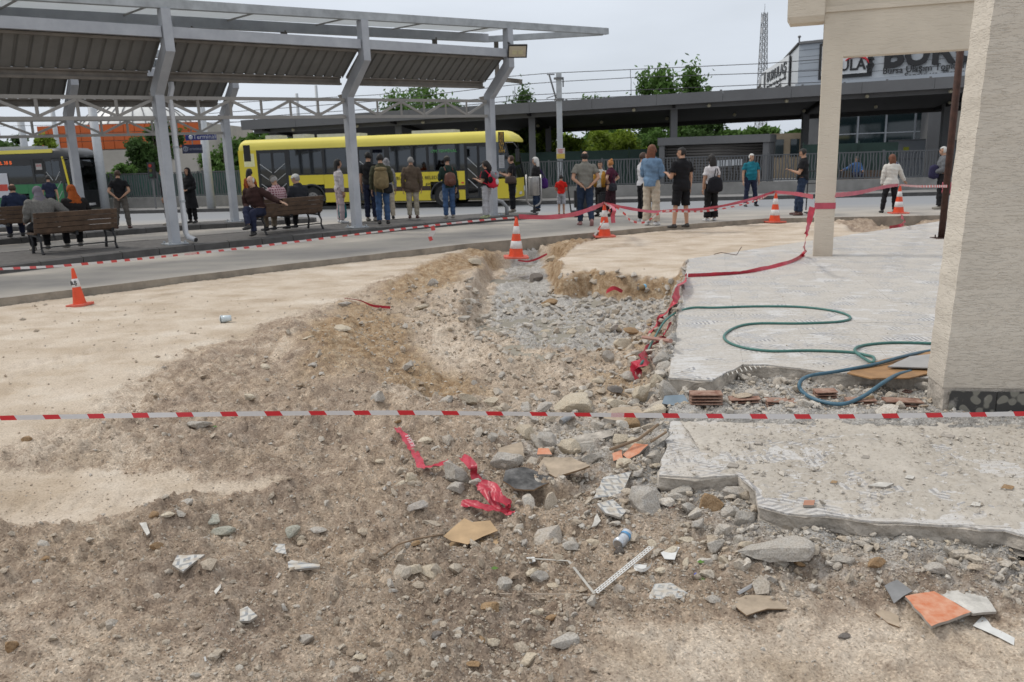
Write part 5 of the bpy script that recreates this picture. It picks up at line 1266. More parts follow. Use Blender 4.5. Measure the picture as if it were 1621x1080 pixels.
mb=MB();mb.box((sgp.x,sgp.y-0.02,sgp.z+0.03),(0.04,0.01,0.13));mb.box((sgp.x,sgp.y-0.02,sgp.z-0.06),(0.11,0.01,0.04));mb.build('symbol',mat('sign_rim',(0.6,0.62,0.66)),bs)
tb=AT(1203,240,110.0);th_top=AT(1204,20,110).z
tw=thing('lattice_tower','tall thin lattice telecom tower rising behind the office','tower',(tb.x,tb.y,-0.5))
M_LAT=mat('galvanised_lattice',(0.20,0.21,0.225),0.6,0.1)
hw0,hw1=0.95,0.36
def leg(k,z):
 f=min(max((z+0.5)/(th_top),0),1);hw=hw0+(hw1-hw0)*f;a=rad(45+90*k+12);return Vector((tb.x+math.cos(a)*hw,tb.y+math.sin(a)*hw,z))
for k in range(4):
 mb=MB();mb.tube([leg(k,-0.5),leg(k,th_top*0.5),leg(k,th_top)],0.055,5);mb.build('tower_leg',M_LAT,tw)
z=0.5;mb=MB();i=0
while z<th_top-0.8:
 for k in range(4):
  mb.tube([leg(k,z),leg((k+1)%4,z+0.75)],0.028,4);mb.tube([leg((k+1)%4,z),leg(k,z+0.75)],0.028,4);mb.tube([leg(k,z),leg((k+1)%4,z)],0.022,4)
 z+=0.75
mb.build('lattice',M_LAT,tw)
mb=MB();mb.tube([(tb.x,tb.y,th_top-0.5),(tb.x,tb.y,th_top+1.0)],0.03,5);mb.build('aerial',M_LAT,tw)
for z in(th_top-0.9,th_top-2.2,th_top*0.72,th_top*0.55):
 mb=MB();mb.box(leg(2,z)+Vector((-0.15,0,0)),(0.22,0.2,0.6));mb.build('antenna',mat('antenna_white',(0.55,0.56,0.58),0.5),tw)
M_MAST=mat('white_mast',(0.40,0.42,0.44),0.55,0.08)
def mast(px,pyb,pyt,Y,r,label,top_fit=False,square=False):
 a=AT(px,pyb,Y);zt=AT(px,pyt,Y).z
 t=thing('catenary_mast',label,'mast',(a.x,Y,-0.4),0,'overhead line masts')
 mb=MB()
 if square:mb.beam((a.x,Y,-0.4),(a.x,Y,zt),r*2,r*2,up=(0,1,0))
 else:mb.tube([(a.x,Y,-0.4),(a.x,Y,zt)],[r*1.12,r],14)
 mb.build('shaft',M_MAST,t,smooth=not square)
 if top_fit:
  for z in(zt-0.30,zt-1.05-0.2):
   mb=MB();mb.tube([(a.x,Y,z),(a.x,Y,z+0.08)],r*1.9,12);mb.build('clamp_ring',M_DG,t)
  mb=MB();mb.beam((a.x-0.45,Y-0.1,zt-0.1),(a.x-0.15,Y,zt-1.15),0.06,0.06);mb.beam((a.x-0.55,Y-0.1,zt-0.08),(a.x-0.2,Y,zt-0.08),0.05,0.05);mb.beam((a.x+0.2,Y,zt-0.3),(a.x+0.2,Y,zt-0.65),0.06,0.05,up=(0,1,0));mb.beam((a.x-0.6,Y-0.1,zt-1.15),(a.x-0.1,Y,zt-1.0),0.04,0.04)
  mb.build('bracket_arm',M_DG,t)
 return a,zt
ma,mzt=mast(887,270,115,40.5,0.125,'pale square overhead line mast rising through the gap before the shelter roof',True,True)
sg=thing('mast_notice','small red and yellow printed notice fixed to the pale line mast','sign',(ma.x,40.3,1.5))
c=AT(887.5,243,40.3)
mb=MB();mb.box((c.x,c.y,c.z),(0.40,0.02,0.50));mb.build('plate',mat('notice_white',(0.55,0.5,0.48),0.5),sg)
mb=MB();mb.box((c.x,c.y-0.015,c.z-0.13),(0.38,0.012,0.22));mb.build('yellow_field',mat('notice_yellow',(0.60,0.45,0.08),0.5),sg)
for i,zz_ in enumerate((0.17,0.10,0.03)):
 mb=MB();mb.box((c.x,c.y-0.015,c.z+zz_),(0.28-0.04*i,0.012,0.025));mb.build('print_line',M_RED,sg)
mast(163,300,168,40.0,0.19,'thick round white mast in front of the orange building, left of the bus canopy column')
mast(332,300,170,38.6,0.17,'round white mast left of the yellow bus tail')
mast(477,240,148,56,0.10,'thin grey mast above the tail half of the yellow bus')
mast(508,240,135,60,0.10,'taller thin blue grey mast above the yellow bus roof')
mast(88,210,168,62,0.16,'distant grey mast at the left under the canopies')
mast(40,240,185,58,0.22,'distant white mast seen beside the third canopy column')
M_WIRE=mat('black_wire',(0.05,0.05,0.055),0.6)
def wire(pts,r,label,Ys):
 mb=MB();P=[AT(px,py,Y)for(px,py),Y in zip(pts,Ys)]
 out=[]
 for a,b in zip(P[:-1],P[1:]):
  for i in range(8):out.append(a.lerp(b,i/8.0))
 out.append(P[-1]);mb.tube(out,r,4)
 tag(mb.build('overhead_wire',M_WIRE),label,'wire','overhead wires')
wire([(330,165),(600,150),(808,121),(870,116),(1205,101),(1330,92)],0.018,'topmost overhead wire crossing the sky from mast to lattice tower',[52,50,48,47,44,43])
wire([(330,180),(600,160),(808,135),(892,129),(1000,123),(1205,116),(1330,110)],0.018,'second overhead wire from the top across the sky',[52,50,48,47,46,44,43])
wire([(330,190),(600,172),(808,152),(892,148),(1205,134),(1330,129)],0.018,'third overhead wire from the top across the sky',[52,50,48,47,44,43])
wire([(330,196),(600,180),(808,160),(892,157),(1205,143),(1330,138)],0.018,'lowest overhead wire just above the shelter roof',[52,50,48,47,44,43])
wire([(0,185),(120,190),(330,186),(420,182)],0.016,'overhead wire low on the left in front of the glass dome',[55,55,54,54])
wire([(0,200),(200,196),(440,192)],0.016,'lower overhead wire on the left above the orange building',[56,55,54])
for px,y0_,y1_ in((998,111,124),(999,124,150),(815,137,158)):
 mb=MB();a=AT(px,y0_,46);b=AT(px,y1_,46);mb.tube([a,b],0.015,4);tag(mb.build('dropper_wire',M_WIRE),'short vertical dropper wire '+{998:'between the top two wires right of the pale mast',999:'below the second wire right of the pale mast',815:'just right of the last canopy column'}[px],'wire','dropper wires')
M_ORANGE=mat('orange_cladding',(0.50,0.105,0.022),0.7,0.10,0.5)
M_WALLB=mat('beige_concrete',(0.40,0.37,0.325),0.9,0.15,0.4)
ob=thing('orange_building','low building with orange upper cladding over a plain beige wall','building',(-36,66,-0.5))
Yb=66.0
xl,xr_=AT(62,230,Yb).x,AT(316,210,Yb).x
zlo=AT(190,236,Yb).z;zhi=AT(190,196,Yb).z
n=15;st=(xr_-xl)/n
for i in range(n):
 for j in range(3):
  z0=zlo+(zhi-zlo)*j/3;z1=zlo+(zhi-zlo)*(j+1)/3
  mb=MB();mb.bb((xl+st*i+0.02,Yb,z0+0.02),(xl+st*(i+1)-0.02,Yb+0.1,z1-0.02));mb.build('cladding_panel',M_ORANGE,ob)
mb=MB();mb.bb((xl+0.02,Yb+0.11,-0.5),(xr_,Yb+14,zhi-0.02));mb.build('main_block',M_WALLB,ob)
mb=MB();mb.bb((xl-6,Yb-1.2,-0.5),(xr_,Yb-0.9,zlo-0.1));mb.build('beige_wall',M_WALLB,ob)
for i in range(26):
 x=AT(84+i*8.2,233,Yb-0.2).x;mb=MB();mb.bb((x,Yb-0.2,zlo-0.42),(x+0.26,Yb-0.004,zlo-0.12));mb.build('vent_hole',M_BLACK,ob)
dm=thing('glass_dome','white ribbed glass dome behind the orange building','dome',(AT(190,200,80).x,80,0))
dc=AT(190,200,80);mb=MB()
rx=(AT(300,200,80).x-AT(92,200,80).x)/2
zt_=AT(190,172,80).z
mb.ell((dc.x,84,zhi-1.5),(rx,6,zt_-zhi+1.5+1.0),32,12);mb.build('dome_shell',mat('dome_white',(0.62,0.62,0.60),0.4,0.08),dm,smooth=True)
ribs=MB()
for k in range(16):
 a=math.pi+math.pi*k/15.0
 ribs.tube([(dc.x+math.cos(a)*rx*1.004*math.cos(e),84+math.sin(a)*6.04*math.cos(e),zhi-1.5+(zt_-zhi+2.5)*1.004*math.sin(e))for e in np.linspace(0,1.5,8)],0.06,4)
ribs.build('dome_ribs',M_DG3,dm)
rh=thing('red_roof_house','distant red tiled roof showing between the trees left of the yellow bus','house',(AT(355,240,75).x,75,-0.5))
a=AT(320,232,75);b=AT(384,215,75)
mb=MB();zr0=AT(350,245,75).z;zr1=AT(350,222,75).z
mb.add([(a.x,75,zr0),(b.x+1,75,zr0),(b.x-1,79,zr1),(a.x+1.6,79,zr1),(a.x,83,zr0),(b.x+1,83,zr0)],[(0,1,2,3),(2,5,4,3),(0,3,4),(1,5,2),(0,4,5,1)]);mb.build('roof',mat('red_tiles',(0.24,0.07,0.045),0.85,0.2,2.0),rh)
mb=MB();mb.bb((a.x+0.3,75.4,-0.5),(b.x+0.7,82.6,zr0-0.004));mb.build('walls',M_WALLB,rh)
def leaf_mat(name,c):
 m=bpy.data.materials.new(name);m.use_nodes=True;t,b=nodes(m);L=t.links;b.inputs['Roughness'].default_value=0.65;b.inputs['Specular IOR Level'].default_value=0.2
 at=t.nodes.new('ShaderNodeAttribute');at.attribute_name='tone';sp_=t.nodes.new('ShaderNodeSeparateColor');L.new(at.outputs['Color'],sp_.inputs[0])
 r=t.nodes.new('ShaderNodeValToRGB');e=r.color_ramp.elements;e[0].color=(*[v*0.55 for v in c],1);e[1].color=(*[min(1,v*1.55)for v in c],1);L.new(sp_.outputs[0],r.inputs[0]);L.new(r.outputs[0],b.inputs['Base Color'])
 tl=t.nodes.new('ShaderNodeBsdfTranslucent');L.new(r.outputs[0],tl.inputs[0]);ms=t.nodes.new('ShaderNodeMixShader');ms.inputs[0].default_value=0.35;L.new(b.outputs[0],ms.inputs[1]);L.new(tl.outputs[0],ms.inputs[2]);L.new(ms.outputs[0],t.nodes['Material Output'].inputs[0])
 return m
ML_D=leaf_mat('deep_green_leaf',(0.058,0.105,0.030));ML_M=leaf_mat('mid_green_leaf',(0.090,0.165,0.040));ML_Y=leaf_mat('yellow_green_leaf',(0.19,0.26,0.035))
M_BARK=mat('bark',(0.085,0.065,0.05),0.9,0.3,8.0)
def tree(pxc,pyb_top,pyc_bot,pxw,Y,m,label,leaves=5200,seed=1,leafs=0.16,spread=1.0,loose=0.5,zb=-0.5,nl=11):
 top=AT(pxc,pyb_top,Y);x=top.x;zt=top.z;zc0=AT(pxc,pyc_bot,Y).z
 rw=pxw/(FPX/(Y*1.0))/2
 t=thing('broadleaf_tree',label,'tree',(x,Y,zb),0,'trees behind the tram shelter and fences')
 r=np.random.default_rng(seed)
 mb=MB();H=zt-zb
 mb.tube([(x,Y,zb),(x+0.1,Y,zb+H*0.3),(x-0.05,Y,zb+H*0.6),(x,Y,zt-0.4)],[0.02*H+0.05,0.016*H+0.03,0.01*H,0.015],8)
 mb.build('trunk',M_BARK,t,smooth=True)
 cl=[];lm=MB()
 hz=max((zt-zc0),0.8)
 for k in range(nl):
  a=r.uniform(0,6.28);f=(k+0.5)/nl
  zc=zc0+hz*(0.12+0.80*f);rad_=rw*math.sqrt(max(0.05,1-(abs(f-0.42)/0.62)**2))*r.uniform(0.45,0.85)
  c=np.array([x+math.cos(a)*rad_*1.05,Y+math.sin(a)*rad_*0.9,zc+r.normal(0,hz*0.05)])
  cl.append((c,rw*r.uniform(0.36,0.56)*(1.15-0.45*f),hz*r.uniform(0.16,0.26)))
  s0=Vector((x,Y,zb+H*(0.25+0.5*f)))
  lm.tube([s0,s0.lerp(Vector(c),0.5)+Vector((0,0,0.1)),Vector(c)],[0.008*H,0.005*H,0.01],5)
 lm.build('limbs',M_BARK,t)
 P=[];N=leaves;tone=[]
 for i in range(nl):
  c,rr_,hh=cl[i];n=N//nl
  d=r.normal(size=(n,3));d/=np.linalg.norm(d,axis=1)[:,None]
  rad_=(r.random(n)**0.45)*(1+loose*np.abs(r.normal(0,0.35,n)))
  sub=0.72+0.45*np.sin(d[:,0]*5+i)*np.sin(d[:,1]*4+2*i)*np.sin(d[:,2]*5+1)
  q=c+d*(rad_*sub)[:,None]*np.array([rr_,rr_,max(hh,rr_*0.7)])
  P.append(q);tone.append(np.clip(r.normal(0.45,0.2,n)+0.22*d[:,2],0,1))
 P=np.concatenate(P);tone=np.concatenate(tone);n=len(P)
 u=r.normal(size=(n,3));u/=np.linalg.norm(u,axis=1)[:,None];w=np.cross(u,r.normal(size=(n,3)));w/=np.linalg.norm(w,axis=1)[:,None]
 s=leafs*r.uniform(0.6,1.3,n)[:,None]
 V=np.stack([P-u*s,P+w*s*0.45,P+u*s,P-w*s*0.45],1).reshape(-1,3)
 V-=np.array([x,Y,zb])
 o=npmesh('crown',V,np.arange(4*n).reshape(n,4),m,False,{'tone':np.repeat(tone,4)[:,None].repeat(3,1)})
 o.parent=t
 return t
tree(240,196,285,84,47,ML_D,'dense rounded dark green tree behind the nearest canopy column',9000,1,0.13,nl=16)
tree(196,262,286,46,45,ML_M,'low bushy green tree at the foot of the beige wall',2500,2,0.10)
tree(130,258,296,22,41,ML_M,'small sapling by the front of the green bus',700,3,0.10,nl=6)
tree(70,214,262,40,60,ML_Y,'bright green tree behind the third canopy column',2500,4,0.16)
tree(14,218,262,70,62,ML_D,'dark tree at the far left edge above the green bus',4000,5,0.17)
tree(352,226,300,66,52,ML_M,'green tree between the white mast and the tail of the yellow bus',5200,6,0.14)
tree(662,142,270,170,62,ML_M,'wide tree top above the shelter roof behind the middle of the yellow bus',7000,7,0.17,loose=0.9,nl=14)
tree(735,158,270,80,60,ML_M,'tree top right of the wide one above the yellow bus',4000,8,0.16,loose=0.9)
tree(828,152,270,90,60,ML_D,'tree top just left of the pale line mast above the roof',4200,9,0.16,loose=1.1)
tree(947,150,260,76,62,ML_M,'small rounded tree top right of the pale line mast',3200,10,0.15)
tree(1066,110,250,136,60,ML_M,'tallest tree standing above the shelter roof, open crowned',6800,11,0.19,loose=1.0,nl=13)
tree(1110,150,250,70,63,ML_D,'darker lower tree touching the right of the tallest tree',3500,12,0.17)
tree(880,205,285,120,53,ML_Y,'yellow green tree under the shelter roof right of the bus front',7000,13,0.13,nl=14)
tree(975,205,285,110,54,ML_Y,'second yellow green tree under the shelter roof',6000,14,0.13,nl=14)
tree(835,208,285,60,52,ML_D,'dark tree under the shelter roof beside the bus front',3500,15,0.13)
tree(1040,208,285,80,56,ML_M,'mid green tree under the roof left of the kiosk',4500,16,0.14)
tree(1120,190,275,110,57,ML_D,'dark tree behind the kiosk roof',5000,17,0.15)
def wood(name,xa,xb,Y,zt,label,m,n=16000,seed=5):
 r=np.random.default_rng(seed)
 x=r.uniform(xa,xb,n);f=r.random(n)**0.7
 hgt=zt*(0.78+0.45*fbm(x*0.22,x*0+seed,seed,4))
 z=-0.4+f*hgt;y=Y+r.normal(0,1.0,n)*(1.1-f*0.6)
 P=np.stack([x,y,z],1);u=r.normal(size=(n,3));u/=np.linalg.norm(u,axis=1)[:,None];w=np.cross(u,r.normal(size=(n,3)));w/=np.linalg.norm(w,axis=1)[:,None]
 s=0.34*r.uniform(0.6,1.3,n)[:,None]
 V=np.stack([P-u*s,P+w*s*0.5,P+u*s,P-w*s*0.5],1).reshape(-1,3)
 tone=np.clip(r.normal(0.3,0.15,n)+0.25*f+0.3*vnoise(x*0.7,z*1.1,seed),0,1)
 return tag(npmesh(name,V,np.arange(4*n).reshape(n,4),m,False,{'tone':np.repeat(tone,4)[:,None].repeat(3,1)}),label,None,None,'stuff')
wood('wood',-26,40,72,5.2,'dark belt of trees behind the shelter',ML_M,24000)
wood('hedge',-60,-18,78,2.6,'dark hedge behind the orange building',ML_D,9000,9)
bg_=thing('beige_house','beige house glimpsed under the shelter roof right of the kiosk','house',(AT(1240,250,62).x,62,-0.5))
a=AT(1216,212,60);b=AT(1292,245,60)
mb=MB();mb.bb((a.x,60,-0.5),(b.x+1,66,a.z));mb.build('walls',mat('beige_plaster',(0.34,0.27,0.19),0.9,0.15,1.0),bg_)
for i in range(3):
 mb=MB();mb.bb((a.x+0.5+i*1.1,59.9,1.2),(a.x+1.1+i*1.1,59.996,2.4));mb.build('window',M_OG,bg_)
def cloth(name,col,var=0.16,nscale=9.0,rough=0.9):
 return mat('cloth_'+name,col,rough,var,nscale,0.006,14,spec=0.2)
SKIN=mat('skin',(0.42,0.245,0.165),0.6,0.06,6.0,spec=0.35)
SKIN2=mat('skin_fair',(0.50,0.32,0.23),0.6,0.06,6.0,spec=0.35)
EYE_M=mat('eye_dark',(0.03,0.02,0.015),0.4);LIP_M=mat('lip',(0.30,0.11,0.09),0.6)
HAIR={'black':mat('hair_black',(0.012,0.010,0.009),0.7,0.3,30),'brown':mat('hair_brown',(0.055,0.028,0.016),0.65,0.3,30),'grey':mat('hair_grey',(0.28,0.27,0.26),0.8,0.25,30),'white':mat('hair_white',(0.50,0.49,0.47),0.8,0.2,30),'ginger':mat('hair_ginger',(0.36,0.15,0.04),0.7,0.3,30),'auburn':mat('hair_auburn',(0.13,0.045,0.02),0.7,0.3,30)}
ARMS={'down':((.16,.02,-1),(.04,.14,-1)),'behind':((.34,-.34,-1),(-.72,-.30,-.62)),'hip':((.75,-.25,-.75),(-.75,.30,-.45)),'phone':((.14,.20,-1),(-.30,.95,.35)),'front':((.20,.12,-1),(-.62,.62,-.25)),'rest':((.16,.35,-1),(-.15,.95,-.15)),'side':((.72,-.1,-.62),(.9,.2,-.25)),'head':((.55,.5,-.25),(-.4,.35,.85)),'reach':((.3,.45,-1),(.2,.95,-.25)),'cone':((.42,.2,-.9),(.55,.45,-.75)),'pocket':((.32,-.1,-1),(-.18,.35,-1)),}
LEGS={'stand':(((.03,.01,-1),(.01,-.03,-1)),((.03,.01,-1),(.01,-.03,-1))),'wide':(((.16,.01,-1),(.12,-.03,-1)),((.10,.01,-1),(.06,-.03,-1))),'walk':(((.03,.28,-1),(.01,.06,-1)),((.03,-.12,-1),(.01,-.62,-1))),'relax':(((.05,.02,-1),(.03,-.02,-1)),((.12,.22,-1),(.06,-.02,-1))),'cross':(((.04,.05,-1),(.0,-.03,-1)),((-.16,.24,-1),(-.12,.05,-1))),'sit':(((.12,1,-.06),(.02,-.12,-1)),((.12,1,-.06),(.02,.06,-1))),'sitcross':(((.06,1,-.02),(.0,.02,-1)),((-.10,1,.16),(-.35,.45,-.8))),}
def sweep_ok(mb,pts,rs,n=9):
 """closed rounded tube"""
 P=[Vector(p)for p in pts]
 d0=(P[1]-P[0]).normalized();d1=(P[-1]-P[-2]).normalized()
 g=lambda r,k:(r[0]*k,r[1]*k)if isinstance(r,tuple)else r*k
 m0=rs[0]if not isinstance(rs[0],tuple)else min(rs[0]);m1=rs[-1]if not isinstance(rs[-1],tuple)else min(rs[-1])
 P2=[P[0]-d0*m0*0.85,P[0]-d0*m0*0.5]+P+[P[-1]+d1*m1*0.5,P[-1]+d1*m1*0.85]
 R2=[g(rs[0],0.45),g(rs[0],0.86)]+list(rs)+[g(rs[-1],0.86),g(rs[-1],0.45)]
 mb.tube(P2,R2,n)
def rings(mb,lst,n=14):
 """(x,y,z, rx, ry) stacked ellipses"""
 vs=[]
 for(x,y,z,rx,ry)in lst:
  for k in range(n):
   a=2*math.pi*k/n;vs.append(Vector((x+math.cos(a)*rx,y+math.sin(a)*ry,z)))
 m=len(lst)
 fs=[(i*n+k,i*n+(k+1)%n,(i+1)*n+(k+1)%n,(i+1)*n+k)for i in range(m-1)for k in range(n)]
 fs.append(tuple(range(n-1,-1,-1)));fs.append(tuple((m-1)*n+k for k in range(n)))
 return vs,fs
def person(loc,face,H=1.74,arms=('down','down'),legs='stand',top=None,sleeve='short',hem=0.0,topoff=0.014,bottom=None,bot='trousers',shoes=None,hair='black',hstyle='short',scarf=None,label='',female=False,belly=0.0,lean=0.0,headyaw=0.0,nod=0.0,skirt=None,coat=None,seat=None,skin=None,flare=0.0,group=None,vox=0.0172,undershirt=None,shell_top_open=False,build=1.0,head_tilt=0):
 skin=skin or SKIN
 k=H/1.75
 sit=legs.startswith('sit')
 hipz=0.93 if not sit else 0.10
 hw=0.088
 J={}
 lg=LEGS[legs]
 for s,(th_,shn)in zip((-1,1),lg):
  hp=Vector((hw*s,0,hipz));t=Vector((th_[0]*s,th_[1],th_[2])).normalized();h=Vector((shn[0]*s,shn[1],shn[2])).normalized()
  kn=hp+t*0.43;an=kn+h*0.415
  J[s]=[hp,kn,an]
 low=min(J[-1][2].z,J[1][2].z)-0.075
 Mt=Matrix.Rotation(-lean,3,'X')
 piv=Vector((0,0,hipz))
 def up(v):return piv+Mt@(Vector(v)-Vector((0,0,0.93)))
 body=MB()
 fw=0.92 if female else 1.0
 sw=(0.165 if female else 0.19)*build
 T=[(0,0,.83,.13,.10),(0,-.005,.90,.172*(1.03 if female else 1),.118),(0,0,1.0,.16*fw,.112+belly*.5),(0,.01+belly*.3,1.10,.142*fw+belly*.4,.105+belly),(0,.01,1.22,.158*fw,.118+belly*.5),(0,0,1.32,.178*fw,.115),(0,-.01,1.40,.165*fw,.092),(0,-.012,1.455,.10,.072),(0,-.01,1.49,.060,.060),(0,.002,1.56,.054,.057)]
 vs,fs=rings(body,[(x,y,z,rx*build,ry*build)for x,y,z,rx,ry in T]);body.add([up(v)for v in vs],fs)
 arm={}
 for s,nm in zip((-1,1),arms):
  ua,fa=ARMS[nm]
  sh_=Vector((sw*s,-.005,1.395));e=sh_+Vector((ua[0]*s,ua[1],ua[2])).normalized()*0.285;w=e+Vector((fa[0]*s,fa[1],fa[2])).normalized()*0.25
  arm[s]=[up(sh_),up(e),up(w)]
  sweep_ok(body,[arm[s][0]+(up((0,0,1.39))-arm[s][0])*0.12,arm[s][0].lerp(arm[s][1],0.5),arm[s][1]],[.054*build,.047*build,.040])
  sweep_ok(body,[arm[s][1],arm[s][1].lerp(arm[s][2],0.35),arm[s][2]],[.040,.040,.028])
 for s in(-1,1):
  hp,kn,an=J[s]
  b_=build
  sweep_ok(body,[hp,hp.lerp(kn,0.4),kn],[.092*b_,.080*b_,.056])
  sweep_ok(body,[kn,kn.lerp(an,0.35),an],[.054,.056,.037])
  tod=Vector((0.12*s,1,0)).normalized()if not(legs=='walk' and s==1)else Vector((0.05*s,0.62,-0.78)).normalized()
  f0=an+Vector((0,0,-.035))-tod*.045;
  sweep_ok(body,[f0,an+tod*.06+Vector((0,0,-.045)),an+tod*.165+Vector((0,0,-.052))],[(.040,.034),(.044,.030),(.036,.022)])
  J[s].append(an+tod*.14+Vector((0,0,-.05)))
 Hy=Matrix.Rotation(headyaw,3,'Z')@Matrix.Rotation(-nod,3,'X')@Matrix.Rotation(head_tilt,3,'Y')
 hc=up((0,.022,1.635))
 def hd(v):return hc+Mt@(Hy@Vector(v))
 hb=MB()
 hb.ell((0,-.008,.022),(.076,.096,.095),14,9);body.add([hd(v)for v in hb.v],hb.f)
 hb=MB();hb.ell((0,.022,-.045),(.056,.066,.070),12,7);body.add([hd(v)for v in hb.v],hb.f)
 hb=MB();hb.ell((0,.092,-.014),(.014,.018,.026),8,5);body.add([hd(v)for v in hb.v],hb.f)
 for s in(-1,1):
  hb=MB();hb.ell((.076*s,-.004,-.006),(.012,.018,.030),8,5);body.add([hd(v)for v in hb.v],hb.f)
 tmp=body.build('person_body_tmp',skin)
 tmp.data.validate()
 md=tmp.modifiers.new('r','REMESH');md.mode='VOXEL';md.voxel_size=vox
 sm=tmp.modifiers.new('s','SMOOTH');sm.factor=0.5;sm.iterations=2
 me=bpy.data.meshes.new_from_object(tmp.evaluated_get(bpy.context.evaluated_depsgraph_get()))
 bpy.data.objects.remove(tmp)
 n=len(me.vertices);V=np.empty(n*3,np.float32);me.vertices.foreach_get('co',V);V=V.reshape(-1,3).astype(float)
 N=np.empty(n*3,np.float32);me.vertex_normals.foreach_get('vector',N);N=N.reshape(-1,3).astype(float)
 m=len(me.polygons);ls=np.empty(len(me.loops),np.int32);me.loops.foreach_get('vertex_index',ls)
 if len(ls)!=4*m:
  Fl=[list(p.vertices)for p in me.polygons if len(p.vertices)==4];Fq=np.array(Fl)
 else:Fq=ls.reshape(-1,4)
 bpy.data.meshes.remove(me)
 segs=[('torso',up((0,0,.88)),up((0,0,1.40)),.13),('neck',up((0,0,1.47)),up((0,0,1.56)),.055),('head',hd((0,0,-.02)),hd((0,0,.05)),.09)]
 for s in(-1,1):
  segs+=[('ua%d'%s,arm[s][0],arm[s][1],.045),('fa%d'%s,arm[s][1],arm[s][2],.034),('th%d'%s,J[s][0],J[s][1],.075),('sh%d'%s,J[s][1],J[s][2],.045),('ft%d'%s,J[s][2]+Vector((0,0,-.04)),J[s][3],.035)]
 best=np.full(n,1e9);lab=np.zeros(n,int);tt_=np.zeros(n)
 for i,(nm,a,b,r)in enumerate(segs):
  a=np.array(a);b=np.array(b);ab=b-a;t=np.clip(((V-a)@ab)/(ab@ab),0,1);d=np.linalg.norm(V-(a+t[:,None]*ab),axis=1)-r
  u=d<best;best[u]=d[u];lab[u]=i;tt_[u]=t[u]
 names=[s_[0]for s_ in segs];ln=np.array(names)[lab]
 isn=lambda p:np.char.startswith(ln,p)
 loc=Vector(loc)
 root=thing('person',label,'person',(loc.x,loc.y,loc.z),face,group)
 root.scale=(k,k,k)
 dz=-low if not sit else(seat if seat is not None else 0.45)/k-0.02
 off=Vector((0,0,dz))
 Vf=V+np.array(off)
 spn=((V-np.array(up((0,0,.93))))@np.array(up((0,0,1.93))-up((0,0,.93))))+.93
 fx=MB();fx.v=[tuple(v)for v in Vf];fx.f=[tuple(f)for f in Fq];fx.mi=[0]*len(fx.f)
 for s in(-1,1):
  w=arm[s][2]+off;d=(arm[s][2]-arm[s][1]).normalized()
  side=d.cross(Vector((0,0,1)));side=side.normalized()if side.length>0.2 else Vector((0,1,0))
  if arms[0 if s<0 else 1]in('down','pocket'):side=Vector((0,1,0))
  nrm=d.cross(side).normalized()
  pm=MB();R_=Matrix((side,nrm,d)).transposed()
  pm.ell((0,0,0),(.040,.017,.052),10,6);fx.add([w+d*.045+R_@Vector(v)for v in pm.v],pm.f)
  bend=-nrm*s
  for q,(fl_,sp)in enumerate(((.072,-.027),(.080,-.009),(.075,.009),(.060,.026))):
   a=w+d*.085+side*sp
   fx.tube([a-d*.02,a+d*fl_*.5+bend*.006,a+d*fl_*.82+bend*.022,a+d*fl_*.92+bend*.036],[.0090,.0085,.0075,.005],5)
  a=w+d*.03+side*.032
  fx.tube([a-side*.012,a+side*.022+d*.02,a+side*.030+d*.048],[.012,.010,.007],5)
 fx.cur=1
 for s in(-1,1):
  hb=MB();hb.ell((.030*s,.084,.014),(.012,.007,.006),6,4);fx.add([hd(v)+off for v in hb.v],hb.f)
  hb=MB();hb.box((.031*s,.087,.032),(.030,.008,.006));fx.add([hd(v)+off for v in hb.v],hb.f)
 fx.cur=2
 hb=MB();hb.ell((0,.083,-.052),(.022,.008,.006),8,4);fx.add([hd(v)+off for v in hb.v],hb.f)
 b_=fx.build('body',[skin,EYE_M,LIP_M],root,world=False,smooth=True)
 def shell(name,mask,offs,mt,wr=0.0035,parent=root):
  fm=mask[Fq].all(1);fq=Fq[fm]
  if len(fq)==0:return None
  ids=np.unique(fq);mp_=-np.ones(n,int);mp_[ids]=np.arange(len(ids))
  o_=offs[ids]if isinstance(offs,np.ndarray)else np.full(len(ids),offs)
  w_=wr*(np.sin(V[ids,2]*58+9*V[ids,0])+np.sin(V[ids,2]*31+25*V[ids,0]+17*V[ids,1]))
  vv=Vf[ids]+N[ids]*(o_+w_)[:,None]
  f2=mp_[fq]
  o=npmesh(name,vv,f2,mt,True);o.parent=parent
  return o
 if top is not None:
  ms=(isn('torso')&(spn>.93-hem))|(isn('ua')&((tt_<.62)if sleeve=='short' else(tt_<2)))
  if sleeve=='long':ms|=isn('fa')&(tt_<.93)
  if sleeve=='mid':ms|=isn('ua')
  if hem>0.05:ms|=isn('th')&(spn>.93-hem)
  o_=np.full(n,topoff);o_+=0.012*np.clip((1.15-spn)/.2,0,1)*(isn('torso')|isn('th'))
  if sleeve=='short':o_+=.010*isn('ua')*tt_
  shell('jacket' if topoff>.018 else 'shirt',ms,o_,top)
  if topoff>.018 or sleeve=='collar':
   pass
 if bottom is not None and skirt is None:
  mb_=(isn('torso')&(spn<1.02))|isn('th')
  lim=.40 if bot=='shorts' else .95
  if bot=='shorts':mb_=(isn('torso')&(spn<1.02))|(isn('th')&(tt_<.999));
  else:mb_|=isn('sh')&(tt_<.97)
  o_=np.full(n,.010);o_+=isn('th')*tt_*(.012+flare*.4)+isn('sh')*(.016+flare*(.4+.6*tt_))
  if bot=='shorts':o_+=.016*isn('th')*tt_
  shell('trousers' if bot!='shorts' else 'shorts',mb_,o_,bottom)
 if shoes is not None:
  for s in(-1,1):
   ms=(ln=='ft%d'%s)|((ln=='sh%d'%s)&(tt_>.94))
   shell('shoe',ms,.009,shoes,wr=0)
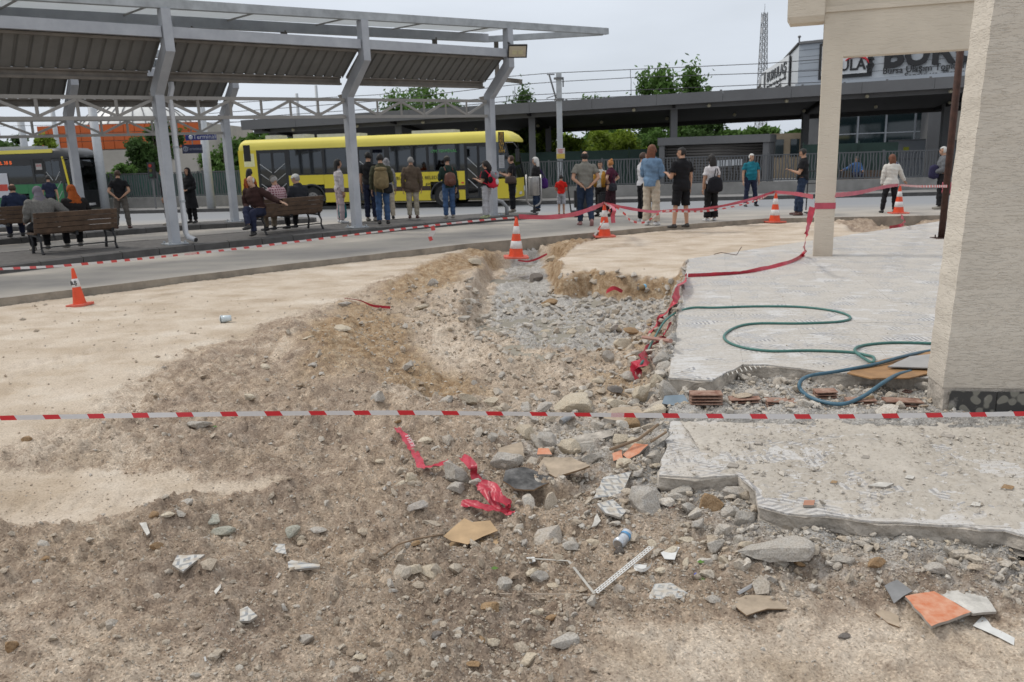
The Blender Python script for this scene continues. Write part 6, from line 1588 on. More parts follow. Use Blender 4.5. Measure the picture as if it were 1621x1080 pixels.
 def loft(name,lst,mt,n_=20,fold=0.0,close=True):
  vs=[]
  for i,(x,y,z,rx,ry)in enumerate(lst):
   f=i/(len(lst)-1.0)
   for q in range(n_):
    a=2*math.pi*q/n_;kf=1+fold*f*math.sin(q*2.5+i*.3)
    vs.append(up((x+math.cos(a)*rx*kf,y+math.sin(a)*ry*kf,z))+off)
  mm=len(lst)
  fs=[(i*n_+q,i*n_+(q+1)%n_,(i+1)*n_+(q+1)%n_,(i+1)*n_+q)for i in range(mm-1)for q in range(n_)]
  if close:fs.append(tuple(range(n_)))
  l=MB();l.add(vs,fs);return l.build(name,mt,root,world=False,smooth=True)
 if skirt is not None:
  zh,wd_=skirt
  loft('skirt',[(0,0,1.04,.150,.118),(0,0,.95,.178,.135),(0,.0,.80,.190,.15),(0,.01,(.80+zh)/2,(.19+wd_)/2,(.16+wd_*.8)/2),(0,.01,zh,wd_,wd_*.82)],bottom,fold=.09)
 if coat is not None:
  zh,wd_,cm=coat
  loft('coat_skirt',[(0,0,1.12,.160,.125),(0,0,.95,.188,.145),(0,.0,.80,.20,.16),(0,.01,zh,wd_,wd_*.78)],cm,fold=.05)
 hv=V-np.array(hc);Rm=np.array((Mt@Hy).to_3x3())if hasattr(Mt@Hy,'to_3x3')else np.array(Mt@Hy)
 hl_=hv@Rm
 ish=isn('head')|isn('neck')
 hm=HAIR.get(hair)if isinstance(hair,str)else hair
 if scarf is None and hstyle!='bald':
  if hstyle=='ring':ms=isn('head')&(hl_[:,1]<.035)&(hl_[:,2]<.075)&(hl_[:,2]>-.045+hl_[:,1]*.6)
  else:ms=isn('head')&((hl_[:,2]>.062-hl_[:,1]*.1)|((hl_[:,1]<.012)&(hl_[:,2]>-.060-hl_[:,1]*.3)))
  th_={'short':.012,'ring':.007,'bob':.026,'long':.022,'bun':.014,'cap':.012,'knit':.012}.get(hstyle,.012)
  shell('hair',ms,th_,hm,wr=.0015)
  if hstyle=='ring':
   pass
  if hstyle in('long','bob'):
   L_=.36 if hstyle=='long' else .17
   h=MB();pts=[hd((0,-.055,.06))+off,hd((0,-.075,-.03))+off,hd((0,-.085,-.10))+off,hd((0,-.095,-.06-L_*.6))+off,hd((0,-.08,-.06-L_))+off]
   sweep_ok(h,pts,[(.06,.075),(.055,.094),(.045,.102),(.034,.096),(.020,.06)],12);h.build('long_hair',hm,root,world=False,smooth=True)
  if hstyle=='bun':
   h=MB();h.ell(hd((0,-.05,.115))+off,(.050,.050,.045),10,7);h.build('hair_bun',hm,root,world=False,smooth=True)
  if hstyle in('cap','knit'):
   ms=isn('head')&(hl_[:,2]>(.040 if hstyle=='cap' else .025)-hl_[:,1]*.12)
   c_=shell('cap',ms,.022,scarf_m.get(hstyle)if False else hm_cap.get(label[:12],CAPM[hstyle]),wr=.001)
   if hstyle=='cap':
    h=MB();h.ell(hd((0,.115,.050))+off,(.065,.055,.008),12,4);h.build('cap_peak',CAPM['cap'],root,world=False,smooth=True)
 if scarf is not None:
  face_m=(hl_[:,1]>.045)&(hl_[:,2]<.062)&(hl_[:,2]>-.10)&(np.abs(hl_[:,0])<.058)
  ms=(isn('head')&~face_m)|isn('neck')
  shell('headscarf',ms,.018,scarf,wr=.002)
  h=MB()
  sweep_ok(h,[hd((0,-.03,.03))+off,hd((0,-.045,-.07))+off,up((0,-.045,1.46))+off,up((0,-.055,1.36))+off,up((0,-.060,1.26))+off],[(.075,.080),(.080,.088),(.10,.135),(.115,.175),(.09,.11)],14)
  h.build('scarf_drape',scarf,root,world=False,smooth=True)
 root['_']=1;del root['_']
 M=Matrix.Translation(loc)@Matrix.Rotation(face,4,'Z')@Matrix.Diagonal((k,k,k,1))
 info={'root':root,'M':M,'up':lambda v:M@(up(v)+off),'hand':{s:M@(arm[s][2]+off+(arm[s][2]-arm[s][1]).normalized()*.09)for s in(-1,1)},'off':off,'head':M@(hc+off),'face':face,'k':k}
 return info
CAPM={'cap':cloth('cap_grey',(0.10,0.095,0.085)),'knit':cloth('knit_white',(0.50,0.50,0.48),nscale=40)}
hm_cap={}
def foot(px,py,z=None):
 """stand on the street or a platform at this bearing"""
 p=G(px,py,0.0 if z is None else z)
 for _ in range(6):
  zz=(0.0 if z is None else z)+float(street(p.y));p=G(px,py,zz)
 return p
C=cloth
K_=(0.014,0.014,0.016)
blk=C('black',K_,0.25);navy=C('navy',(0.018,0.022,0.045));jean=C('jeans',(0.045,0.085,0.17),0.25);djean=C('dark_jeans',(0.022,0.035,0.065),0.25)
gry=C('grey_trousers',(0.105,0.095,0.085));cream=C('cream',(0.50,0.44,0.35));beige_t=C('beige_trousers',(0.36,0.32,0.25))
shk=mat('shoe_black',(0.014,0.013,0.013),0.5);shb=mat('shoe_brown',(0.07,0.025,0.018),0.5);shw=mat('shoe_white',(0.60,0.60,0.60),0.5);shg=mat('shoe_grey',(0.22,0.20,0.17),0.6)
PLT=0.15
HT={'a5':275,'a7':265,'a2':277,'a6':272,'a9':267,'b13':252,'b14':240,'b15b':250,'b15':243,'b16':248,'b17':247,'b18':256,'b19':246,'b20':249,'b21':269,'b22':238,'b23':255,'b24':253,'b25':241,'b26':229,'b27':233,'b28':245,'b30':243,'b31':235,'b33':250,'b34':232}
def Pn(key,px,py,z,face,**kw):
 p=foot(px,py,z)
 if key in HT:
  h=AT(px,HT[key],p.y).z-p.z;kw['H']=min(max(h,kw['H']*.9),kw['H']*1.10);r=person(p,rad(face),**kw);PP[key]=r;return r
PP={}
Pn('a5',197,362,PLT,12,H=1.72,arms=('behind','behind'),legs='wide',top=blk,sleeve='short',bottom=gry,shoes=shb,hair='brown',build=1.06,label='man in a black T-shirt and grey trousers, hands clasped behind his back')
Pn('a7',306,353,PLT,160,H=1.66,arms=('front','front'),top=blk,sleeve='long',topoff=.022,bottom=blk,shoes=shk,coat=(.48,.25,blk),scarf=C('scarf_black',(0.02,0.018,0.02),0.4,25),female=True,label='woman in black coat and dark patterned headscarf standing right of the first column')
Pn('a2',86,352,PLT-0.1,20,H=1.72,arms=('down','down'),top=navy,sleeve='short',bottom=blk,shoes=shk,hair='black',label='man in a navy T-shirt behind the column by the green bus')
Pn('a6',268,356,PLT,100,H=1.74,arms=('down','down'),top=blk,sleeve='long',bottom=gry,shoes=shg,hair='brown',label='person almost hidden behind the first canopy column, grey trousers showing')
Pn('a9',402,352,0.0,-20,H=1.60,arms=('down','down'),top=C('burnt_orange',(0.23,0.055,0.015)),sleeve='long',topoff=.02,bottom=blk,shoes=shk,hair='black',hstyle='bob',female=True,label='woman in a burnt orange jacket behind the seated bald man')
Pn('b13',541,353,PLT,-60,H=1.66,arms=('down','down'),top=C('white_pink',(0.50,0.46,0.47)),sleeve='long',bottom=C('pink',(0.45,0.36,0.37)),shoes=shw,hair='black',hstyle='long',female=True,label='person in pale clothes mostly hidden behind the second canopy column')
Pn('b14',589,350,PLT,-14,H=1.84,arms=('down','down'),legs='stand',top=blk,sleeve='short',bottom=navy,shoes=shg,hair='black',build=1.0,label='tall man in black T-shirt and dark trousers just right of the second column')
Pn('b15b',617,347,PLT,10,H=1.66,arms=('down','down'),top=C('scarf_grey2',(0.26,0.26,0.27),0.4,25),sleeve='long',bottom=cream,shoes=shk,scarf=C('scarf_grey2',(0.26,0.26,0.27)),female=True,label='person in a grey patterned headscarf behind the khaki backpack')
Pn('b15',608,355,PLT,8,H=1.76,arms=('down','front'),legs='stand',top=C('olive',(0.062,0.062,0.038)),sleeve='long',topoff=.024,hem=.10,bottom=jean,shoes=shk,hair='black',build=1.05,label='man in an olive jacket and blue jeans wearing a big khaki backpack')
Pn('b16',655,346,PLT,4,H=1.74,arms=('down','down'),legs='stand',top=C('brown_blazer',(0.115,0.085,0.062)),sleeve='long',topoff=.026,hem=.17,bottom=beige_t,shoes=shb,hair='grey',build=1.08,label='grey haired man in a brown blazer and beige trousers seen from behind')
Pn('b17',712,346,PLT,22,H=1.74,arms=('phone','down'),legs='stand',top=C('dark_green',(0.020,0.036,0.030)),sleeve='long',topoff=.022,hem=.05,bottom=jean,shoes=shg,hair='black',hstyle='cap',nod=.25,label='man in dark green jacket and cap with a brown leather backpack, looking down')
Pn('b18b',757,338,PLT,60,H=1.68,arms=('down','down'),top=blk,sleeve='long',bottom=blk,shoes=shk,hair='black',label='person in black half hidden behind the woman with the red backpack')
Pn('b18',772,345,PLT,62,H=1.66,arms=('phone','phone'),legs='relax',top=blk,sleeve='short',bottom=C('sweat_grey',(0.33,0.33,0.35)),flare=.030,shoes=mat('shoe_lime',(0.34,0.38,0.22),0.6),hair='black',hstyle='bob',female=True,nod=.35,build=1.08,label='woman in grey sweatpants with red backpack and grey neck pillow, looking at a phone')
Pn('b19',812,336,PLT,78,H=1.72,arms=('phone','phone'),legs='stand',top=blk,sleeve='short',bottom=blk,shoes=shg,hair='brown',female=True,build=1.1,label='woman in black T-shirt and trousers with a brown shoulder bag right of the last column')
Pn('b20',850,335,PLT,66,H=1.66,arms=('front','front'),legs='stand',top=C('black_leather',(0.018,0.017,0.018)),sleeve='long',topoff=.024,hem=.08,bottom=djean,flare=.02,shoes=shk,hair='white',hstyle='bob',female=True,label='white haired woman in black jacket and jeans behind the steel litter bin')
Pn('b21',889,341,0.0,-14,H=1.12,arms=('front','front'),legs='stand',top=C('red_shirt',(0.52,0.018,0.012)),sleeve='short',bottom=C('light_grey',(0.33,0.33,0.36)),bot='shorts',shoes=shk,hair='black',vox=.018,label='small boy in a red T-shirt and light grey shorts')
Pn('b22',927,357,0.0,4,H=1.76,arms=('behind','behind'),legs='walk',top=C('grey_polo',(0.175,0.17,0.15)),sleeve='short',topoff=.02,hem=.02,bottom=djean,shoes=mat('shoe_red',(0.32,0.16,0.15),0.6),hair='black',hstyle='ring',build=1.14,belly=.03,label='balding man in a grey polo shirt walking away, hands behind his back')
Pn('b23',951,342,0.0,150,H=1.74,arms=('hip','down'),top=C('white_tee',(0.50,0.48,0.44)),sleeve='long',bottom=C('dark_t',(0.025,0.022,0.022)),shoes=shk,hair='black',label='bearded man in mustard waistcoat half hidden behind the ginger haired woman')
Pn('b24',967,343,0.0,55,H=1.66,arms=('hip','hip'),top=C('maroon',(0.060,0.012,0.028)),sleeve='short',hem=.04,bottom=C('floral',(0.030,0.012,0.016),.9,22),skirt=(.16,.20),shoes=shk,hair='ginger',hstyle='bun',female=True,build=1.14,label='ginger haired woman in maroon top and floral skirt, hands on her hips')
Pn('b25',1017,352,0.0,-72,H=1.74,arms=('head','front'),legs='stand',top=C('white_shirt',(0.52,0.52,0.54)),sleeve='long',bottom=blk,shoes=shw,hair='brown',label='man in white shirt and black trousers raising an arm behind the denim jacket woman')
Pn('b26',1031,357,0.0,-28,H=1.73,arms=('phone','front'),legs='stand',top=C('denim',(0.135,0.215,0.32),.25),sleeve='long',topoff=.030,hem=.05,bottom=C('cream_cargo',(0.46,0.40,0.32)),flare=.03,shoes=shw,hair='auburn',hstyle='long',female=True,build=1.05,label='long haired woman in a denim jacket, cream trousers and white trainers')
Pn('b27',1078,361,0.0,28,H=1.77,arms=('phone','down'),legs='wide',top=C('black_tee',(0.010,0.010,0.012)),sleeve='short',topoff=.022,hem=.08,bottom=C('black_shorts',(0.010,0.010,0.012)),bot='shorts',shoes=shk,hair='black',headyaw=.9,build=1.12,label='bare legged young man in black T-shirt and black shorts')
Pn('b28',1125,350,0.0,14,H=1.68,arms=('down','down'),legs='stand',top=C('white_top',(0.56,0.54,0.55)),sleeve='short',bottom=C('wide_black',(0.012,0.012,0.013)),flare=.035,shoes=shw,hair='black',hstyle='bob',female=True,label='woman in white T-shirt and wide black trousers with a black tote bag')
Pn('b30',1187,327,0.0,184,H=1.74,arms=('down','down'),legs='wide',top=C('teal',(0.012,0.125,0.165)),sleeve='short',topoff=.02,hem=.04,bottom=navy,shoes=shk,hair='white',hstyle='short',build=1.12,belly=.045,headyaw=.3,label='stout grey haired man in a teal polo shirt facing the camera')
Pn('b31',1268,341,0.0,62,H=1.78,arms=('phone','down'),legs='cross',top=C('black_tee2',(0.012,0.012,0.014)),sleeve='short',topoff=.018,bottom=djean,shoes=shb,hair='black',nod=.45,build=1.08,label='man in black T-shirt reading his phone, legs crossed, left of the porch post')
Pn('b33',1407,337,0.0,-8,H=1.66,arms=('down','cone'),legs='wide',top=C('white_quilt',(0.56,0.54,0.50),.1,20),sleeve='long',topoff=.030,hem=.13,bottom=blk,shoes=shk,hair='auburn',hstyle='bob',female=True,build=1.12,label='woman in a white quilted jacket with her hand on a traffic cone')
Pn('b34',1487,331,0.0,72,H=1.75,arms=('front','front'),legs='stand',top=C('grey_jacket',(0.125,0.130,0.140)),sleeve='long',topoff=.030,hem=.05,bottom=blk,flare=.02,shoes=shg,hair='white',hstyle='short',build=1.05,label='old white haired man in a grey jacket beside the rusty prop')
Pn('b29',1131,292,0.10,140,H=1.74,arms=('head','down'),top=blk,sleeve='short',bottom=blk,shoes=shk,hair='black',vox=.02,label='distant man in black with raised arm near the kiosk')
Pn('b36',1008,303,-0.02,90,H=1.72,arms=('down','down'),legs='relax',top=C('brown_top',(0.10,0.075,0.06)),sleeve='long',bottom=C('brown_trousers',(0.12,0.10,0.085)),shoes=mat('shoe_wine',(0.22,0.02,0.02),0.5),hair='brown',vox=.02,label='distant person with wine red shoes crossing behind the denim jacket woman')
Pn('b35',1331,302,-0.02,0,H=1.70,arms=('down','down'),top=C('white_top2',(0.52,0.52,0.54)),sleeve='long',bottom=gry,shoes=shw,hair='brown',vox=.02,label='distant person in white peeping out right of the porch post')
M_WOOD=mat('bench_wood',(0.085,0.052,0.032),0.75,0.35,7.0,0.002,30)
M_IRON=mat('black_iron',(0.018,0.018,0.020),0.6,0.2,8.0)
def bench(loc,rz,L,label,group='slatted benches on the bus platforms'):
 """local +x along the seat, sitter faces +y, backrest at y=0"""
 t=thing('bench',label,'bench',loc,rz,group)
 for x in(-L/2+0.08,0.0,L/2-0.08):
  m=MB();m.beam((x,0.05,0.33),(x,-0.07,0.80),0.05,0.03,up=(0,1,0));m.beam((x,0.02,0.34),(x,0.50,0.36),0.05,0.035)
  if abs(x)>0.1:
   m.tube([(x,0.05,0.34),(x,-0.03,0.22),(x,-0.01,0.10),(x,-0.07,0.0)],[0.026,0.020,0.020,0.030],6);m.tube([(x,0.46,0.35),(x,0.42,0.22),(x,0.48,0.0)],[0.026,0.020,0.030],6)
  m.build('iron_frame',M_IRON,t,world=False)
 m=MB();m.beam((-L/2+0.1,-0.01,0.13),(L/2-0.1,-0.01,0.13),0.02,0.025);m.build('stretcher',M_IRON,t,world=False)
 for i in range(4):
  z=0.455+i*0.098;y=0.012-0.112*(z-0.36)/0.44-0.026+0.03
  m=MB();m.box((0,y+0.012,z),(L,0.028,0.088),M=Matrix.Rotation(0.25,3,'X'));m.build('back_slat',M_WOOD,t,world=False)
 for i in range(4):
  m=MB();m.box((0,0.10+i*0.112,0.392),(L,0.098,0.03));m.build('seat_slat',M_WOOD,t,world=False)
 return t
def mid(a,b):return(a+b)/2
bl,br_=foot(71,403,PLT),foot(180,392.5,PLT)
B1=mid(bl,br_);A1=math.atan2(br_.y-bl.y,br_.x-bl.x)
bench(B1,A1,(br_-bl).length+0.25,'weathered slatted bench with two women in headscarves, nearest on the left')
cl_,cr_=foot(421,371.5,PLT),foot(507,362,PLT)
B2=mid(cl_,cr_);A2=math.atan2(cr_.y-cl_.y,cr_.x-cl_.x)
bench(B2,A2,(cr_-cl_).length+0.22,'slatted bench with three seated old men by the second column')
B0=foot(18,380,PLT-0.02)
bench(B0,UANG,2.0,'dark slatted bench at the far left edge with one seated man')
def on_bench(B,A,along,**kw):
 face=kw.pop('face',None);dep=kw.pop('dep',0.17)
 p=Vector((B.x+math.cos(A)*along-math.sin(A)*dep,B.y+math.sin(A)*along+math.cos(A)*dep,B.z))
 f=A if face is None else face
 kw.setdefault('lean',0.16)
 return person(p,f,seat=0.45,**kw)
lilac=C('lilac_scarf',(0.16,0.145,0.175),0.15,6)
PP['a3']=on_bench(B1,A1,-0.52,H=1.64,arms=('rest','side'),legs='sit',top=C('grey_tweed',(0.155,0.15,0.14),.5,60),sleeve='long',topoff=.035,bottom=blk,skirt=None,shoes=shg,scarf=lilac,female=True,build=1.38,label='seated woman in lilac grey headscarf and speckled grey jacket, arm along the bench')
PP['a4']=on_bench(B1,A1,0.10,H=1.64,arms=('rest','rest'),legs='sit',top=C('black_coat',(0.016,0.014,0.014)),sleeve='long',topoff=.035,bottom=blk,shoes=shg,scarf=C('rust_scarf',(0.27,0.065,0.014),.25,12),female=True,build=1.18,label='seated woman in a rust orange headscarf over a black coat')
PP['a1']=on_bench(B0,UANG,0.25,H=1.70,arms=('rest','rest'),legs='sit',top=C('dark_blue',(0.018,0.026,0.055)),sleeve='long',topoff=.03,bottom=navy,shoes=shk,hair='brown',hstyle='ring',build=1.12,label='seated man in a dark blue jacket at the far left edge')
PP['c8']=on_bench(B2,A2,-0.92,face=rad(165),dep=0.05,H=1.76,arms=('side','front'),legs='sitcross',top=C('dark_brown',(0.040,0.020,0.018)),sleeve='long',topoff=.032,bottom=navy,shoes=shk,hair='white',hstyle='ring',skin=SKIN2,lean=.25,build=1.08,label='bald old man in a dark brown cardigan facing the camera, holding a water bottle')
def plaid():
 m=bpy.data.materials.new('red_plaid');m.use_nodes=True;t,b=nodes(m);L=t.links;b.inputs['Roughness'].default_value=.9
 tcn=t.nodes.new('ShaderNodeTexCoord');w=[]
 for d in('X','Z'):
  q=t.nodes.new('ShaderNodeTexWave');q.bands_direction=d;q.inputs['Scale'].default_value=5.5;L.new(tcn.outputs['Object'],q.inputs['Vector']);w.append(q)
 x=t.nodes.new('ShaderNodeMixRGB');x.blend_type='ADD';x.inputs[0].default_value=1;L.new(w[0].outputs[0],x.inputs[1]);L.new(w[1].outputs[0],x.inputs[2])
 r=t.nodes.new('ShaderNodeValToRGB');e=r.color_ramp.elements;e[0].position=.25;e[0].color=(.07,.01,.03,1);e[1].position=.9;e[1].color=(.42,.30,.32,1);k=e.new(.5);k.color=(.26,.02,.05,1)
 L.new(x.outputs[0],r.inputs[0]);L.new(r.outputs[0],b.inputs['Base Color']);return m
PP['c10']=on_bench(B2,A2,-0.22,H=1.68,arms=('rest','rest'),legs='sit',top=plaid(),sleeve='long',topoff=.026,bottom=C('khaki',(0.20,0.165,0.12)),shoes=shk,hair='grey',hstyle='cap',nod=.3,build=1.1,label='seated man in a red checked shirt and grey cap in the middle of the bench')
PP['c11']=on_bench(B2,A2,0.42,H=1.70,arms=('rest','rest'),legs='sit',top=C('charcoal',(0.026,0.028,0.034)),sleeve='long',topoff=.032,bottom=blk,shoes=shk,hair='grey',hstyle='knit',headyaw=.9,build=1.15,label='seated man in a charcoal jacket and white knitted cap')
fbp=foot(1376,303,-0.02);
bench(Vector((fbp.x,fbp.y+0.4,-0.17)),rad(180),2.6,'distant brown bench with a person in blue by the far railing')
PP['d32']=person(Vector((AT(1357,290,fbp.y).x,fbp.y+0.22,-0.17)),rad(180),H=1.72,arms=('rest','side'),legs='sit',seat=.56,top=C('blue_jacket',(0.055,0.12,0.27),.2),sleeve='long',topoff=.03,bottom=navy,shoes=shw,hair='black',hstyle='cap',vox=.02,label='distant seated person in a blue and grey jacket and dark cap')
b2p=foot(1126,303,-0.02)
bench(Vector((b2p.x,b2p.y+0.4,-0.17)),rad(180),1.3+0.2,'distant empty brown bench behind the woman with the tote bag')
def bag(name,label,cat,M,size,m,parts=(),straps=(),group=None):
 """rounded soft bag; M places its local frame (z up, y towards the wearer)"""
 loc=M.translation.copy();t=thing(name,label,cat,loc,0,group)
 R_=M.to_3x3()
 def q(mb_,v):mb_.v=[tuple(loc+R_@Vector(p))for p in mb_.v]
 mb=MB();w,d,h=size
 n=16;mm=9;vs=[]
 for i in range(mm+1):
  f=-1+2*i/mm;sc_=(1-abs(f)**3.5)**(1/3.0)*(1.0-0.12*f)+0.02
  for k in range(n):
   a=2*math.pi*k/n;ca,sa=math.cos(a),math.sin(a);e=0.62
   vs.append((math.copysign(abs(ca)**e,ca)*w/2*sc_,math.copysign(abs(sa)**e,sa)*d/2*sc_,f*h/2))
 fs=[(i*n+k,i*n+(k+1)%n,(i+1)*n+(k+1)%n,(i+1)*n+k)for i in range(mm)for k in range(n)]+[tuple(range(n-1,-1,-1)),tuple(mm*n+k for k in range(n))]
 mb.add(vs,fs);q(mb,0);mb.build('bag_body',m,t,smooth=True)
 for(nm,c,s,pm)in parts:
  mb=MB();mb.ell(c,s,10,6);q(mb,0);mb.build(nm,pm,t,smooth=True)
 for(nm,pts,r,pm)in straps:
  mb=MB();mb.tube([M.inverted()@Vector(p)if False else Vector(p)for p in pts],r,6);mb.build(nm,pm,t)
 return t
def backM(pp,dz=1.20,back=0.24,dx=0.0):
 p=pp['up']((dx,-back,dz));return Matrix.Translation(p)@Matrix.Rotation(pp['face'],4,'Z')
def shoulder_straps(pp,r=0.016,zb_=1.02,bx=0.11):
 u=pp['up'];out=[]
 for s in(-1,1):out.append(('shoulder_strap',[u((bx*s,-0.15,1.36)),u((bx*s,-0.05,1.462)),u((bx*s,0.09,1.42)),u((bx*1.1*s,0.14,1.28)),u((0.155*s,0.06,1.12)),u((bx*s,-0.15,zb_))],r,None))
 return out
def bp(pp,name,label,size,m,sm,dz=1.20,back=0.24,parts=(),extra=()):
 st=[(a,b,c,sm)for(a,b,c,d)in shoulder_straps(pp)]
 return bag(name,label,'backpack',backM(pp,dz,back),size,m,parts,st+list(extra))
kh=C('khaki_canvas',(0.175,0.135,0.072),.2);
u=PP['b15']['up']
bp(PP['b15'],'backpack','big slouching khaki backpack with dangling straps on the man in olive',(.36,.26,.52),kh,kh,dz=1.14,back=.27,parts=(('front_pocket',(0,-.13,-.08),(.12,.05,.13),kh),('top_flap',(0,-.02,.24),(.16,.12,.06),kh)),extra=(('loose_strap',[u((-.14,-.20,1.25)),u((-.16,-.22,1.0)),u((-.15,-.20,.74))],.010,kh),('loose_strap',[u((.02,-.36,1.15)),u((.02,-.38,.95)),u((.03,-.36,.80))],.010,kh)))
bm_=C('black_jacket_bundle',(0.016,0.016,0.017))
bag('folded_jacket','black jacket bundle hanging below the khaki backpack','jacket',backM(PP['b15'],.90,.22,.16),(.22,.16,.26),bm_)
lb=mat('brown_leather',(0.105,0.035,0.020),0.5,0.2,8)
bp(PP['b17'],'backpack','brown leather backpack on the man in dark green',(.30,.17,.38),lb,lb,dz=1.12,back=.20,parts=(('front_pocket',(0,-.085,-.06),(.10,.035,.09),lb),))
rb_=C('red_nylon',(0.48,0.022,0.045));
bp(PP['b18'],'backpack','red and white backpack on the woman in grey sweatpants',(.30,.22,.42),rb_,rb_,dz=1.16,back=.24,parts=(('white_panel',(.02,-.10,-.03),(.09,.035,.09),C('white_panel',(.5,.5,.5))),('black_pouch',(-.15,0,.02),(.04,.08,.09),blk)))
u=PP['b18']['up']
npil=thing('neck_pillow','grey neck pillow tied on top of the red backpack','pillow',u((0,-.26,1.36)))
mb=MB();pts=[]
for i in range(11):
 a=rad(-20+220*i/10);pts.append(u((0.13*math.cos(a),-.30-0.04*math.sin(a),1.30+0.12*math.sin(a)*-1+.08)))
mb.tube(pts,[.045]+[.06]*9+[.045],10);mb.build('cushion',C('pillow_grey',(0.22,0.22,0.24)),npil,smooth=True)
def hand_bag(pp,label,size,m,at,cat='bag',strap_to=None,name='shoulder_bag'):
 p=pp['up'](at);M=Matrix.Translation(p)@Matrix.Rotation(pp['face'],4,'Z');st=[]
 if strap_to:
  a=pp['up']((at[0],at[1]+.06,at[2]+size[2]*.42));b=pp['up']((at[0],at[1]-.06,at[2]+size[2]*.42));
  st=[('strap',[a]+[pp['up'](q)for q in strap_to]+[b],.011,m)]
 return bag(name,label,cat,M,size,m,(),st)
hand_bag(PP['b19'],'brown shoulder bag on the woman in black by the last column',(.10,.34,.26),mat('brown_bag',(0.060,0.036,0.028),0.5),(-.22,.0,1.02),strap_to=[(-.16,.06,1.36),(-.12,0,1.462),(-.16,-.06,1.36)])
hand_bag(PP['b20'],'purple bag on the arm of the white haired woman',(.16,.24,.34),C('purple',(0.055,0.018,0.12)),(.08,-.24,.92),strap_to=[(.12,-.12,1.30),(.12,-.02,1.46),(.10,-.16,1.30)])
hand_bag(PP['b24'],'black patterned handbag at the hip of the ginger haired woman',(.34,.14,.24),C('black_pattern',(0.022,0.022,0.028),.9,30),(-.16,-.16,.93),strap_to=[(-.05,-.14,1.3),(.10,-.03,1.46),(.05,.12,1.3),(-.18,.10,1.0)])
hand_bag(PP['b28'],'large black tote bag hanging on the shoulder of the woman in white',(.38,.16,.42),C('black_tote',(0.012,0.012,0.016)),(-.02,-.24,.98),strap_to=[(.02,-.17,1.34),(.12,-.03,1.46),(.10,-.16,1.30)],name='tote_bag')
hand_bag(PP['b34'],'dark blue jacket draped over the arm of the old man in grey',(.20,.26,.40),C('indigo',(0.028,0.026,0.060)),(-.05,.22,1.06),cat='jacket',name='draped_jacket')
hand_bag(PP['b13'],'teal bag hanging beside the second canopy column',(.26,.20,.46),C('teal_bag',(0.015,0.135,0.155)),(-.03,.05,.34),strap_to=[(-.1,.05,.85)])
u=PP['b23']['up'];w_=thing('waistcoat','mustard waistcoat worn open by the bearded man','waistcoat',u((0,0,1.2)))
mb=MB()
for s in(-1,1):mb.tube([u((.13*s,.02,1.42)),u((.14*s,.075,1.30)),u((.14*s,.08,1.12)),u((.14*s,.07,.94))],[.05,.072,.078,.075],8)
mb.build('cloth',C('mustard',(0.33,0.165,0.025)),w_,smooth=True)
def phone(pp,s,label):
 p=pp['hand'][s];R_=Matrix.Rotation(pp['face'],3,'Z')@Matrix.Rotation(rad(-35),3,'X')
 t=thing('mobile_phone',label,'phone',p);mb=MB();mb.box(p,(.075,.15,.009),M=R_);mb.build('case',M_BLACK,t);mb=MB();mb.box(p+R_@Vector((0,0,.006)),(.068,.14,.002),M=R_);mb.build('screen',mat('phone_screen',(.10,.12,.14),.2),t)
phone(PP['b18'],1,'mobile phone held by the woman with the red backpack');phone(PP['b31'],-1,'mobile phone held by the man with crossed legs');phone(PP['b19'],1,'mobile phone in the hands of the woman with the brown bag');phone(PP['b17'],-1,'mobile phone held by the man in the cap')
p=PP['c8']['hand'][1]
t=thing('water_bottle','clear plastic water bottle with blue label in the bald old man\'s hand','bottle',p)
mb=MB();mb.lathe([(.03,-.10),(.034,-.09),(.034,.05),(.022,.09),(.013,.11)],12,p);mb.build('bottle_body',mat('bottle_plastic',(.45,.52,.58),.15,.05),t,smooth=True)
mb=MB();mb.lathe([(.035,-.04),(.035,.03)],12,p);mb.build('bottle_label',mat('label_blue',(.03,.14,.42),.5),t);mb=MB();mb.lathe([(.015,.11),(.015,.13)],10,p);mb.build('bottle_cap',mat('cap_white',(.5,.5,.55),.5),t)
lp=foot(938,343,0)
t=thing('luggage_trolley','black luggage trolley loaded with two dark suitcases beside the man in grey','trolley',lp)
lu=mat('suitcase_black',(0.020,0.021,0.024),0.5,0.3,5)
def sc_box(name,c,d,m,par):
 mb=MB();bm=bmesh.new();bmesh.ops.create_cube(bm,size=1);bmesh.ops.scale(bm,vec=d,verts=bm.verts);bmesh.ops.bevel(bm,geom=bm.edges[:],offset=min(d)*.22,segments=2,affect='EDGES')
 mb.add([Vector(c)+v.co for v in bm.verts],[[v.index for v in f.verts]for f in bm.faces]);bm.free();return mb.build(name,m,par,smooth=False)
a=sc_box('suitcase',lp+Vector((-.30,0,.52)),(.46,.30,.62),lu,None);tag(a,'dark upright suitcase on the left of the luggage trolley','suitcase')
a=sc_box('suitcase',lp+Vector((.38,.02,.44)),(.44,.30,.50),lu,None);tag(a,'dark suitcase on the right of the luggage trolley','suitcase')
a=sc_box('carrier_bag',lp+Vector((-.28,0,.93)),(.34,.24,.20),mat('plastic_grey',(.16,.17,.19),.4,.5,12),None);tag(a,'grey plastic bag on top of the left suitcase','bag')
mb=MB();mb.box(lp+Vector((0,0,.16)),(1.25,.50,.05));mb.build('deck',M_BLACK,t)
for x in(-.5,.5):
 for y in(-.2,.2):mb=MB();mb.tube([lp+Vector((x,y-.02,.075)),lp+Vector((x,y+.02,.075))],.075,12);mb.build('wheel',M_BLACK,t)
mb=MB();mb.tube([lp+Vector((-.62,0,.16)),lp+Vector((-.70,0,.8)),lp+Vector((-.70,0,1.0))],.02,8);mb.build('handle',M_IRON,t)
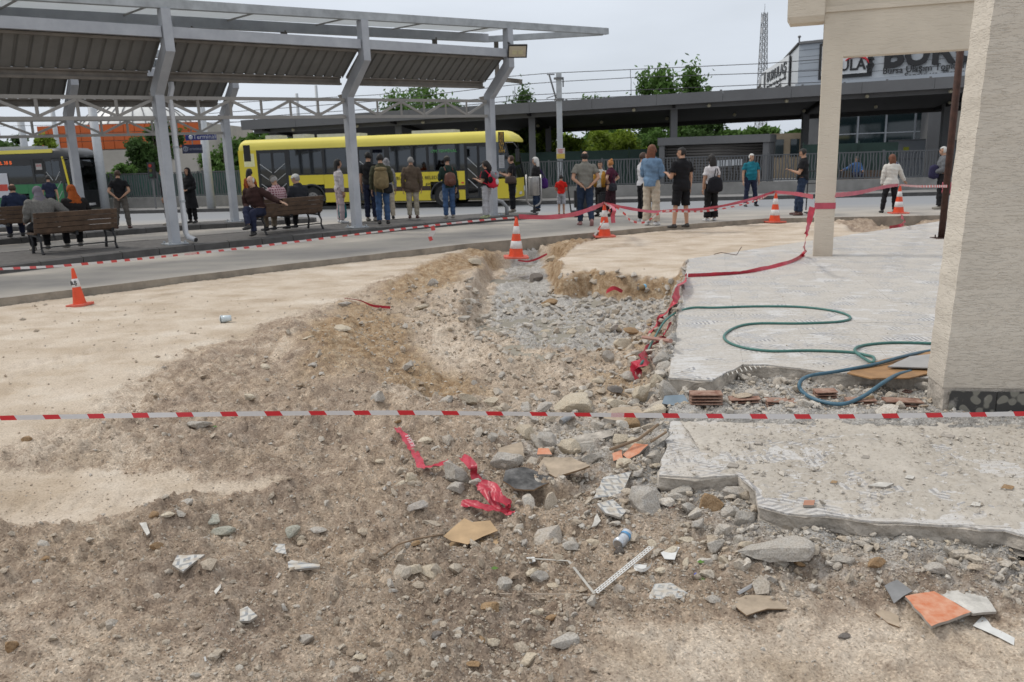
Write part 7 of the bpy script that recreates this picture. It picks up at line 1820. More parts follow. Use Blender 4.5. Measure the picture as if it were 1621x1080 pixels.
u2=foot(1273,339,0);t=thing('hand_truck','black folding hand truck standing behind the man with the phone','trolley',u2)
mb=MB();
for dx in(.06,.30):mb.tube([u2+Vector((dx,.05,.1)),u2+Vector((dx+.02,.05,1.12))],.016,6)
for z in(.5,.8,1.12):mb.tube([u2+Vector((.07,.05,z)),u2+Vector((.31,.05,z))],.014,6)
mb.build('frame',M_IRON,t);mb=MB();mb.box(u2+Vector((.18,-.06,.04)),(.34,.26,.03));mb.build('toe_plate',M_IRON,t)
M_STEEL=mat('brushed_steel',(0.36,0.35,0.34),0.35,0.15,12,metal=0.7)
bp0=foot(846,338,PLT-.02)
t=thing('litter_bin','steel cylinder litter bin hung in a bent tube hoop at the platform end','litter bin',bp0)
mb=MB();R0=.17
hoop=[bp0+Vector((-.21,0,1.12)),bp0+Vector((-.21,0,.50))]+[bp0+Vector((.21*math.cos(a),0,.42+.21*math.sin(a)))for a in np.linspace(math.pi,2*math.pi,10)]+[bp0+Vector((.21,0,.5)),bp0+Vector((.21,0,1.12))]
mb.tube(hoop,.024,8);mb.build('hoop',M_STEEL,t,smooth=True)
mb=MB();mb.lathe([(R0*.92,.52),(R0,.54),(R0,1.04),(R0*.97,1.06),(R0*.9,1.04),(R0*.88,.9)],20,bp0);mb.build('bin_drum',M_STEEL,t,smooth=True)
mb=MB();mb.tube([bp0+Vector((0,0,0)),bp0+Vector((0,0,.24))],[.05,.03],8);mb.box(bp0+Vector((0,0,.01)),(.24,.24,.02));mb.build('foot',M_IRON,t)
b3=foot(434,350,.02);t=thing('litter_bin','grey litter bin with steel tube frame behind the bench, by the bus door','litter bin',b3)
mb=MB();mb.lathe([(.19,.50),(.20,.52),(.20,1.04),(.17,1.06)],18,b3);mb.build('bin_drum',M_DG3,t,smooth=True)
mb=MB();mb.tube([b3+Vector((.26,0,1.12)),b3+Vector((.26,0,0))],.025,8);mb.build('post',M_STEEL,t);mb=MB();mb.tube([b3+Vector((-.26,0,1.12)),b3+Vector((-.26,0,0))],.025,8);mb.build('post',M_STEEL,t)
b4=foot(1404,303,-.02);t=thing('litter_bin','distant steel litter bin by the far railing under the round sign','litter bin',b4)
mb=MB();mb.lathe([(.19,.45),(.20,.47),(.20,1.0),(.17,1.02)],14,b4);mb.build('bin_drum',M_STEEL,t,smooth=True);mb=MB();mb.tube([b4+Vector((.26,0,1.15)),b4+Vector((.26,0,0))],.025,8);mb.build('post',M_STEEL,t)
bo=foot(256,328,-.02);t=thing('bollard','short black bollard on the far kerb between the two columns','bollard',bo)
mb=MB();mb.lathe([(.06,0),(.055,.3),(.055,.62),(.03,.66)],12,bo);mb.build('post',M_BLACK,t,smooth=True);mb=MB();mb.lathe([(.09,-.01),(.09,.03)],12,bo);mb.build('base_ring',M_STEEL,t)
AMB=mat('amber_lettering',(0.60,0.36,0.03),0.5)
def faceM(c,ang):
 R_=Matrix.Rotation(ang,4,'Z')@Matrix.Rotation(rad(90),4,'X');return Matrix.Translation(c)@R_
c8_=TV(8.86,-0.16,0)
cs=AT(793.5,226,c8_.y-.05)
t=thing('route_sign','black upright route board with amber line numbers on the last column','sign',(cs.x,cs.y,cs.z))
hh=(AT(793,209,c8_.y).z-AT(793,243,c8_.y).z)
mb=MB();mb.box(cs,(.16,.03,hh));mb.build('board',M_BLACK,t)
for i,s in enumerate(('38','F3','91','17Y','91','17M')):
 text_mesh('line_number',s,.115,AMB,faceM(cs+Vector((0,-.022,hh*(.40-.16*i))),0),t,.002,sx=.85)
ps=AT(794,256,c8_.y-.04);t=thing('timetable','small white timetable sheet under the route board on the last column','sign',ps)
mb=MB();mb.box(ps,(.15,.02,.34));mb.build('sheet',mat('paper_grey',(.38,.40,.42),.6),t)
for i in range(7):mb=MB();mb.box(ps+Vector((0,-.012,.13-i*.042)),(.11,.003,.008));mb.build('print_line',M_DG,t)
def col_board(px,py0,py1,Y,w,label,txt=None):
 a=AT(px,(py0+py1)/2,Y);h=AT(px,py0,Y).z-AT(px,py1,Y).z
 t=thing('column_board',label,'sign',a);mb=MB();mb.box(a,(w,.03,h));mb.build('board',M_BLACK,t)
 if txt:
  mb=MB();mb.box(a+Vector((0,-.02,0)),(w*.62,.006,h*.42));mb.build('paper',mat('paper_white',(.45,.44,.43),.6),t)
  text_mesh('lettering',txt,.09,M_RED,faceM(a+Vector((0,-.026,.03)),0),t,.002);
 return t
P2a=TV(0,-.16,0,O2)
col_board(391,230,256,P2a.y-.06,.19,'plain black board strapped to the column by the yellow bus tail')
pc3=TV(0,-.16,0,O3);
col_board(62,252,276,pc3.y-.06,.30,'black board with a white notice on the column before the green bus','35/B')
NB=mat('sign_navy',(0.012,0.024,0.19),0.4);WL=mat('sign_lettering_white',(.55,.58,.65),.5);ND=mat('sign_dark_navy',(0.010,0.014,0.045),0.5)
def term(px0,px1,py0,py1,Y,m,label,wl,size):
 a=AT((px0+px1)/2,(py0+py1)/2,Y);w=AT(px1,py0,Y).x-AT(px0,py0,Y).x;h=AT(px0,py0,Y).z-AT(px0,py1,Y).z
 t=thing('terminal_sign',label,'sign',a);mb=MB();mb.box(a,(w,.08,h));mb.build('panel',m,t)
 text_mesh('lettering','Terminal',size,wl,faceM(a+Vector((w*.13,-.045,0)),0),t,.004)
 mb=MB();c=a+Vector((-w*.32,-.045,0));mb.tube([c+Vector((h*.24*math.cos(q),0,h*.24*math.sin(q)))for q in np.linspace(0,6.283,13)],.022,4);mb.build('tram_symbol',wl,t)
 mb=MB();mb.box(c+Vector((0,0,0)),(.05,.01,h*.3));mb.build('tram_symbol',wl,t)
 mb=MB();mb.tube([a+Vector((0,.06,h/2)),a+Vector((0,.06,h/2+.5))],.02,6);mb.build('hanger',M_DG3,t)
term(294,342,212,222,27.0,NB,'blue hanging Terminal sign, the upper and brighter of the two',WL,.20)
term(289,320,229,243,29.0,ND,'dark navy Terminal sign hanging below the bright blue one',mat('dim_lettering',(.16,.18,.24),.6),.145)
tl=AT(240,270,40);t=thing('traffic_light','small traffic light on a thin pole in front of the round dark tree','traffic light',(tl.x,40,-.3))
mb=MB();mb.tube([(tl.x,40,-.3),(tl.x,40,tl.z)],.04,8);mb.build('pole',M_DG3,t);mb=MB();mb.box(tl,(.30,.2,.75));mb.build('signal_head',M_BLACK,t)
for k,cc in enumerate(((.35,.02,.01),(.10,.07,.01),(.01,.08,.03))):mb=MB();mb.tube([tl+Vector((0,-.11,.22-.22*k)),tl+Vector((0,-.14,.22-.22*k))],.075,10);mb.build('lens',mat('lens%d'%k,cc,.3),t)
M_COR=mat('cone_orange',(0.66,0.065,0.014),0.5,0.14,7.0);M_CORD=mat('cone_base_orange',(0.56,0.12,0.08),0.7,0.2,6.0);M_CWH=mat('cone_white_band',(0.62,0.61,0.60),0.4,0.12,12.0)
def cone(p,h,label,bands=2,tilt=(0,0),text=None,rb=None):
 t=thing('traffic_cone',label,'traffic cone',p,0,'orange traffic cones');t.rotation_euler=(tilt[0],tilt[1],random.uniform(-.3,.3))
 rb=rb or h*.19;rt=h*.032;z0=.028
 def r(z):return rb+(rt-rb)*(z-z0)/(h-z0)
 cuts=[z0,.24,.43,.61,.80,1.0]if bands==2 else[z0,.50,.72,1.0]
 cuts=[cuts[0]]+[c*h for c in cuts[1:]]
 mb=MB();mb.lathe([(r(z0)*1.08,z0),(r(z0+.02*h),z0+.02*h)]+[(r(z),z)for z in np.linspace(z0+.03*h,h-.01,10)]+[(rt*.7,h)],24);mb.build('cone_body',M_COR,t,world=False,smooth=True)
 for i in range(1,len(cuts)-1,2):
  a,b=cuts[i],cuts[i+1];mb=MB();mb.lathe([(r(a)+.001,a),(r(a)+.0035,a+.002),(r(b)+.0035,b-.002),(r(b)+.001,b)],24);mb.build('reflective_band',M_CWH,t,world=False,smooth=True)
 bw=rb*1.62;mb=MB();pts=[]
 for k in range(4):
  a0=rad(45+90*k)
  for da in(-.32,-.12,.12,.32):pts.append((math.cos(a0+da)*bw*(1.28 if abs(da)<.2 else 1.14),math.sin(a0+da)*bw*(1.28 if abs(da)<.2 else 1.14)))
 mb.prism(pts,0,.030);mb.build('cone_base',M_CORD,t,world=False)
 if text:
  za=(cuts[1]+cuts[2])/2;m_=Matrix.Translation((0.012,-r(za)-.006,za))@Matrix.Rotation(rad(90),4,'X');text_mesh('lettering',text,.07,M_BLACK,m_,None,.001,bold=.003).parent=t
 return t
def conepos(px,py,z):return G(px,py,z)
CN={}
def tp(px,py,p):return AT(px,py,p.y)
pc=hit(127,484);CN['a']=(pc,.52);cone(pc,.52,'short orange cone with one white band, alone on the pale sand at the left',1,(0,rad(-4)),'B.Ş',rb=.085)
pc=hit(817,407);pc.z=-0.14;pc=G(817,408,-0.14);CN['b']=(pc,.74);cone(pc,.74,'two banded cone standing in the rubble at the head of the pit',2,(0,rad(2)))
pc=hit(957,375);CN['c']=(pc,.74);cone(pc,.74,'two banded cone tangled in torn tape, right of the pit head',2)
pc=hit(1226,352);CN['d']=(pc,.74);cone(pc,.74,'two banded cone left of the porch post',2,(0,rad(1)))
pc=G(1422,338,0.0);CN['e']=(pc,.70);cone(pc,.70,'two banded cone the woman in white holds',2)
def tape_mat(name,period=.24,red=.36,slant=.6,white=(.66,.65,.65),rc=(.60,.035,.045)):
 m=bpy.data.materials.new(name);m.use_nodes=True;t,b=nodes(m);L=t.links;b.inputs['Roughness'].default_value=.35
 at=t.nodes.new('ShaderNodeAttribute');at.attribute_name='uvw';sp_=t.nodes.new('ShaderNodeSeparateColor');L.new(at.outputs['Color'],sp_.inputs[0])
 def M(op,a,bb):
  n=t.nodes.new('ShaderNodeMath');n.operation=op
  for i,q in enumerate((a,bb)):
   if isinstance(q,(int,float)):n.inputs[i].default_value=q
   elif q is not None:L.new(q,n.inputs[i])
  return n.outputs[0]
 u_=M('ADD',M('DIVIDE',sp_.outputs[0],period),M('MULTIPLY',sp_.outputs[1],slant*.1));f=M('LESS_THAN',M('FRACT',u_,None),red)
 x=t.nodes.new('ShaderNodeMixRGB');L.new(f,x.inputs[0]);x.inputs[1].default_value=(*white,1);x.inputs[2].default_value=(*rc,1);L.new(x.outputs[0],b.inputs['Base Color'])
 tl_=t.nodes.new('ShaderNodeBsdfTranslucent');L.new(x.outputs[0],tl_.inputs[0]);ms=t.nodes.new('ShaderNodeMixShader');ms.inputs[0].default_value=.3;L.new(b.outputs[0],ms.inputs[1]);L.new(tl_.outputs[0],ms.inputs[2]);L.new(ms.outputs[0],t.nodes['Material Output'].inputs[0])
 return m
M_TAPE=tape_mat('striped_tape');M_TAPE2=tape_mat('striped_tape_far',.22,.42,white=(.54,.53,.53),rc=(.50,.07,.07))
M_RT=mat('red_film_tape',(0.46,0.030,0.055),0.35,0.22,9.0,0.003,40);M_RT2=mat('faded_red_tape',(0.46,0.075,0.11),0.45,0.2,6.0)
def ribbon(name,pts,w,m,label=None,cat='tape',group=None,nsub=10,twist=0.0,wj=0.15,updir=(0,0,1),parent=None,wave=0.0,seed=1,double=True):
 """thin film following a Catmull-Rom curve"""
 P=[Vector(p)for p in pts];C_=[]
 for i in range(len(P)-1):
  p0,p1,p2,p3=P[max(i-1,0)],P[i],P[i+1],P[min(i+2,len(P)-1)]
  for k in range(nsub):
   t=k/nsub;C_.append(0.5*((2*p1)+(p2-p0)*t+(2*p0-5*p1+4*p2-p3)*t*t+(3*p1-p0-3*p2+p3)*t**3))
 C_.append(P[-1]);r=random.Random(seed)
 V=[];A=[];L=0.0;u_=Vector(updir)
 for i,c in enumerate(C_):
  d=(C_[min(i+1,len(C_)-1)]-C_[max(i-1,0)]).normalized()
  if i:L+=(c-C_[i-1]).length
  s=u_-d*u_.dot(d);s=s.normalized()if s.length>.05 else d.orthogonal().normalized()
  a=twist*math.sin(L*1.7+seed)+(twist*.6*math.sin(L*4.1+2*seed));s=Matrix.Rotation(a,3,d)@s
  n_=d.cross(s);ww=w*(1+wj*math.sin(L*9+seed)*.5)
  rows=5
  for k in range(rows):
   f=k/(rows-1)-.5
   V.append(c+s*(f*ww)+n_*(wave*math.sin(L*40+f*7+seed)+wave*.6*math.sin(L*93+f*11)));A.append((L%4.8,k/(rows-1),0))
 n=len(C_);F_=[(i*5+k,i*5+k+1,(i+1)*5+k+1,(i+1)*5+k)for i in range(n-1)for k in range(4)]
 o=npmesh(name,[tuple(v)for v in V],F_,m,True,{'uvw':np.array(A)})
 if parent is not None:o.parent=parent
 if label:tag(o,label,cat,group)
 return o
near=[(-420,671),(-150,666),(0,662),(200,658),(405,655),(620,653.5),(810,655),(1050,658),(1300,659.5),(1500,657),(1621,655),(1800,650),(2050,642)]
ribbon('barrier_tape',[AT(x,y,4.3)for x,y in near],.026,M_TAPE,'taut red and white striped tape crossing the whole foreground',group=None,twist=.25,wj=.1,nsub=12)
ca_,cb2=CN['a'][0],CN['b'][0]
L1=[AT(-260,440,10.4),AT(0,426,11.0),tp(122,419,ca_)+Vector((0,0,.0)),AT(330,399,13.2),AT(500,379,14.4),AT(640,362,15.2),AT(740,351,15.6),tp(819,344,cb2)]
ribbon('barrier_tape',L1,.034,M_TAPE2,'striped tape from the left edge past the short cone to the pit cone',group='tapes strung between the cones',twist=.3)
ribbon('tape_end',[AT(684,358,15.3),AT(686,366,15.3),AT(681,374,15.3),AT(683,381,15.3)],.07,M_TAPE2,'short striped tape end dangling from the far tape',group='tapes strung between the cones',updir=(1,0,0))
cc_,cd_,ce_=CN['c'][0],CN['d'][0],CN['e'][0]
ribbon('barrier_tape',[tp(821,343,cb2),AT(870,344,15.6),AT(910,339,16.3),AT(940,329,16.8),tp(957,322,cc_)],.085,M_RT2,'faded red tape strung from the pit cone to the tangled cone',group='tapes strung between the cones',twist=.2)
ribbon('barrier_tape',[tp(958,322,cc_),AT(990,329,17.4),AT(1030,335,17.8),AT(1060,334,18.2),AT(1120,330,19.0),AT(1180,318,19.5),tp(1226,304,cd_)],.06,M_RT2,'faded red tape from the tangled cone to the cone left of the post',group='tapes strung between the cones',twist=.3)
ribbon('barrier_tape',[AT(975,327,17.0),AT(990,340,17.1),AT(1000,350,17.3),AT(1020,352,17.5),AT(1040,340,17.7),AT(1052,333,17.9)],.04,M_TAPE2,'striped tape loop sagging right of the tangled cone',group='tapes strung between the cones',twist=.4)
ribbon('barrier_tape',[AT(1050,334,18.0),AT(1120,334,19.0),AT(1190,320,19.5),tp(1224,305,cd_)],.04,M_TAPE2,'thin striped tape under the faded red one, left of the porch post',group='tapes strung between the cones',twist=.5)
ribbon('tape_knot',[tp(955,321,cc_),AT(966,328,16.9),AT(962,338,16.8),AT(956,350,16.8),AT(948,362,16.8),AT(940,374,16.8)],.05,M_TAPE2,'striped tape end trailing down over the tangled cone',group='tapes strung between the cones',twist=.6)
ribbon('tape_knot',[tp(960,322,cc_),AT(972,331,16.9),AT(970,342,16.9),AT(971,353,16.9)],.08,M_RT2,'red tape end hanging beside the tangled cone',group='tapes strung between the cones',updir=(1,0,0))
pp_=G(1300,406,-.06)
ribbon('barrier_tape',[tp(1227,304,cd_),AT(1260,307,15.5),AT(1287,312,12.3)],.07,M_RT2,'faded red tape from the cone to the porch post',group='tapes strung between the cones',twist=.2)
ribbon('barrier_tape',[AT(1322,309,12.3),AT(1360,305,14.5),AT(1400,296,17.0),tp(1422,293,ce_)],.07,M_RT2,'faded red tape from the porch post to the held cone',group='tapes strung between the cones',twist=.2)
ribbon('barrier_tape',[tp(1424,293,ce_),AT(1450,295,17.5),AT(1480,295,15.8),AT(1500,295,14.6)],.045,M_TAPE2,'striped tape from the held cone to the rusty prop',group='tapes strung between the cones')
wp=[pa+bd*-.008-bn*.008,pb+bd*.008-bn*.008,pb+bd*.008+bn*.308,pa-bd*.008+bn*.308,pa+bd*-.008-bn*.008]
zw=AT(1300,326,pa.y).z
wr=MB();q=[(p_.x,p_.y,zw-.05)for p_ in wp[:4]];q2=[(p_.x,p_.y,zw+.05)for p_ in wp[:4]];wr.add(q+q2,[(0,1,5,4),(1,2,6,5),(2,3,7,6),(3,0,4,7)])
tag(wr.build('wrapped_tape',M_RT2),'red tape wound round the porch post','tape')
wr=MB();
for px,py,rr__ in((1499,293,.078),(1499,302,.082)):
 c=AT(px,py,rb.y-.05);wr.lathe([(rr__,-.05),(rr__*1.1,-.01),(rr__*.98,.02),(rr__*1.08,.05)],12,c)
tag(wr.build('wrapped_tape',M_RT2,None,smooth=True),'faded red tape knotted round the rusty prop','tape')
z0=-.045
ribbon('barrier_tape',[AT(1286,328,11.75),AT(1281,350,11.7),AT(1275,380,11.65),G(1273,400,.02),G(1262,411,z0),G(1240,419,z0),G(1190,430,z0),G(1140,435,z0),G(1089,437.5,z0)],.085,M_RT,'crimson tape falling from the porch post and lying across the terrace tiles',group=None,twist=.5,wave=.004)
def H2(px,py,dz=.03):p=hit(px,py);p.z+=dz;return G(px,py,p.z)
ribbon('red_tape',[G(1087,438,z0),H2(1078,452,.06),H2(1066,478,.08),H2(1050,500,.06),H2(1036,518,.05),H2(1030,527,.05)],.11,M_RT,'crimson tape running down the rubble along the terrace edge',twist=.8,wave=.006,seed=3)
ribbon('red_tape',[H2(1062,510,.08),H2(1050,532,.08),H2(1034,548,.07),H2(1022,566,.06),H2(1008,580,.05),H2(1006,600,.02)],.125,M_RT,'dropped crimson tape end by the corner of the terrace below the green hose',twist=.9,wave=.007,seed=5)
ribbon('red_tape',[H2(960,462,.03),H2(972,456,.05),H2(985,462,.03)],.06,M_RT,'scrap of crimson tape at the foot of the clay cliff',twist=.6,seed=6)
ribbon('red_tape',[H2(545,472,.02),H2(570,476,.04),H2(590,484,.02),H2(618,487,.03)],.035,M_RT,'thin red tape half buried on the left slope of the pit',twist=.8,seed=7)
ribbon('red_tape',[H2(820,412,.05),H2(835,414,.03),H2(850,410,.04),H2(866,402,.05)],.04,M_RT,'red and white tape scrap lying at the foot of the pit cone',twist=.8,seed=8)
ribbon('red_tape',[G(1426,341,-.02),AT(1432,350,17.8),G(1426,357,-.12),G(1408,360,-.16)],.08,M_RT2,'crimson tape hanging below the held cone into the small hole',twist=.5,seed=9)
ra=ribbon('red_tape',[H2(628,677,.03),H2(640,690,.035),H2(651,708,.03),H2(660,722,.03),H2(668,741,.04)],.062,M_RT,'crumpled crimson tape with white lettering, left of the big concrete block',twist=.25,wave=.006,updir=(1,0,0),seed=11)
ribbon('red_tape',[H2(664,738,.03),H2(684,738,.04),H2(706,731,.06)],.05,M_RT,'folded tail of the crimson tape touching the big concrete block',twist=.6,wave=.006,updir=(0,1,.3),seed=12)
ribbon('red_tape',[H2(733,722,.09),H2(748,738,.08),H2(752,752,.05),H2(762,770,.03),H2(776,788,.03),H2(790,806,.03)],.055,M_RT,'crimson tape coming out from behind the big concrete block',twist=.4,wave=.008,updir=(1,0,0),seed=13)
ribbon('red_tape',[H2(731,795,.03),H2(758,800,.04),H2(788,806,.04),H2(812,812,.03)],.048,M_RT,'crimson tape strip lying level below the concrete block',twist=.5,wave=.008,updir=(0,1,0),seed=14)
ribbon('red_tape',[H2(758,768,.06),H2(780,772,.07),H2(790,790,.07),H2(806,797,.05),H2(800,812,.03)],.07,M_RT,'knotted loop of crimson tape at the right of the tape heap',twist=1.1,wave=.010,updir=(0,1,.5),seed=15)
WT=mat('tape_lettering',(.62,.50,.50),.5)
def lie_text(s,px0,py0,px1,py1,size,label,dz=.045):
 a=H2(px0,py0,dz);b=H2(px1,py1,dz);x=(b-a).normalized();y=Vector((0,0,1)).cross(x).normalized();zz=x.cross(y);c=(a+b)/2
 M=Matrix(((x.x,y.x,zz.x,c.x),(x.y,y.y,zz.y,c.y),(x.z,y.z,zz.z,c.z),(0,0,0,1)))
 o=text_mesh('tape_lettering',s,size,WT,M,None,.0006);o.parent=ra
lie_text('BURSA B',660,716,640,680,.045,'x')
def hose(pts,r,m,label):
 P=[Vector(p)for p in pts];C_=[]
 for i in range(len(P)-1):
  p0,p1,p2,p3=P[max(i-1,0)],P[i],P[i+1],P[min(i+2,len(P)-1)]
  for k in range(7):
   t=k/7.0;C_.append(0.5*((2*p1)+(p2-p0)*t+(2*p0-5*p1+4*p2-p3)*t*t+(3*p1-p0-3*p2+p3)*t**3))
 C_.append(P[-1]);mb=MB();mb.tube(C_,r,8);return tag(mb.build('garden_hose',m,None,smooth=True),label,'hose')
hz=-.06+.0135
HG=mat('green_hose',(0.050,0.155,0.135),0.45,0.2,20);HB=mat('blue_hose',(0.045,0.115,0.165),0.45,0.2,20)
gp=[H2(1012,582,.02),H2(1019,569,.06),H2(1036,535,.14),H2(1057,504,.2)]+[G(x,y,hz)for x,y in[(1090,488),(1134,487),(1199,485),(1268,486),(1322,492.6),(1346,502),(1330,509),(1268,512),(1199,512),(1165,518),(1146,533),(1165,547),(1215,555.5),(1284,555),(1345,557.5),(1370,562)]]+[G(1383,566,hz+.01),G(1381,574,hz+.012),G(1366,566,hz+.02),G(1353,554,hz+.01),G(1368,546.5,hz),G(1414,542.5,hz),G(1479,544,hz),G(1560,548,hz)]
hose(gp,.0125,HG,'thin green hose snaking in loops over the terrace tiles')
bp_pts=[G(1560,546,hz),G(1479,554.5,hz),G(1430,564.5,hz+.03),G(1384,577,hz+.025),G(1326,588,hz+.01),G(1282,595,hz),G(1266,606,hz-.02),G(1270,620,-.12),G(1292,633,-.13),G(1330,640,-.13),G(1364,629,-.11),G(1398,606,-.03),G(1421,593,hz+.01),G(1442,588,hz)]
hose(bp_pts,.015,HB,'thicker blue hose looping over the broken terrace edge')
def frame_at(px,py,dz=.01,rz=0.0,tilt=(0,0),z=None):
 p=hit(px,py)if z is None else G(px,py,z);p.z+=dz
 return Matrix.Translation(p)@Matrix.Rotation(rz,4,'Z')@Matrix.Rotation(tilt[0],4,'X')@Matrix.Rotation(tilt[1],4,'Y'),p
def plate(name,px,py,outline_px,th_,mats,label,cat,dz=.012,tilt=(0,0),bow=0.0,z=None,seed=1,holes=None):
 """a broken flat piece: outline given by bearings around (px,py), laid on the ground and tilted"""
 M,p=frame_at(px,py,dz,0,tilt,z)
 nv=(M.to_3x3()@Vector((0,0,1)))
 pts=[]
 for(a,b)in outline_px:
  d=ray(a,b);o=Vector((0,0,EYE));t=(p-o).dot(nv)/d.dot(nv);q=M.inverted()@(o+d*t);pts.append((q.x,q.y))
 if sum(pts[i-1][0]*pts[i][1]-pts[i][0]*pts[i-1][1]for i in range(len(pts)))<0:pts=pts[::-1]
 pts=subdivide(pts,.045,.0035,seed);n=len(pts)
 fb=lambda x,y:bow*math.sin(x*16+seed)*math.cos(y*13)
 cx=sum(q[0]for q in pts)/n;cy=sum(q[1]for q in pts)/n
 V=[]
 for layer in(0,1):
  for f in(1.0,.66,.33):
   for(x,y)in pts:
    X_,Y_=cx+(x-cx)*f,cy+(y-cy)*f;V.append(M@Vector((X_,Y_,fb(X_,Y_)+(th_ if layer else 0))))
  V.append(M@Vector((cx,cy,fb(cx,cy)+(th_ if layer else 0))))
 B=3*n+1;mb=MB()
 def ring(l,k,i):return l*B+k*n+(i%n)
 Fb=[(ring(0,k,i+1),ring(0,k,i),ring(0,k+1,i),ring(0,k+1,i+1))for k in range(2)for i in range(n)]+[(ring(0,2,i+1),ring(0,2,i),3*n)for i in range(n)]
 Fs_=[(ring(0,0,i),ring(0,0,i+1),ring(1,0,i+1),ring(1,0,i))for i in range(n)]
 Ft=[(ring(1,k,i),ring(1,k,i+1),ring(1,k+1,i+1),ring(1,k+1,i))for k in range(2)for i in range(n)]+[(ring(1,2,i),ring(1,2,i+1),B+3*n)for i in range(n)]
 mb.add(V,Fb+Fs_);mb.cur=1;mb.f+=Ft;mb.mi+=[1]*len(Ft)
 return tag(mb.build(name,mats),label,cat)
M_CARD=mat('torn_cardboard',(0.42,0.29,0.165),0.9,0.2,7.0,0.003,20);M_CARDE=mat('cardboard_edge',(0.20,0.13,0.075),0.95,0.2,20)
M_CARD2=mat('grey_board',(0.36,0.29,0.215),0.95,0.25,10.0,0.003,30)
M_CHAR=mat('charred_sheet',(0.045,0.043,0.042),0.75,0.6,14.0,0.006,18,col2=(0.15,0.145,0.14));M_ORT=mat('orange_tile',(0.58,0.18,0.075),0.7,0.12,22.0,0.002,50,col2=(0.60,0.33,0.22));M_WOODP=mat('raw_plywood',(0.30,0.165,0.070),0.7,0.3,5.0,0.002,20)
M_PLAS=mat('white_plastic',(0.62,0.62,0.60),0.35,0.12,14.0,0.002,30);M_MET=mat('grey_sheet',(0.21,0.21,0.21),0.5,0.2,8.0)
def ptile(name,scale,rot,light=(.50,.49,.46),dark=(.22,.23,.24),kind='chev'):
 m=bpy.data.materials.new(name);m.use_nodes=True;t,b=nodes(m);L=t.links;b.inputs['Roughness'].default_value=.45
 geo=t.nodes.new('ShaderNodeNewGeometry');mp_=t.nodes.new('ShaderNodeMapping');mp_.inputs['Rotation'].default_value=(0,0,rot);mp_.inputs['Scale'].default_value=(scale,scale,0);L.new(geo.outputs['Position'],mp_.inputs[0]);sp_=t.nodes.new('ShaderNodeSeparateXYZ');L.new(mp_.outputs[0],sp_.inputs[0])
 def M(op,a,bb=None):
  n=t.nodes.new('ShaderNodeMath');n.operation=op
  for i,q in enumerate((a,bb)):
   if isinstance(q,(int,float)):n.inputs[i].default_value=q
   elif q is not None:L.new(q,n.inputs[i])
  return n.outputs[0]
 if kind=='stripe':k=sp_.outputs[0]
 else:k=M('ADD',M('PINGPONG',sp_.outputs[0],1.0),M('MULTIPLY',M('PINGPONG',sp_.outputs[1],1.4),.8))
 f=M('GREATER_THAN',M('FRACT',k),.55);n=t.nodes.new('ShaderNodeTexNoise');n.inputs['Scale'].default_value=25;n.inputs['Detail'].default_value=5;L.new(geo.outputs['Position'],n.inputs['Vector'])
 x=t.nodes.new('ShaderNodeMixRGB');L.new(f,x.inputs[0]);x.inputs[1].default_value=(*light,1);x.inputs[2].default_value=(*dark,1)
 r=t.nodes.new('ShaderNodeValToRGB');e=r.color_ramp.elements;e[0].position=.42;e[0].color=(0,0,0,1);e[1].position=.66;e[1].color=(.85,.85,.85,1);L.new(n.outputs[0],r.inputs[0])
 y=t.nodes.new('ShaderNodeMixRGB');L.new(r.outputs[0],y.inputs[0]);L.new(x.outputs[0],y.inputs[1]);y.inputs[2].default_value=(.44,.38,.30,1);L.new(y.outputs[0],b.inputs['Base Color']);return m
MT1=ptile('grey_star_tile',26,.4);MT2=ptile('striped_tile',22,1.5,kind='stripe');MT3=ptile('hexagon_tile',30,1.1,dark=(.30,.31,.31));MT4=ptile('swirl_tile',24,2.2)
M_TB=mat('tile_biscuit',(0.30,0.27,0.235),.9,.2,20)
T_='broken patterned tile'
plate('cardboard',745,858,[(699,868),(730,848),(765,842),(788,850),(790,890),(768,893),(740,882),(712,874)],.004,[M_CARDE,M_CARD],'torn tan cardboard piece, the lower of the overlapping pair','cardboard',.022,(.06,-.03),.006)
plate('cardboard',738,842,[(702,850),(735,822),(748,828),(776,824),(788,840),(765,850),(740,862),(715,857)],.004,[M_CARDE,M_CARD],'lighter torn cardboard tucked behind the lower piece','cardboard',.034,(.08,.03),.006,seed=2)
plate('charred_sheet',838,760,[(796,764),(800,748),(830,742),(860,750),(884,756),(862,770),(845,778),(815,774)],.010,[M_CARDE,M_CHAR],'black charred sheet lying curled in the rubble centre','board',.03,(.1,.05),.012,seed=3)
plate('broken_board',893,742,[(852,742),(862,728),(905,724),(934,740),(905,752),(880,758)],.012,[M_CARDE,M_CARD2],'curled tan board right of the black charred sheet','board',.045,(.12,-.06),.014,seed=4)
plate('paving_piece',806,722,[(785,735),(790,715),(825,705),(830,728),(800,741)],.028,[M_SCREED,M_CARD2],'tan flat paving piece above the charred sheet','board',.02,(.1,.1),0,seed=5)
plate('orange_tile',1473,968,[(1432,948),(1478,940),(1537,973),(1474,996)],.014,[M_TB,M_ORT],'large orange tile fragment on the track at the lower right','tile',.012,(.02,.03),0)
plate('broken_tile',1530,955,[(1486,942),(1520,938),(1552,934),(1562,950),(1577,972),(1540,975)],.012,[M_TB,M_MORTAR],'mortar crusted tile behind the large orange fragment','tile',.010,(.03,0),.003)
plate('orange_tile',1003,716,[(986,722),(1005,704),(1027,706),(1012,720),(995,729)],.012,[M_TB,M_ORT],'orange tile shard left of the slab corner','tile',.05,(.35,-.2),0)
plate('orange_tile',976,725,[(969,720),(984,714),(986,728),(971,732)],.012,[M_TB,M_ORT],'small orange tile chip next to the larger shard','tile',.04,(.3,0),0)
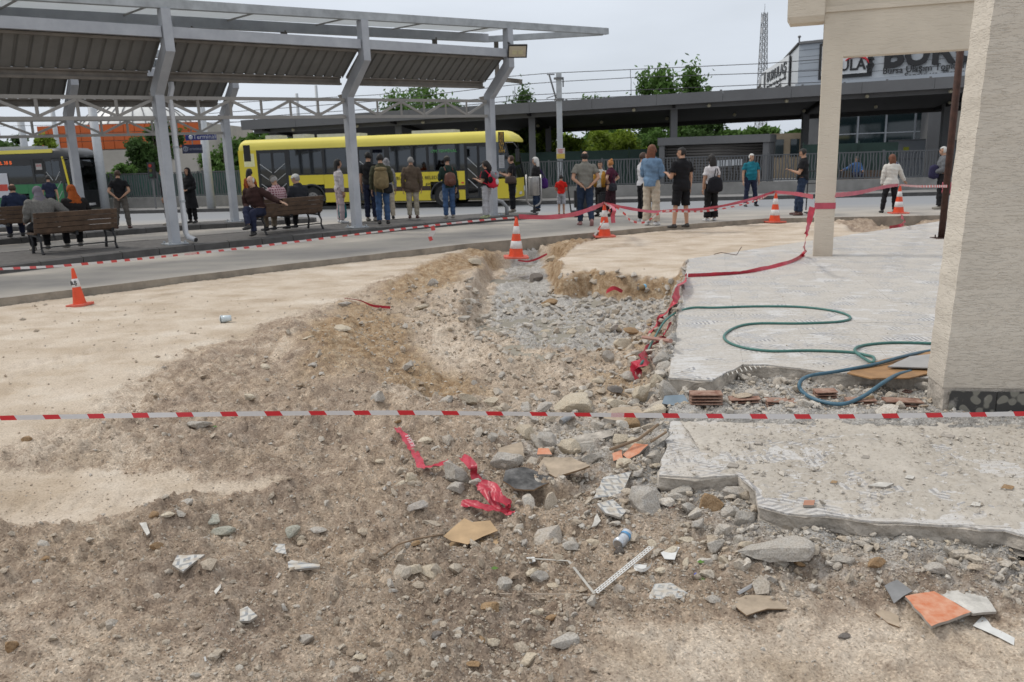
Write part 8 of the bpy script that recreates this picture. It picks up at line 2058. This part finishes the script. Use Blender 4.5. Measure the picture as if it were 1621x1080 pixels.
plate('orange_tile',861,716,[(850,722),(852,712),(868,712),(874,722)],.012,[M_TB,M_ORT],'small orange tile piece above the charred sheet','tile',.03,(.2,0),0)
plate('patterned_tile',967,772,[(938,792),(955,758),(1000,748),(988,775),(985,788),(950,790)],.012,[M_TB,MT4],T_+' with grey swirls, left of the round concrete lump','tile',.035,(.22,.08),0)
plate('patterned_tile',967,806,[(945,800),(970,793),(991,812),(982,822),(958,815)],.012,[M_TB,MT4],T_+' just below the larger swirl patterned one','tile',.02,(.15,.05),0)
plate('patterned_tile',1058,940,[(1027,948),(1036,928),(1062,926),(1095,946),(1060,953),(1029,952)],.013,[M_TB,MT3],T_+' triangle with hexagon print below the perforated strip','tile',.014,(.10,0),0)
plate('patterned_tile',298,893,[(273,897),(281,882),(325,881),(308,893),(290,908)],.012,[M_TB,MT1],T_+' with star print on the brown dirt at left','tile',.012,(.10,.04),0)
plate('patterned_tile',482,898,[(456,893),(462,890),(507,897),(506,901),(466,905),(457,902)],.012,[M_TB,MT2],T_+' with black and white stripes','tile',.012,(.08,0),0)
plate('patterned_tile',441,872,[(429,873),(437,864),(451,864),(454,880),(440,878)],.012,[M_TB,MT3],'small pale tile chip above the striped fragment','tile',.010,(.1,0),0)
plate('patterned_tile',392,975,[(380,968),(392,963),(408,978),(396,986),(380,987)],.012,[M_TB,MT1],'small white marbled tile chip low on the left dirt','tile',.014,(.12,0),0)
plate('tile_shard',345,934,[(339,938),(350,926),(350,932),(342,943)],.008,[M_TB,M_MORTAR],'thin pale tile splinter in the left dirt','tile',.01,(.1,0),0)
plate('tile_shard',230,838,[(221,830),(232,829),(238,846),(233,850)],.010,[M_TB,M_MORTAR],'pale upright tile sliver near the trodden patch','tile',.012,(.2,0),0)
plate('tile_shard',944,832,[(936,836),(945,814),(951,826),(944,834)],.008,[M_TB,M_MORTAR],'white triangular tile sliver below the swirl tiles','tile',.012,(.2,0),0)
plate('broken_board',1200,957,[(1158,954),(1180,944),(1222,945),(1246,966),(1215,966),(1182,976)],.006,[M_CARDE,M_CARD2],'ragged grey brown board piece lying on the track','board',.010,(.04,0),.004)
plate('broken_board',1405,980,[(1385,972),(1400,966),(1422,978),(1424,995),(1405,988)],.006,[M_CARDE,M_CARD2],'brown board scrap left of the orange tile','board',.010,(.04,0),.004)
plate('metal_scrap',1422,936,[(1400,928),(1420,920),(1444,938),(1430,945),(1415,956)],.004,[M_MET,M_MET],'bent grey metal scrap above the orange tile','metal scrap',.02,(.2,.1),.006)
plate('plastic_film',1575,1000,[(1540,990),(1556,976),(1570,995),(1606,1012),(1605,1022),(1580,1010),(1560,1000)],.002,[M_PLAS,M_PLAS],'crumpled white plastic film at the lower right edge','plastic',.015,(.05,0),.010)
plate('flat_stone',985,665,[(955,668),(968,652),(1010,648),(1022,664),(990,674)],.03,[M_SCREED,M_CARD2],'flat tan stone under the striped tape by the slab','stone',.06,(.1,0),0)
plate('slate_piece',925,698,[(890,706),(905,694),(965,682),(972,690),(930,704)],.010,[M_MET,M_SCREED],'long flat cement sheet left of the orange shards','board',.06,(.25,.1),.004)
plate('blue_board',1062,634,[(1048,640),(1052,628),(1082,626),(1090,638),(1070,644)],.008,[M_MET,mat('blue_grey_board',(.19,.245,.29),.7,.2)],'blue grey board piece tucked under the terrace corner','board',.05,(.3,0),0)
plate('plywood',1412,588,[(1341,592),(1360,582),(1400,570),(1480,557),(1480,590),(1440,600),(1380,601)],.010,[M_WOODP,M_WOODP],'ragged brown plywood sheet under the blue hose','board',.006,(0,0),0,z=-.055)
plate('paving_tile',1450,576,[(1405,582),(1440,566),(1490,560),(1490,585)],.010,[M_MET,mat('plain_grey_tile',(.33,.32,.31),.5,.1)],'loose plain grey tile on the plywood against the pillar','tile',.02,(0,0),0,z=-.045)
plate('tile_shard',1395,770,[(1374,772),(1392,766),(1415,768),(1402,774)],.012,[M_TB,M_MORTAR],'pale chip lying in the middle of the broken slab','tile',.0,(0,0),0,z=-.196)
plate('tile_shard',1281,800,[(1271,803),(1273,795),(1290,795),(1288,803)],.012,[M_TB,mat('salmon_tile',(.40,.20,.13),.8,.15)],'square salmon coloured chip near the slab front edge','tile',.0,(0,0),0,z=-.196)
for i,(x,y,w)in enumerate(((1370,725,14),(1440,757,16),(1595,773,22),(1160,738,20),(1240,752,12),(1560,660,26),(1500,690,26),(1545,800,18),(1320,765,12),(1200,702,14))):
 plate('tile_shard',x,y,[(x-w/2,y+2),(x-w/4,y-w/5),(x+w/2,y-1),(x+w/3,y+w/5)],.009,[M_TB,[M_TB,M_MORTAR,M_BROWN][i%3]],'small loose tile chip on the broken slab, '+['near its left corner','halfway to the pillar','by the right picture edge','at the left behind the tape','left of centre','against the pillar skirting','in front of the pillar skirting','near the front right edge','above the pale middle chip','just below the striped tape'][i],'tile',.0,(0,0),0,z=-.196,seed=i)['group']='small chips on the broken slab'
M_BRK=mat('red_brick',(0.24,0.10,0.062),.9,.3,16,.006,40,col2=(.37,.25,.19))
def brick(px0,px1,py,h,label,z=-.12,cores=3,tilt=0.0):
 a=G(px0,py,z);b=G(px1,py,z);d=(b-a);L=d.length;d.normalize();n_=Vector((-d.y,d.x,0));t=thing('hollow_brick',label,'brick',(a+b)/2,0,'hollow bricks in the broken step')
 hh=h/pxm(a);c0=(a+b)/2
 for k in range(cores+1):
  mb=MB();mb.beam(a+n_*.05+Vector((0,0,hh*k/cores-hh*.2)),b+n_*.05+Vector((0,0,hh*k/cores-hh*.2+tilt)),.12,hh*.13);mb.build('brick_rib',M_BRK,t)
 mb=MB();mb.beam(a+n_*.07+Vector((0,0,hh*.3)),b+n_*.07+Vector((0,0,hh*.3+tilt)),.07,hh*.9);mb.build('brick_core',M_BRK,t)
brick(1093,1144,637,15,'leftmost hollow brick under the terrace corner',-.13);brick(1156,1204,641,9,'second hollow brick from the terrace corner',-.175,2,.01);brick(1214,1262,642,8,'third hollow brick, left of the blue hose loop',-.175,2,-.008)
brick(1343,1388,643,9,'hollow brick between the hose loop and the pillar',-.17,2,.008);brick(1402,1462,645,12,'hollow brick nearest the pillar foot',-.165,2,-.01);brick(1292,1326,629,9,'hollow brick seen through the blue hose loop',-.15,2,.006)
q=G(1436,624,-.10);t=thing('square_bracket','small rusty square bracket lying in the broken step','bracket',q);mb=MB()
cs_=[q+Vector((.035*math.cos(a),.035*math.sin(a),.02))for a in np.linspace(0,2*math.pi,5)];mb.tube(cs_,.007,5);mb.build('frame',M_RUST,t)
def can(px,py,L,r,axis,label,m,m2,name='drink_can',crush=.0,dz=.0):
 p=hit(px,py);p.z+=r+dz;ax=Vector(axis).normalized();t=thing(name,label,'can',p);mb=MB();N_=14;pts=[];rs=[]
 for i in range(N_+1):
  f=i/N_-.5;pts.append(p+ax*(f*L)+Vector((0,0,-crush*math.cos(f*5)*.4)));rs.append((r*(1-crush*14*math.exp(-(f/.12)**2)),r*(1+crush*6*math.exp(-(f/.12)**2)))if crush else r*(1 if abs(f)<.46 else .86))
 mb.tube(pts,rs,16);mb.build('can_body',m,t,smooth=True)
 for s in(-1,1):mb=MB();mb.tube([p+ax*(s*L*.5),p+ax*(s*(L*.5+.004))],r*.82,14);mb.build('can_end',M_STEEL,t)
 mb=MB();mb.tube([p+ax*(.14*L),p+ax*(.36*L)],r*1.02,16,cap=False);mb.build('printed_band',m2,t,smooth=True)
can(986,862,.115,.032,(.55,.8,.12),'crushed white and blue drink can in the dirt',mat('can_white',(.55,.58,.62),.3,.15,30,metal=.3),mat('can_blue',(.10,.28,.50),.3,.3,30),crush=.016)
can(899,672,.17,.024,(.62,.75,.1),'grey spray can lying in the rubble under the striped tape',mat('can_grey',(.24,.25,.26),.4,.2,20),mat('can_red',(.40,.25,.24),.4),name='spray_can',dz=.03)
can(1017,463,.16,.04,(.8,.4,.1),'blue topped plastic bottle at the foot of the terrace',mat('amber_bottle',(.22,.15,.07),.3),mat('bottle_blue',(.16,.42,.62),.4),name='plastic_bottle',dz=.04)
q=hit(359,511);t=thing('plastic_cup','clear crumpled plastic cup on the pale sand','cup',q);mb=MB();mb.tube([q+Vector((-.06,0,.045)),q+Vector((.05,.03,.05))],[.045,.034],14);mb.build('cup_body',mat('cup_clear',(.55,.62,.65),.15,.2,12),t,smooth=True);mb=MB();mb.tube([q+Vector((-.066,0,.045)),q+Vector((-.06,0,.045))],.049,14);mb.build('rim',M_PLAS,t)
q=hit(843,417);
M_PERF=mat('white_perforated_strip',(.56,.56,.54),.45,.12,16)
def strip(px0,py0,px1,py1,w,label,perf=True,dz0=.02,dz1=.03,m=None):
 a=H2(px0,py0,dz0);b=H2(px1,py1,dz1);d=(b-a);L=d.length;d.normalize();sd_=d.cross(Vector((0,0,1))).normalized();nn=sd_.cross(d);t=thing('edging_strip',label,'metal strip',(a+b)/2)
 n=int(L/.02);V=[];F_=[];mb=MB()
 if perf:
  mb.beam(a+sd_*(w*.42),b+sd_*(w*.42),w*.17,.0012,up=nn);mb.beam(a-sd_*(w*.42),b-sd_*(w*.42),w*.17,.0012,up=nn);mb.beam(a,b,w*.2,.0012,up=nn)
  for i in range(0,n+1):
   c=a+d*(L*i/n)
   for s in(-1,1):mb.beam(c+sd_*s*(w*.10)+d*(.004*s),c+sd_*s*(w*.34)+d*(.004*s),.007,.0012,up=nn)
 else:mb.beam(a,b,w,.0015,up=nn)
 mb.build('strip',m or M_PERF,t)
strip(943,938,1031,866,.030,'straight white perforated edging strip, upper end by the crushed can');strip(941,940,900,888,.014,'second thin white strip bent from the foot of the perforated one',False,m=mat('grey_strip',(.40,.38,.34),.7))
strip(900,888,836,884,.011,'pale strip running left to the white paper end',False,m=mat('grey_strip',(.40,.38,.34),.7));strip(780,940,930,941,.009,'narrow dusty strip lying along the dirt',False,.008,.008,m=mat('dusty_strip',(.30,.25,.20),.8))
ribbon('curled_strip',[H2(1032,880,.03),H2(1030,895,.05),H2(1018,903,.03),H2(1005,900,.03)],.016,M_PLAS,'curled white plastic band near the crushed can','plastic',updir=(0,0,1))
plate('paper_scrap',1013,898,[(1003,893),(1024,895),(1022,904),(1004,904)],.002,[M_PLAS,M_PLAS],'white paper label scrap below the crushed can','paper',.012)
plate('paper_scrap',842,886,[(833,883),(846,882),(848,889),(838,892)],.002,[M_PLAS,M_PLAS],'white scrap at the left end of the pale strip','paper',.012)
plate('plastic_film',1062,880,[(1046,876),(1066,868),(1076,870),(1068,888),(1052,886)],.003,[M_PLAS,M_PLAS],'crumpled translucent plastic by the curled band','plastic',.02,(.1,0),.012)
def stick(pts,r,m,label,cat='stick'):
 mb=MB();mb.tube([H2(x,y,d)for x,y,d in pts],r,6);return tag(mb.build('stick',m),label,cat)
TW=mat('twig',(.20,.14,.09),.9,.3);
stick([(608,878,.01),(630,862,.02),(660,853,.015),(702,846,.02)],.005,TW,'thin curved twig left of the torn cardboard')
stick([(1168,940,.012),(1196,924,.02)],.010,M_STEEL,'short grey metal bolt on the dirt above the board scrap','bolt')
stick([(795,1003,.004),(796,1010,.004)],.004,M_PLAS,'white cigarette end','cigarette')if False else None
stick([(324,1040,.006),(326,1047,.006)],.0045,M_PLAS,'white cigarette butt at the bottom left','cigarette')
stick([(1018,534,.10),(1062,540,.10)],.02,mat('pinkish_lath',(.36,.20,.16),.8),'short pinkish lath across the red tape at the terrace side','lath')
stick([(965,712,.04),(1010,696,.06),(1042,672,.08)],.010,TW,'splintered lath in the rubble left of the slab')
stick([(1030,700,.05),(1055,684,.07)],.008,TW,'short splinter against the slab side')
mb=MB();a=G(1130,403,-.04);b=G(1166,404,-.04);mb.tube([a,a+Vector((.15,.1,.02)),b,b+Vector((.12,.14,.12))],.006,5);tag(mb.build('bent_wire',M_RUST),'bent rusty wire lying on the far corner of the terrace','wire')
p=hit(1102,912);mb=MB();mb.ell(p+Vector((0,0,.008)),(.012,.01,.009),8,5);tag(mb.build('bottle_cap',mat('cap_blue',(.05,.07,.35),.4)),'blue bottle cap on the dirt','bottle cap')
p=hit(1105,893)
for i,(x,y)in enumerate(((1109,893),(1112,920),(783,903),(340,678))):
 p=hit(x,y);mb=MB();mb.add([p+Vector((-.02,0,.012)),p+Vector((0,.012,.018)),p+Vector((.022,0,.012)),p+Vector((0,-.012,.010))],[(0,1,2,3)]);tag(mb.build('green_leaf',mat('leaf_scrap',(.08,.17,.02),.6)),'small fresh green leaf on the dirt '+('above the blue bottle cap','below the blue bottle cap','right of the torn cardboard','by the boulder under the tape')[i],'leaf','green leaves fallen on the dirt')
p=hit(1145,800);mb=MB()
for i in range(5):mb.add([H2(1064,806,.03)+Vector((random.uniform(-.03,.03),random.uniform(-.02,.02),random.uniform(0,.02)))for _ in range(3)],[(0,1,2)])
tag(mb.build('dry_leaf',mat('dry_leaf',(.14,.07,.04),.8)),'dry brown leaves in the dark gap under the slab','leaf',None,'stuff')
M_GLB=glassmat('bus_glass',(0.17,0.20,0.20),0.25)
M_GLD=glassmat('bus_door_glass',(0.07,0.08,0.085),0.25)
M_TYRE=mat('tyre_rubber',(0.018,0.018,0.018),.85,.2,12);M_RIM=mat('wheel_rim',(.22,.21,.20),.5,.25,14,metal=.4);M_INT=mat('bus_interior',(.05,.052,.055),.8,.2,3);M_SEAT=mat('bus_seat',(.035,.06,.07),.8,.3,5);M_POLE=mat('grab_pole_white',(.45,.46,.46),.4)
M_BK=mat('bus_black',(.016,.017,.019),.35,.15,2)
def bus(p_rear,p_front,z0,L,H,label,body,lower,roofm,yellow,stripe,layout,wheels,g_text=True,Wd=2.5,left_cut=None):
 d=Vector((p_front[0]-p_rear[0],p_front[1]-p_rear[1],0));ang=math.atan2(d.y,d.x);Lx=d.length
 t=thing('bus',label,'bus',(p_rear[0],p_rear[1],z0),ang)
 zsk,zw0,zw1,zc=.32,1.52,2.62,H-.06
 def B(mb,a,b):return mb.bb(a,b)
 def part(name,a,b,m,par=t):mb=MB();mb.bb(a,b);return mb.build(name,m,par,world=False)
 mb=MB();prof=[(0,2.66),(-.0,2.80),(.03,2.95),(.10,3.04),(.25,H-.02),(Wd/2,H),(Wd-.25,H-.02),(Wd-.10,3.04),(Wd-.03,2.95),(Wd,2.80),(Wd,2.66)]
 xs_=[0.0,.06,.22]+list(np.linspace(.6,Lx-.9,8))+[Lx-.45,Lx-.15,Lx-.02]
 vs=[]
 for i,x in enumerate(xs_):
  e=min(1,x/.22+.55)if x<.22 else(1 if x<Lx-.5 else max(.0,1-((x-(Lx-.5))/.5)**2*.75))
  for(y,z)in prof:vs.append((x,Wd/2+(y-Wd/2)*(1-.03*(1-e)),2.66+(z-2.66)*e))
 n=len(prof);fs=[(i*n+k,(i+1)*n+k,(i+1)*n+k+1,i*n+k+1)for i in range(len(xs_)-1)for k in range(n-1)]
 fs+=[tuple(range(n)),tuple((len(xs_)-1)*n+k for k in range(n-1,-1,-1))]
 mb.add(vs,fs);rf=mb.build('roof',roofm,t,world=False,smooth=True)
 for(x0,x1,h)in((1.1,1.7,.16),(2.45,3.05,.16),(3.6,5.6,.12),(8.0,9.9,.12)):
  if x1<Lx:
   mb=MB();mb.bb((x0,.5,H-.05),(x1,1.4,H+h));mb.build('roof_hatch',mat('hatch_grey',(.42,.43,.42),.5),rf,world=False)
 part('floor',(.05,.06,.38),(Lx-.06,Wd-.06,.55),M_INT)
 part('far_lower_side',(0.02,Wd-.05,zsk),(Lx-.1,Wd,zw0),lower)
 x=.2
 while x<Lx-1.3:
  part('far_window_pillar',(x,Wd-.05,zw0),(x+.10,Wd,2.66),M_BK);part('far_window_pane',(x+.102,Wd-.035,zw0),(x+1.44,Wd-.025,2.66),M_GLB);
  part('far_window_rail',(x+.102,Wd-.06,2.20),(x+1.44,Wd-.04,2.24),M_BK);x+=1.45
 for(k,a,b)in layout:
  if k=='panel':
   part('side_panel',(a,0,zsk),(b,.05,2.66),yellow);part('vent_window',(a+.22,-.006,1.95),(b-.12,-.001,2.52),mat('vent_pale',(.62,.60,.35),.5))
  elif k=='win':
   part('window_pillar',(a,0,zw0),(a+.11,.05,2.66),M_BK);w_=part('window_pane',(a+.112,.02,zw0+.06),(b-.002,.028,2.62),M_GLB)
   part('window_rail',(a+.112,.03,2.20),(b-.002,.045,2.235),M_BK,t);part('window_sill',(a+.112,0,zw0),(b,.05,zw0+.055),M_BK);part('window_head',(a+.112,0,2.622),(b,.05,2.66),M_BK)
  elif k=='low':
   xs2=[a];
   segs_=[(a,b)]
   for wx in wheels:
    out=[]
    for(p,q)in segs_:
     if wx-.62>p and wx+.62<q:out+=[(p,wx-.62),(wx+.62,q)]
     elif wx-.62<q and wx+.62>p:
      if p<wx-.62:out.append((p,wx-.62))
      if q>wx+.62:out.append((wx+.62,q))
     else:out.append((p,q))
    segs_=out
   for(p,q)in segs_:
    part('side_panel',(p+.006,0,zsk),(q-.006,.05,zw0-.002),lower)
    if stripe:part('side_stripe',(p+.006,-.004,.74),(q-.006,-.0005,.93),stripe)
   for wx in wheels:
    if a<wx<b:part('side_panel',(wx-.616,0,1.10),(wx+.616,.05,zw0-.002),lower)
  elif k=='door':
   part('door_post',(a,-.004,.34),(a+.07,.05,2.66),M_BK);part('door_post',(b-.07,-.004,.34),(b,.05,2.66),M_BK);m_=(a+b)/2
   for(p,q)in((a+.072,m_-.006),(m_+.006,b-.072)):
    dr=MB();dr.bb((p,.01,.36),(p+.05,.045,2.58));dr.bb((q-.05,.01,.36),(q,.045,2.58));dr.bb((p+.051,.01,.36),(q-.051,.045,.44));dr.bb((p+.051,.01,2.52),(q-.051,.045,2.58));dd=dr.build('door_leaf',M_BK,t,world=False)
    mb=MB();mb.bb((p+.051,.024,.441),(q-.051,.030,2.519));mb.build('door_pane',M_GLD,dd,world=False)
    s=1 if p<m_-.1 and p<(a+b)/2-.3 else-1
    for zz in(2.05,1.62,1.18):
     mb=MB();x0_,x1_=(p+.06,q-.06)if s>0 else(q-.06,p+.06);mb.tube([(x0_,.005,zz),(x1_,.005,zz-.38)],.014,5);mb.build('door_rail',M_POLE,dd,world=False)
   part('door_head',(a+.071,0,2.582),(b-.071,.05,2.66),M_BK)
 part('rear_panel',(-.05,.02,zsk),(-.001,Wd-.02,2.66),yellow);part('tail_light',(-.062,.10,.95),(-.051,.28,1.35),mat('tail_red',(.35,.02,.02),.3));part('bumper',(-.10,.05,.30),(-.0511,Wd-.05,.52),yellow)
 fx_=Lx
 mb=MB();mb.add([(fx_-.02,.08,1.15),(fx_-.02,Wd-.08,1.15),(fx_-.30,Wd-.1,2.72),(fx_-.30,.10,2.72)],[(0,1,2,3)]);mb.build('windscreen',M_GLB,t,world=False)
 mb=MB();mb.add([(fx_-.85,.0,1.30),(fx_-.03,.05,1.15),(fx_-.31,.08,2.70),(fx_-.85,.0,2.66)],[(0,1,2,3)]);mb.build('corner_glass',M_GLB,t,world=False)
 mb=MB();mb.beam((fx_-.02,.06,1.15),(fx_-.31,.09,2.72),.07,.07,up=(0,1,0));mb.build('windscreen_pillar',M_BK,t,world=False);mb=MB();mb.beam((fx_-.02,Wd-.06,1.15),(fx_-.31,Wd-.09,2.72),.07,.07,up=(0,1,0));mb.build('windscreen_pillar',M_BK,t,world=False)
 mb=MB();pl=[(fx_-.85,0),(fx_-.10,.02),(fx_+.02,.25),(fx_+.06,Wd/2),(fx_+.02,Wd-.25),(fx_-.10,Wd-.02),(fx_-.85,Wd)]
 mb.prism(pl,.34,1.148);mb.build('front_panel',lower if stripe else body,t,world=False)
 part('head_light',(fx_-.02,.14,.55),(fx_+.045,.42,.78),mat('lamp_glass',(.55,.56,.55),.2));part('head_light',(fx_-.02,Wd-.42,.55),(fx_+.045,Wd-.14,.78),mat('lamp_glass',(.55,.56,.55),.2));part('registration_plate',(fx_+.061,1.0,.45),(fx_+.07,1.5,.56),mat('plate_white',(.6,.6,.6),.5))
 mb=MB();mb.tube([(fx_-.28,.0,2.62),(fx_+.10,-.18,2.62),(fx_+.28,-.24,2.40)],.022,6);mi_=mb.build('mirror_arm',M_BK,t,world=False);mb=MB();mb.box((fx_+.28,-.24,2.10),(.14,.20,.52));mb.build('mirror_housing',M_BK,mi_,world=False)
 part('destination_box',(fx_-.42,.12,2.35),(fx_-.33,Wd-.12,2.64),M_BK)
 for wx in wheels:
  for(y0_,y1_)in((.04,.32),(Wd-.32,Wd-.04)):
   mb=MB();mb.tube([(wx,y0_,.49),(wx,y0_+.03,.49),(wx,y1_-.03,.49),(wx,y1_,.49)],[.44,.49,.49,.44],28);w_=mb.build('wheel',M_TYRE,t,world=False,smooth=False)
   mb=MB();mb.tube([(wx,y0_-.004,.49),(wx,y0_+.01,.49)],[.27,.29],20);mb.build('rim',M_RIM,w_,world=False);mb=MB();mb.tube([(wx,y0_-.03,.49),(wx,y0_-.004,.49)],[.08,.12],12);mb.build('hub',M_RIM,w_,world=False)
   mb=MB()
   for k in range(8):a=k*math.pi/4;mb.tube([(wx+.19*math.cos(a),y0_-.012,.49+.19*math.sin(a)),(wx+.19*math.cos(a),y0_-.003,.49+.19*math.sin(a))],.022,6)
   tag(mb.build('wheel_nuts',M_BK,w_,world=False),kind='stuff')
  mb=MB();ar=[(wx+.62*math.cos(a),.004,.49+.62*math.sin(a))for a in np.linspace(-.15,math.pi+.15,16)];mb.tube(ar,.035,6);mb.build('wheel_arch',M_BK,t,world=False)
  part('wheel_housing',(wx-.60,.33,.50),(wx+.60,.36,1.15),M_BK)
 x=1.0
 while x<Lx-2.0:
  for y in(.55,1.75):
   mb=MB();mb.box((x,y,.98),(.42,.80,.10));mb.box((x-.20,y,1.30),(.07,.80,.64));mb.build('seat',M_SEAT,t,world=False)
  x+=.95
 for x in np.arange(.9,Lx-.8,1.15):
  mb=MB();mb.tube([(x,.45,.55),(x,.45,2.6)],.017,5);mb.build('grab_pole',M_POLE,t,world=False)
 return t,ang,Lx
M_YEL=mat('bus_yellow',(0.60,0.49,0.045),.45,.05,.6,spec=.3);M_YELR=mat('bus_roof_yellow',(0.66,0.57,0.11),.5,.05,.6,spec=.3);M_BRS=mat('stripe_brown',(0.035,0.018,0.012),.5)
p0=G(387,334.3,-.3);p1=G(813,326.8,-.3)
zz_=-.3
dd_=Vector((p1.x-p0.x,p1.y-p0.y,0));LB=dd_.length;du=dd_.normalized()
def bx_(px):
 r_=ray(px,280);nb_=Vector((-du.y,du.x,0));t_=(Vector((p0.x,p0.y,0))).dot(nb_)/Vector((r_.x,r_.y,0)).dot(nb_);q=Vector((r_.x*t_,r_.y*t_,0));return(q-Vector((p0.x,p0.y,0))).dot(du)
e=[bx_(x)for x in(386,409,457,512,566,614,652,676,732,736,780,795)]
lay=[('panel',0,e[1]),('door',e[1],e[2]),('win',e[2],e[3]),('win',e[3],e[4]),('low',e[2],e[4]),('door',e[4],e[5]),('win',e[5],e[6]),('win',e[6],e[7]),('win',e[7],e[9]),('low',e[5],e[9]),('door',e[9],e[10]),('win',e[10],LB-.85),('low',e[10],LB-.85)]
whl=[bx_(492),bx_(703)]
by,byang,_=bus((p0.x,p0.y),(p1.x,p1.y),zz_,LB,3.14,'long yellow city bus with dark windows and three doors waiting behind the queue',M_YEL,M_YEL,M_YELR,M_YEL,M_BRS,lay,whl)
def bus_text(busr,s,x,z,size,m,name='lettering'):
 M=Matrix.Translation((x,-.012,z))@Matrix.Rotation(rad(90),4,'X');o=text_mesh(name,s,size,m,M,None,.004);o.parent=busr;return o
M_TXK=mat('bus_lettering',(.03,.025,.015),.5)
bus_text(by,'BÜYÜKŞEHİR BELEDİYESİ',bx_(668),1.27,.20,M_TXK);bus_text(by,'gümüş',bx_(681),1.02,.16,M_TXK)
M_LEDG=mat('led_green',(.10,.35,.12),.5);M_LEDO=mat('led_orange',(.75,.12,.02),.5,emis=.7)
bus_text(by,'17M TERMİNAL',bx_(704),2.36,.17,M_LEDG,'route_display')
mbx=MB();mbx.bb((bx_(730),-.01,1.0),(bx_(734),-.001,1.06));mbx.build('side_marker',M_RED,by,world=False)
def passenger(px,label,top,hair='black',**kw):
 x=bx_(px);q=Vector((p0.x,p0.y,0))+du*x+Vector((-du.y,du.x,0))*.55
 return person(Vector((q.x,q.y,zz_+.98)),byang-rad(90),H=1.74,arms=('rest','rest'),legs='sit',seat=.48,top=top,sleeve='short',bottom=navy,shoes=shk,hair=hair,vox=.02,label=label,**kw)
passenger(499,'passenger in a black T-shirt seated by the bus window',blk);passenger(527,'second bus passenger in black, further forward',blk)
g1=G(121,343,-.35);gang=byang*.55;gl=11.8
g0=(g1.x-math.cos(gang)*gl,g1.y-math.sin(gang)*gl)
M_GRN=mat('bus_green',(0.012,0.150,0.048),.35,.06,.6,coat=.3);M_WHB=mat('bus_white',(.46,.47,.50),.4,.04)
du_s,p0_s=du,p0
du=Vector((math.cos(gang),math.sin(gang),0));p0=Vector((g0[0],g0[1],0))
f_=[bx_(x)for x in(-60,-16,14,52,70,100)]
lay2=[('panel',0,1.0),('door',1.0,2.4),('win',2.4,4.0),('win',4.0,f_[1]),('win',f_[1],f_[3]),('low',2.4,f_[3]),('win',f_[3],f_[4]),('low',f_[3],f_[4]),('door',f_[4],f_[5]),('win',f_[5],gl-.85),('low',f_[5],gl-.85)]
gb,_,_=bus(g0,(g1.x,g1.y),-.35,gl,3.12,'green bus with yellow roof edge and orange destination lights at the left edge',M_BK,M_GRN,M_BK,M_YEL,None,lay2,[2.9,bx_(22)])
mbx=MB();mbx.bb((bx_(-30),-.012,.95),(bx_(12),-.002,2.05));mbx.build('advert_panel',M_WHB,gb,world=False);mbx=MB();mbx.bb((bx_(-4),-.018,1.25),(bx_(10),-.0125,1.55));mbx.build('red_emblem',mat('emblem_red',(.45,.05,.03),.5),gb,world=False)
mbx=MB();mbx.bb((bx_(-40),-.010,2.36),(bx_(52),-.002,2.64));mbx.build('display_housing',M_BK,gb,world=False)
bus_text(gb,'TERMİNAL 38 B',bx_(-2),2.50,.22,M_LEDO,'destination_display')
mbx=MB();mbx.bb((.3,-.012,2.90),(gl-.75,.06,3.06));mbx.build('yellow_roof_edge',M_YELR,gb,world=False)
mbx=MB();mbx.beam((gl-.04,-.01,.6),(gl-.30,.02,2.72),.08,.05,up=(0,1,0));mbx.build('yellow_trim',M_YEL,gb,world=False)
du,p0=du_s,p0_s
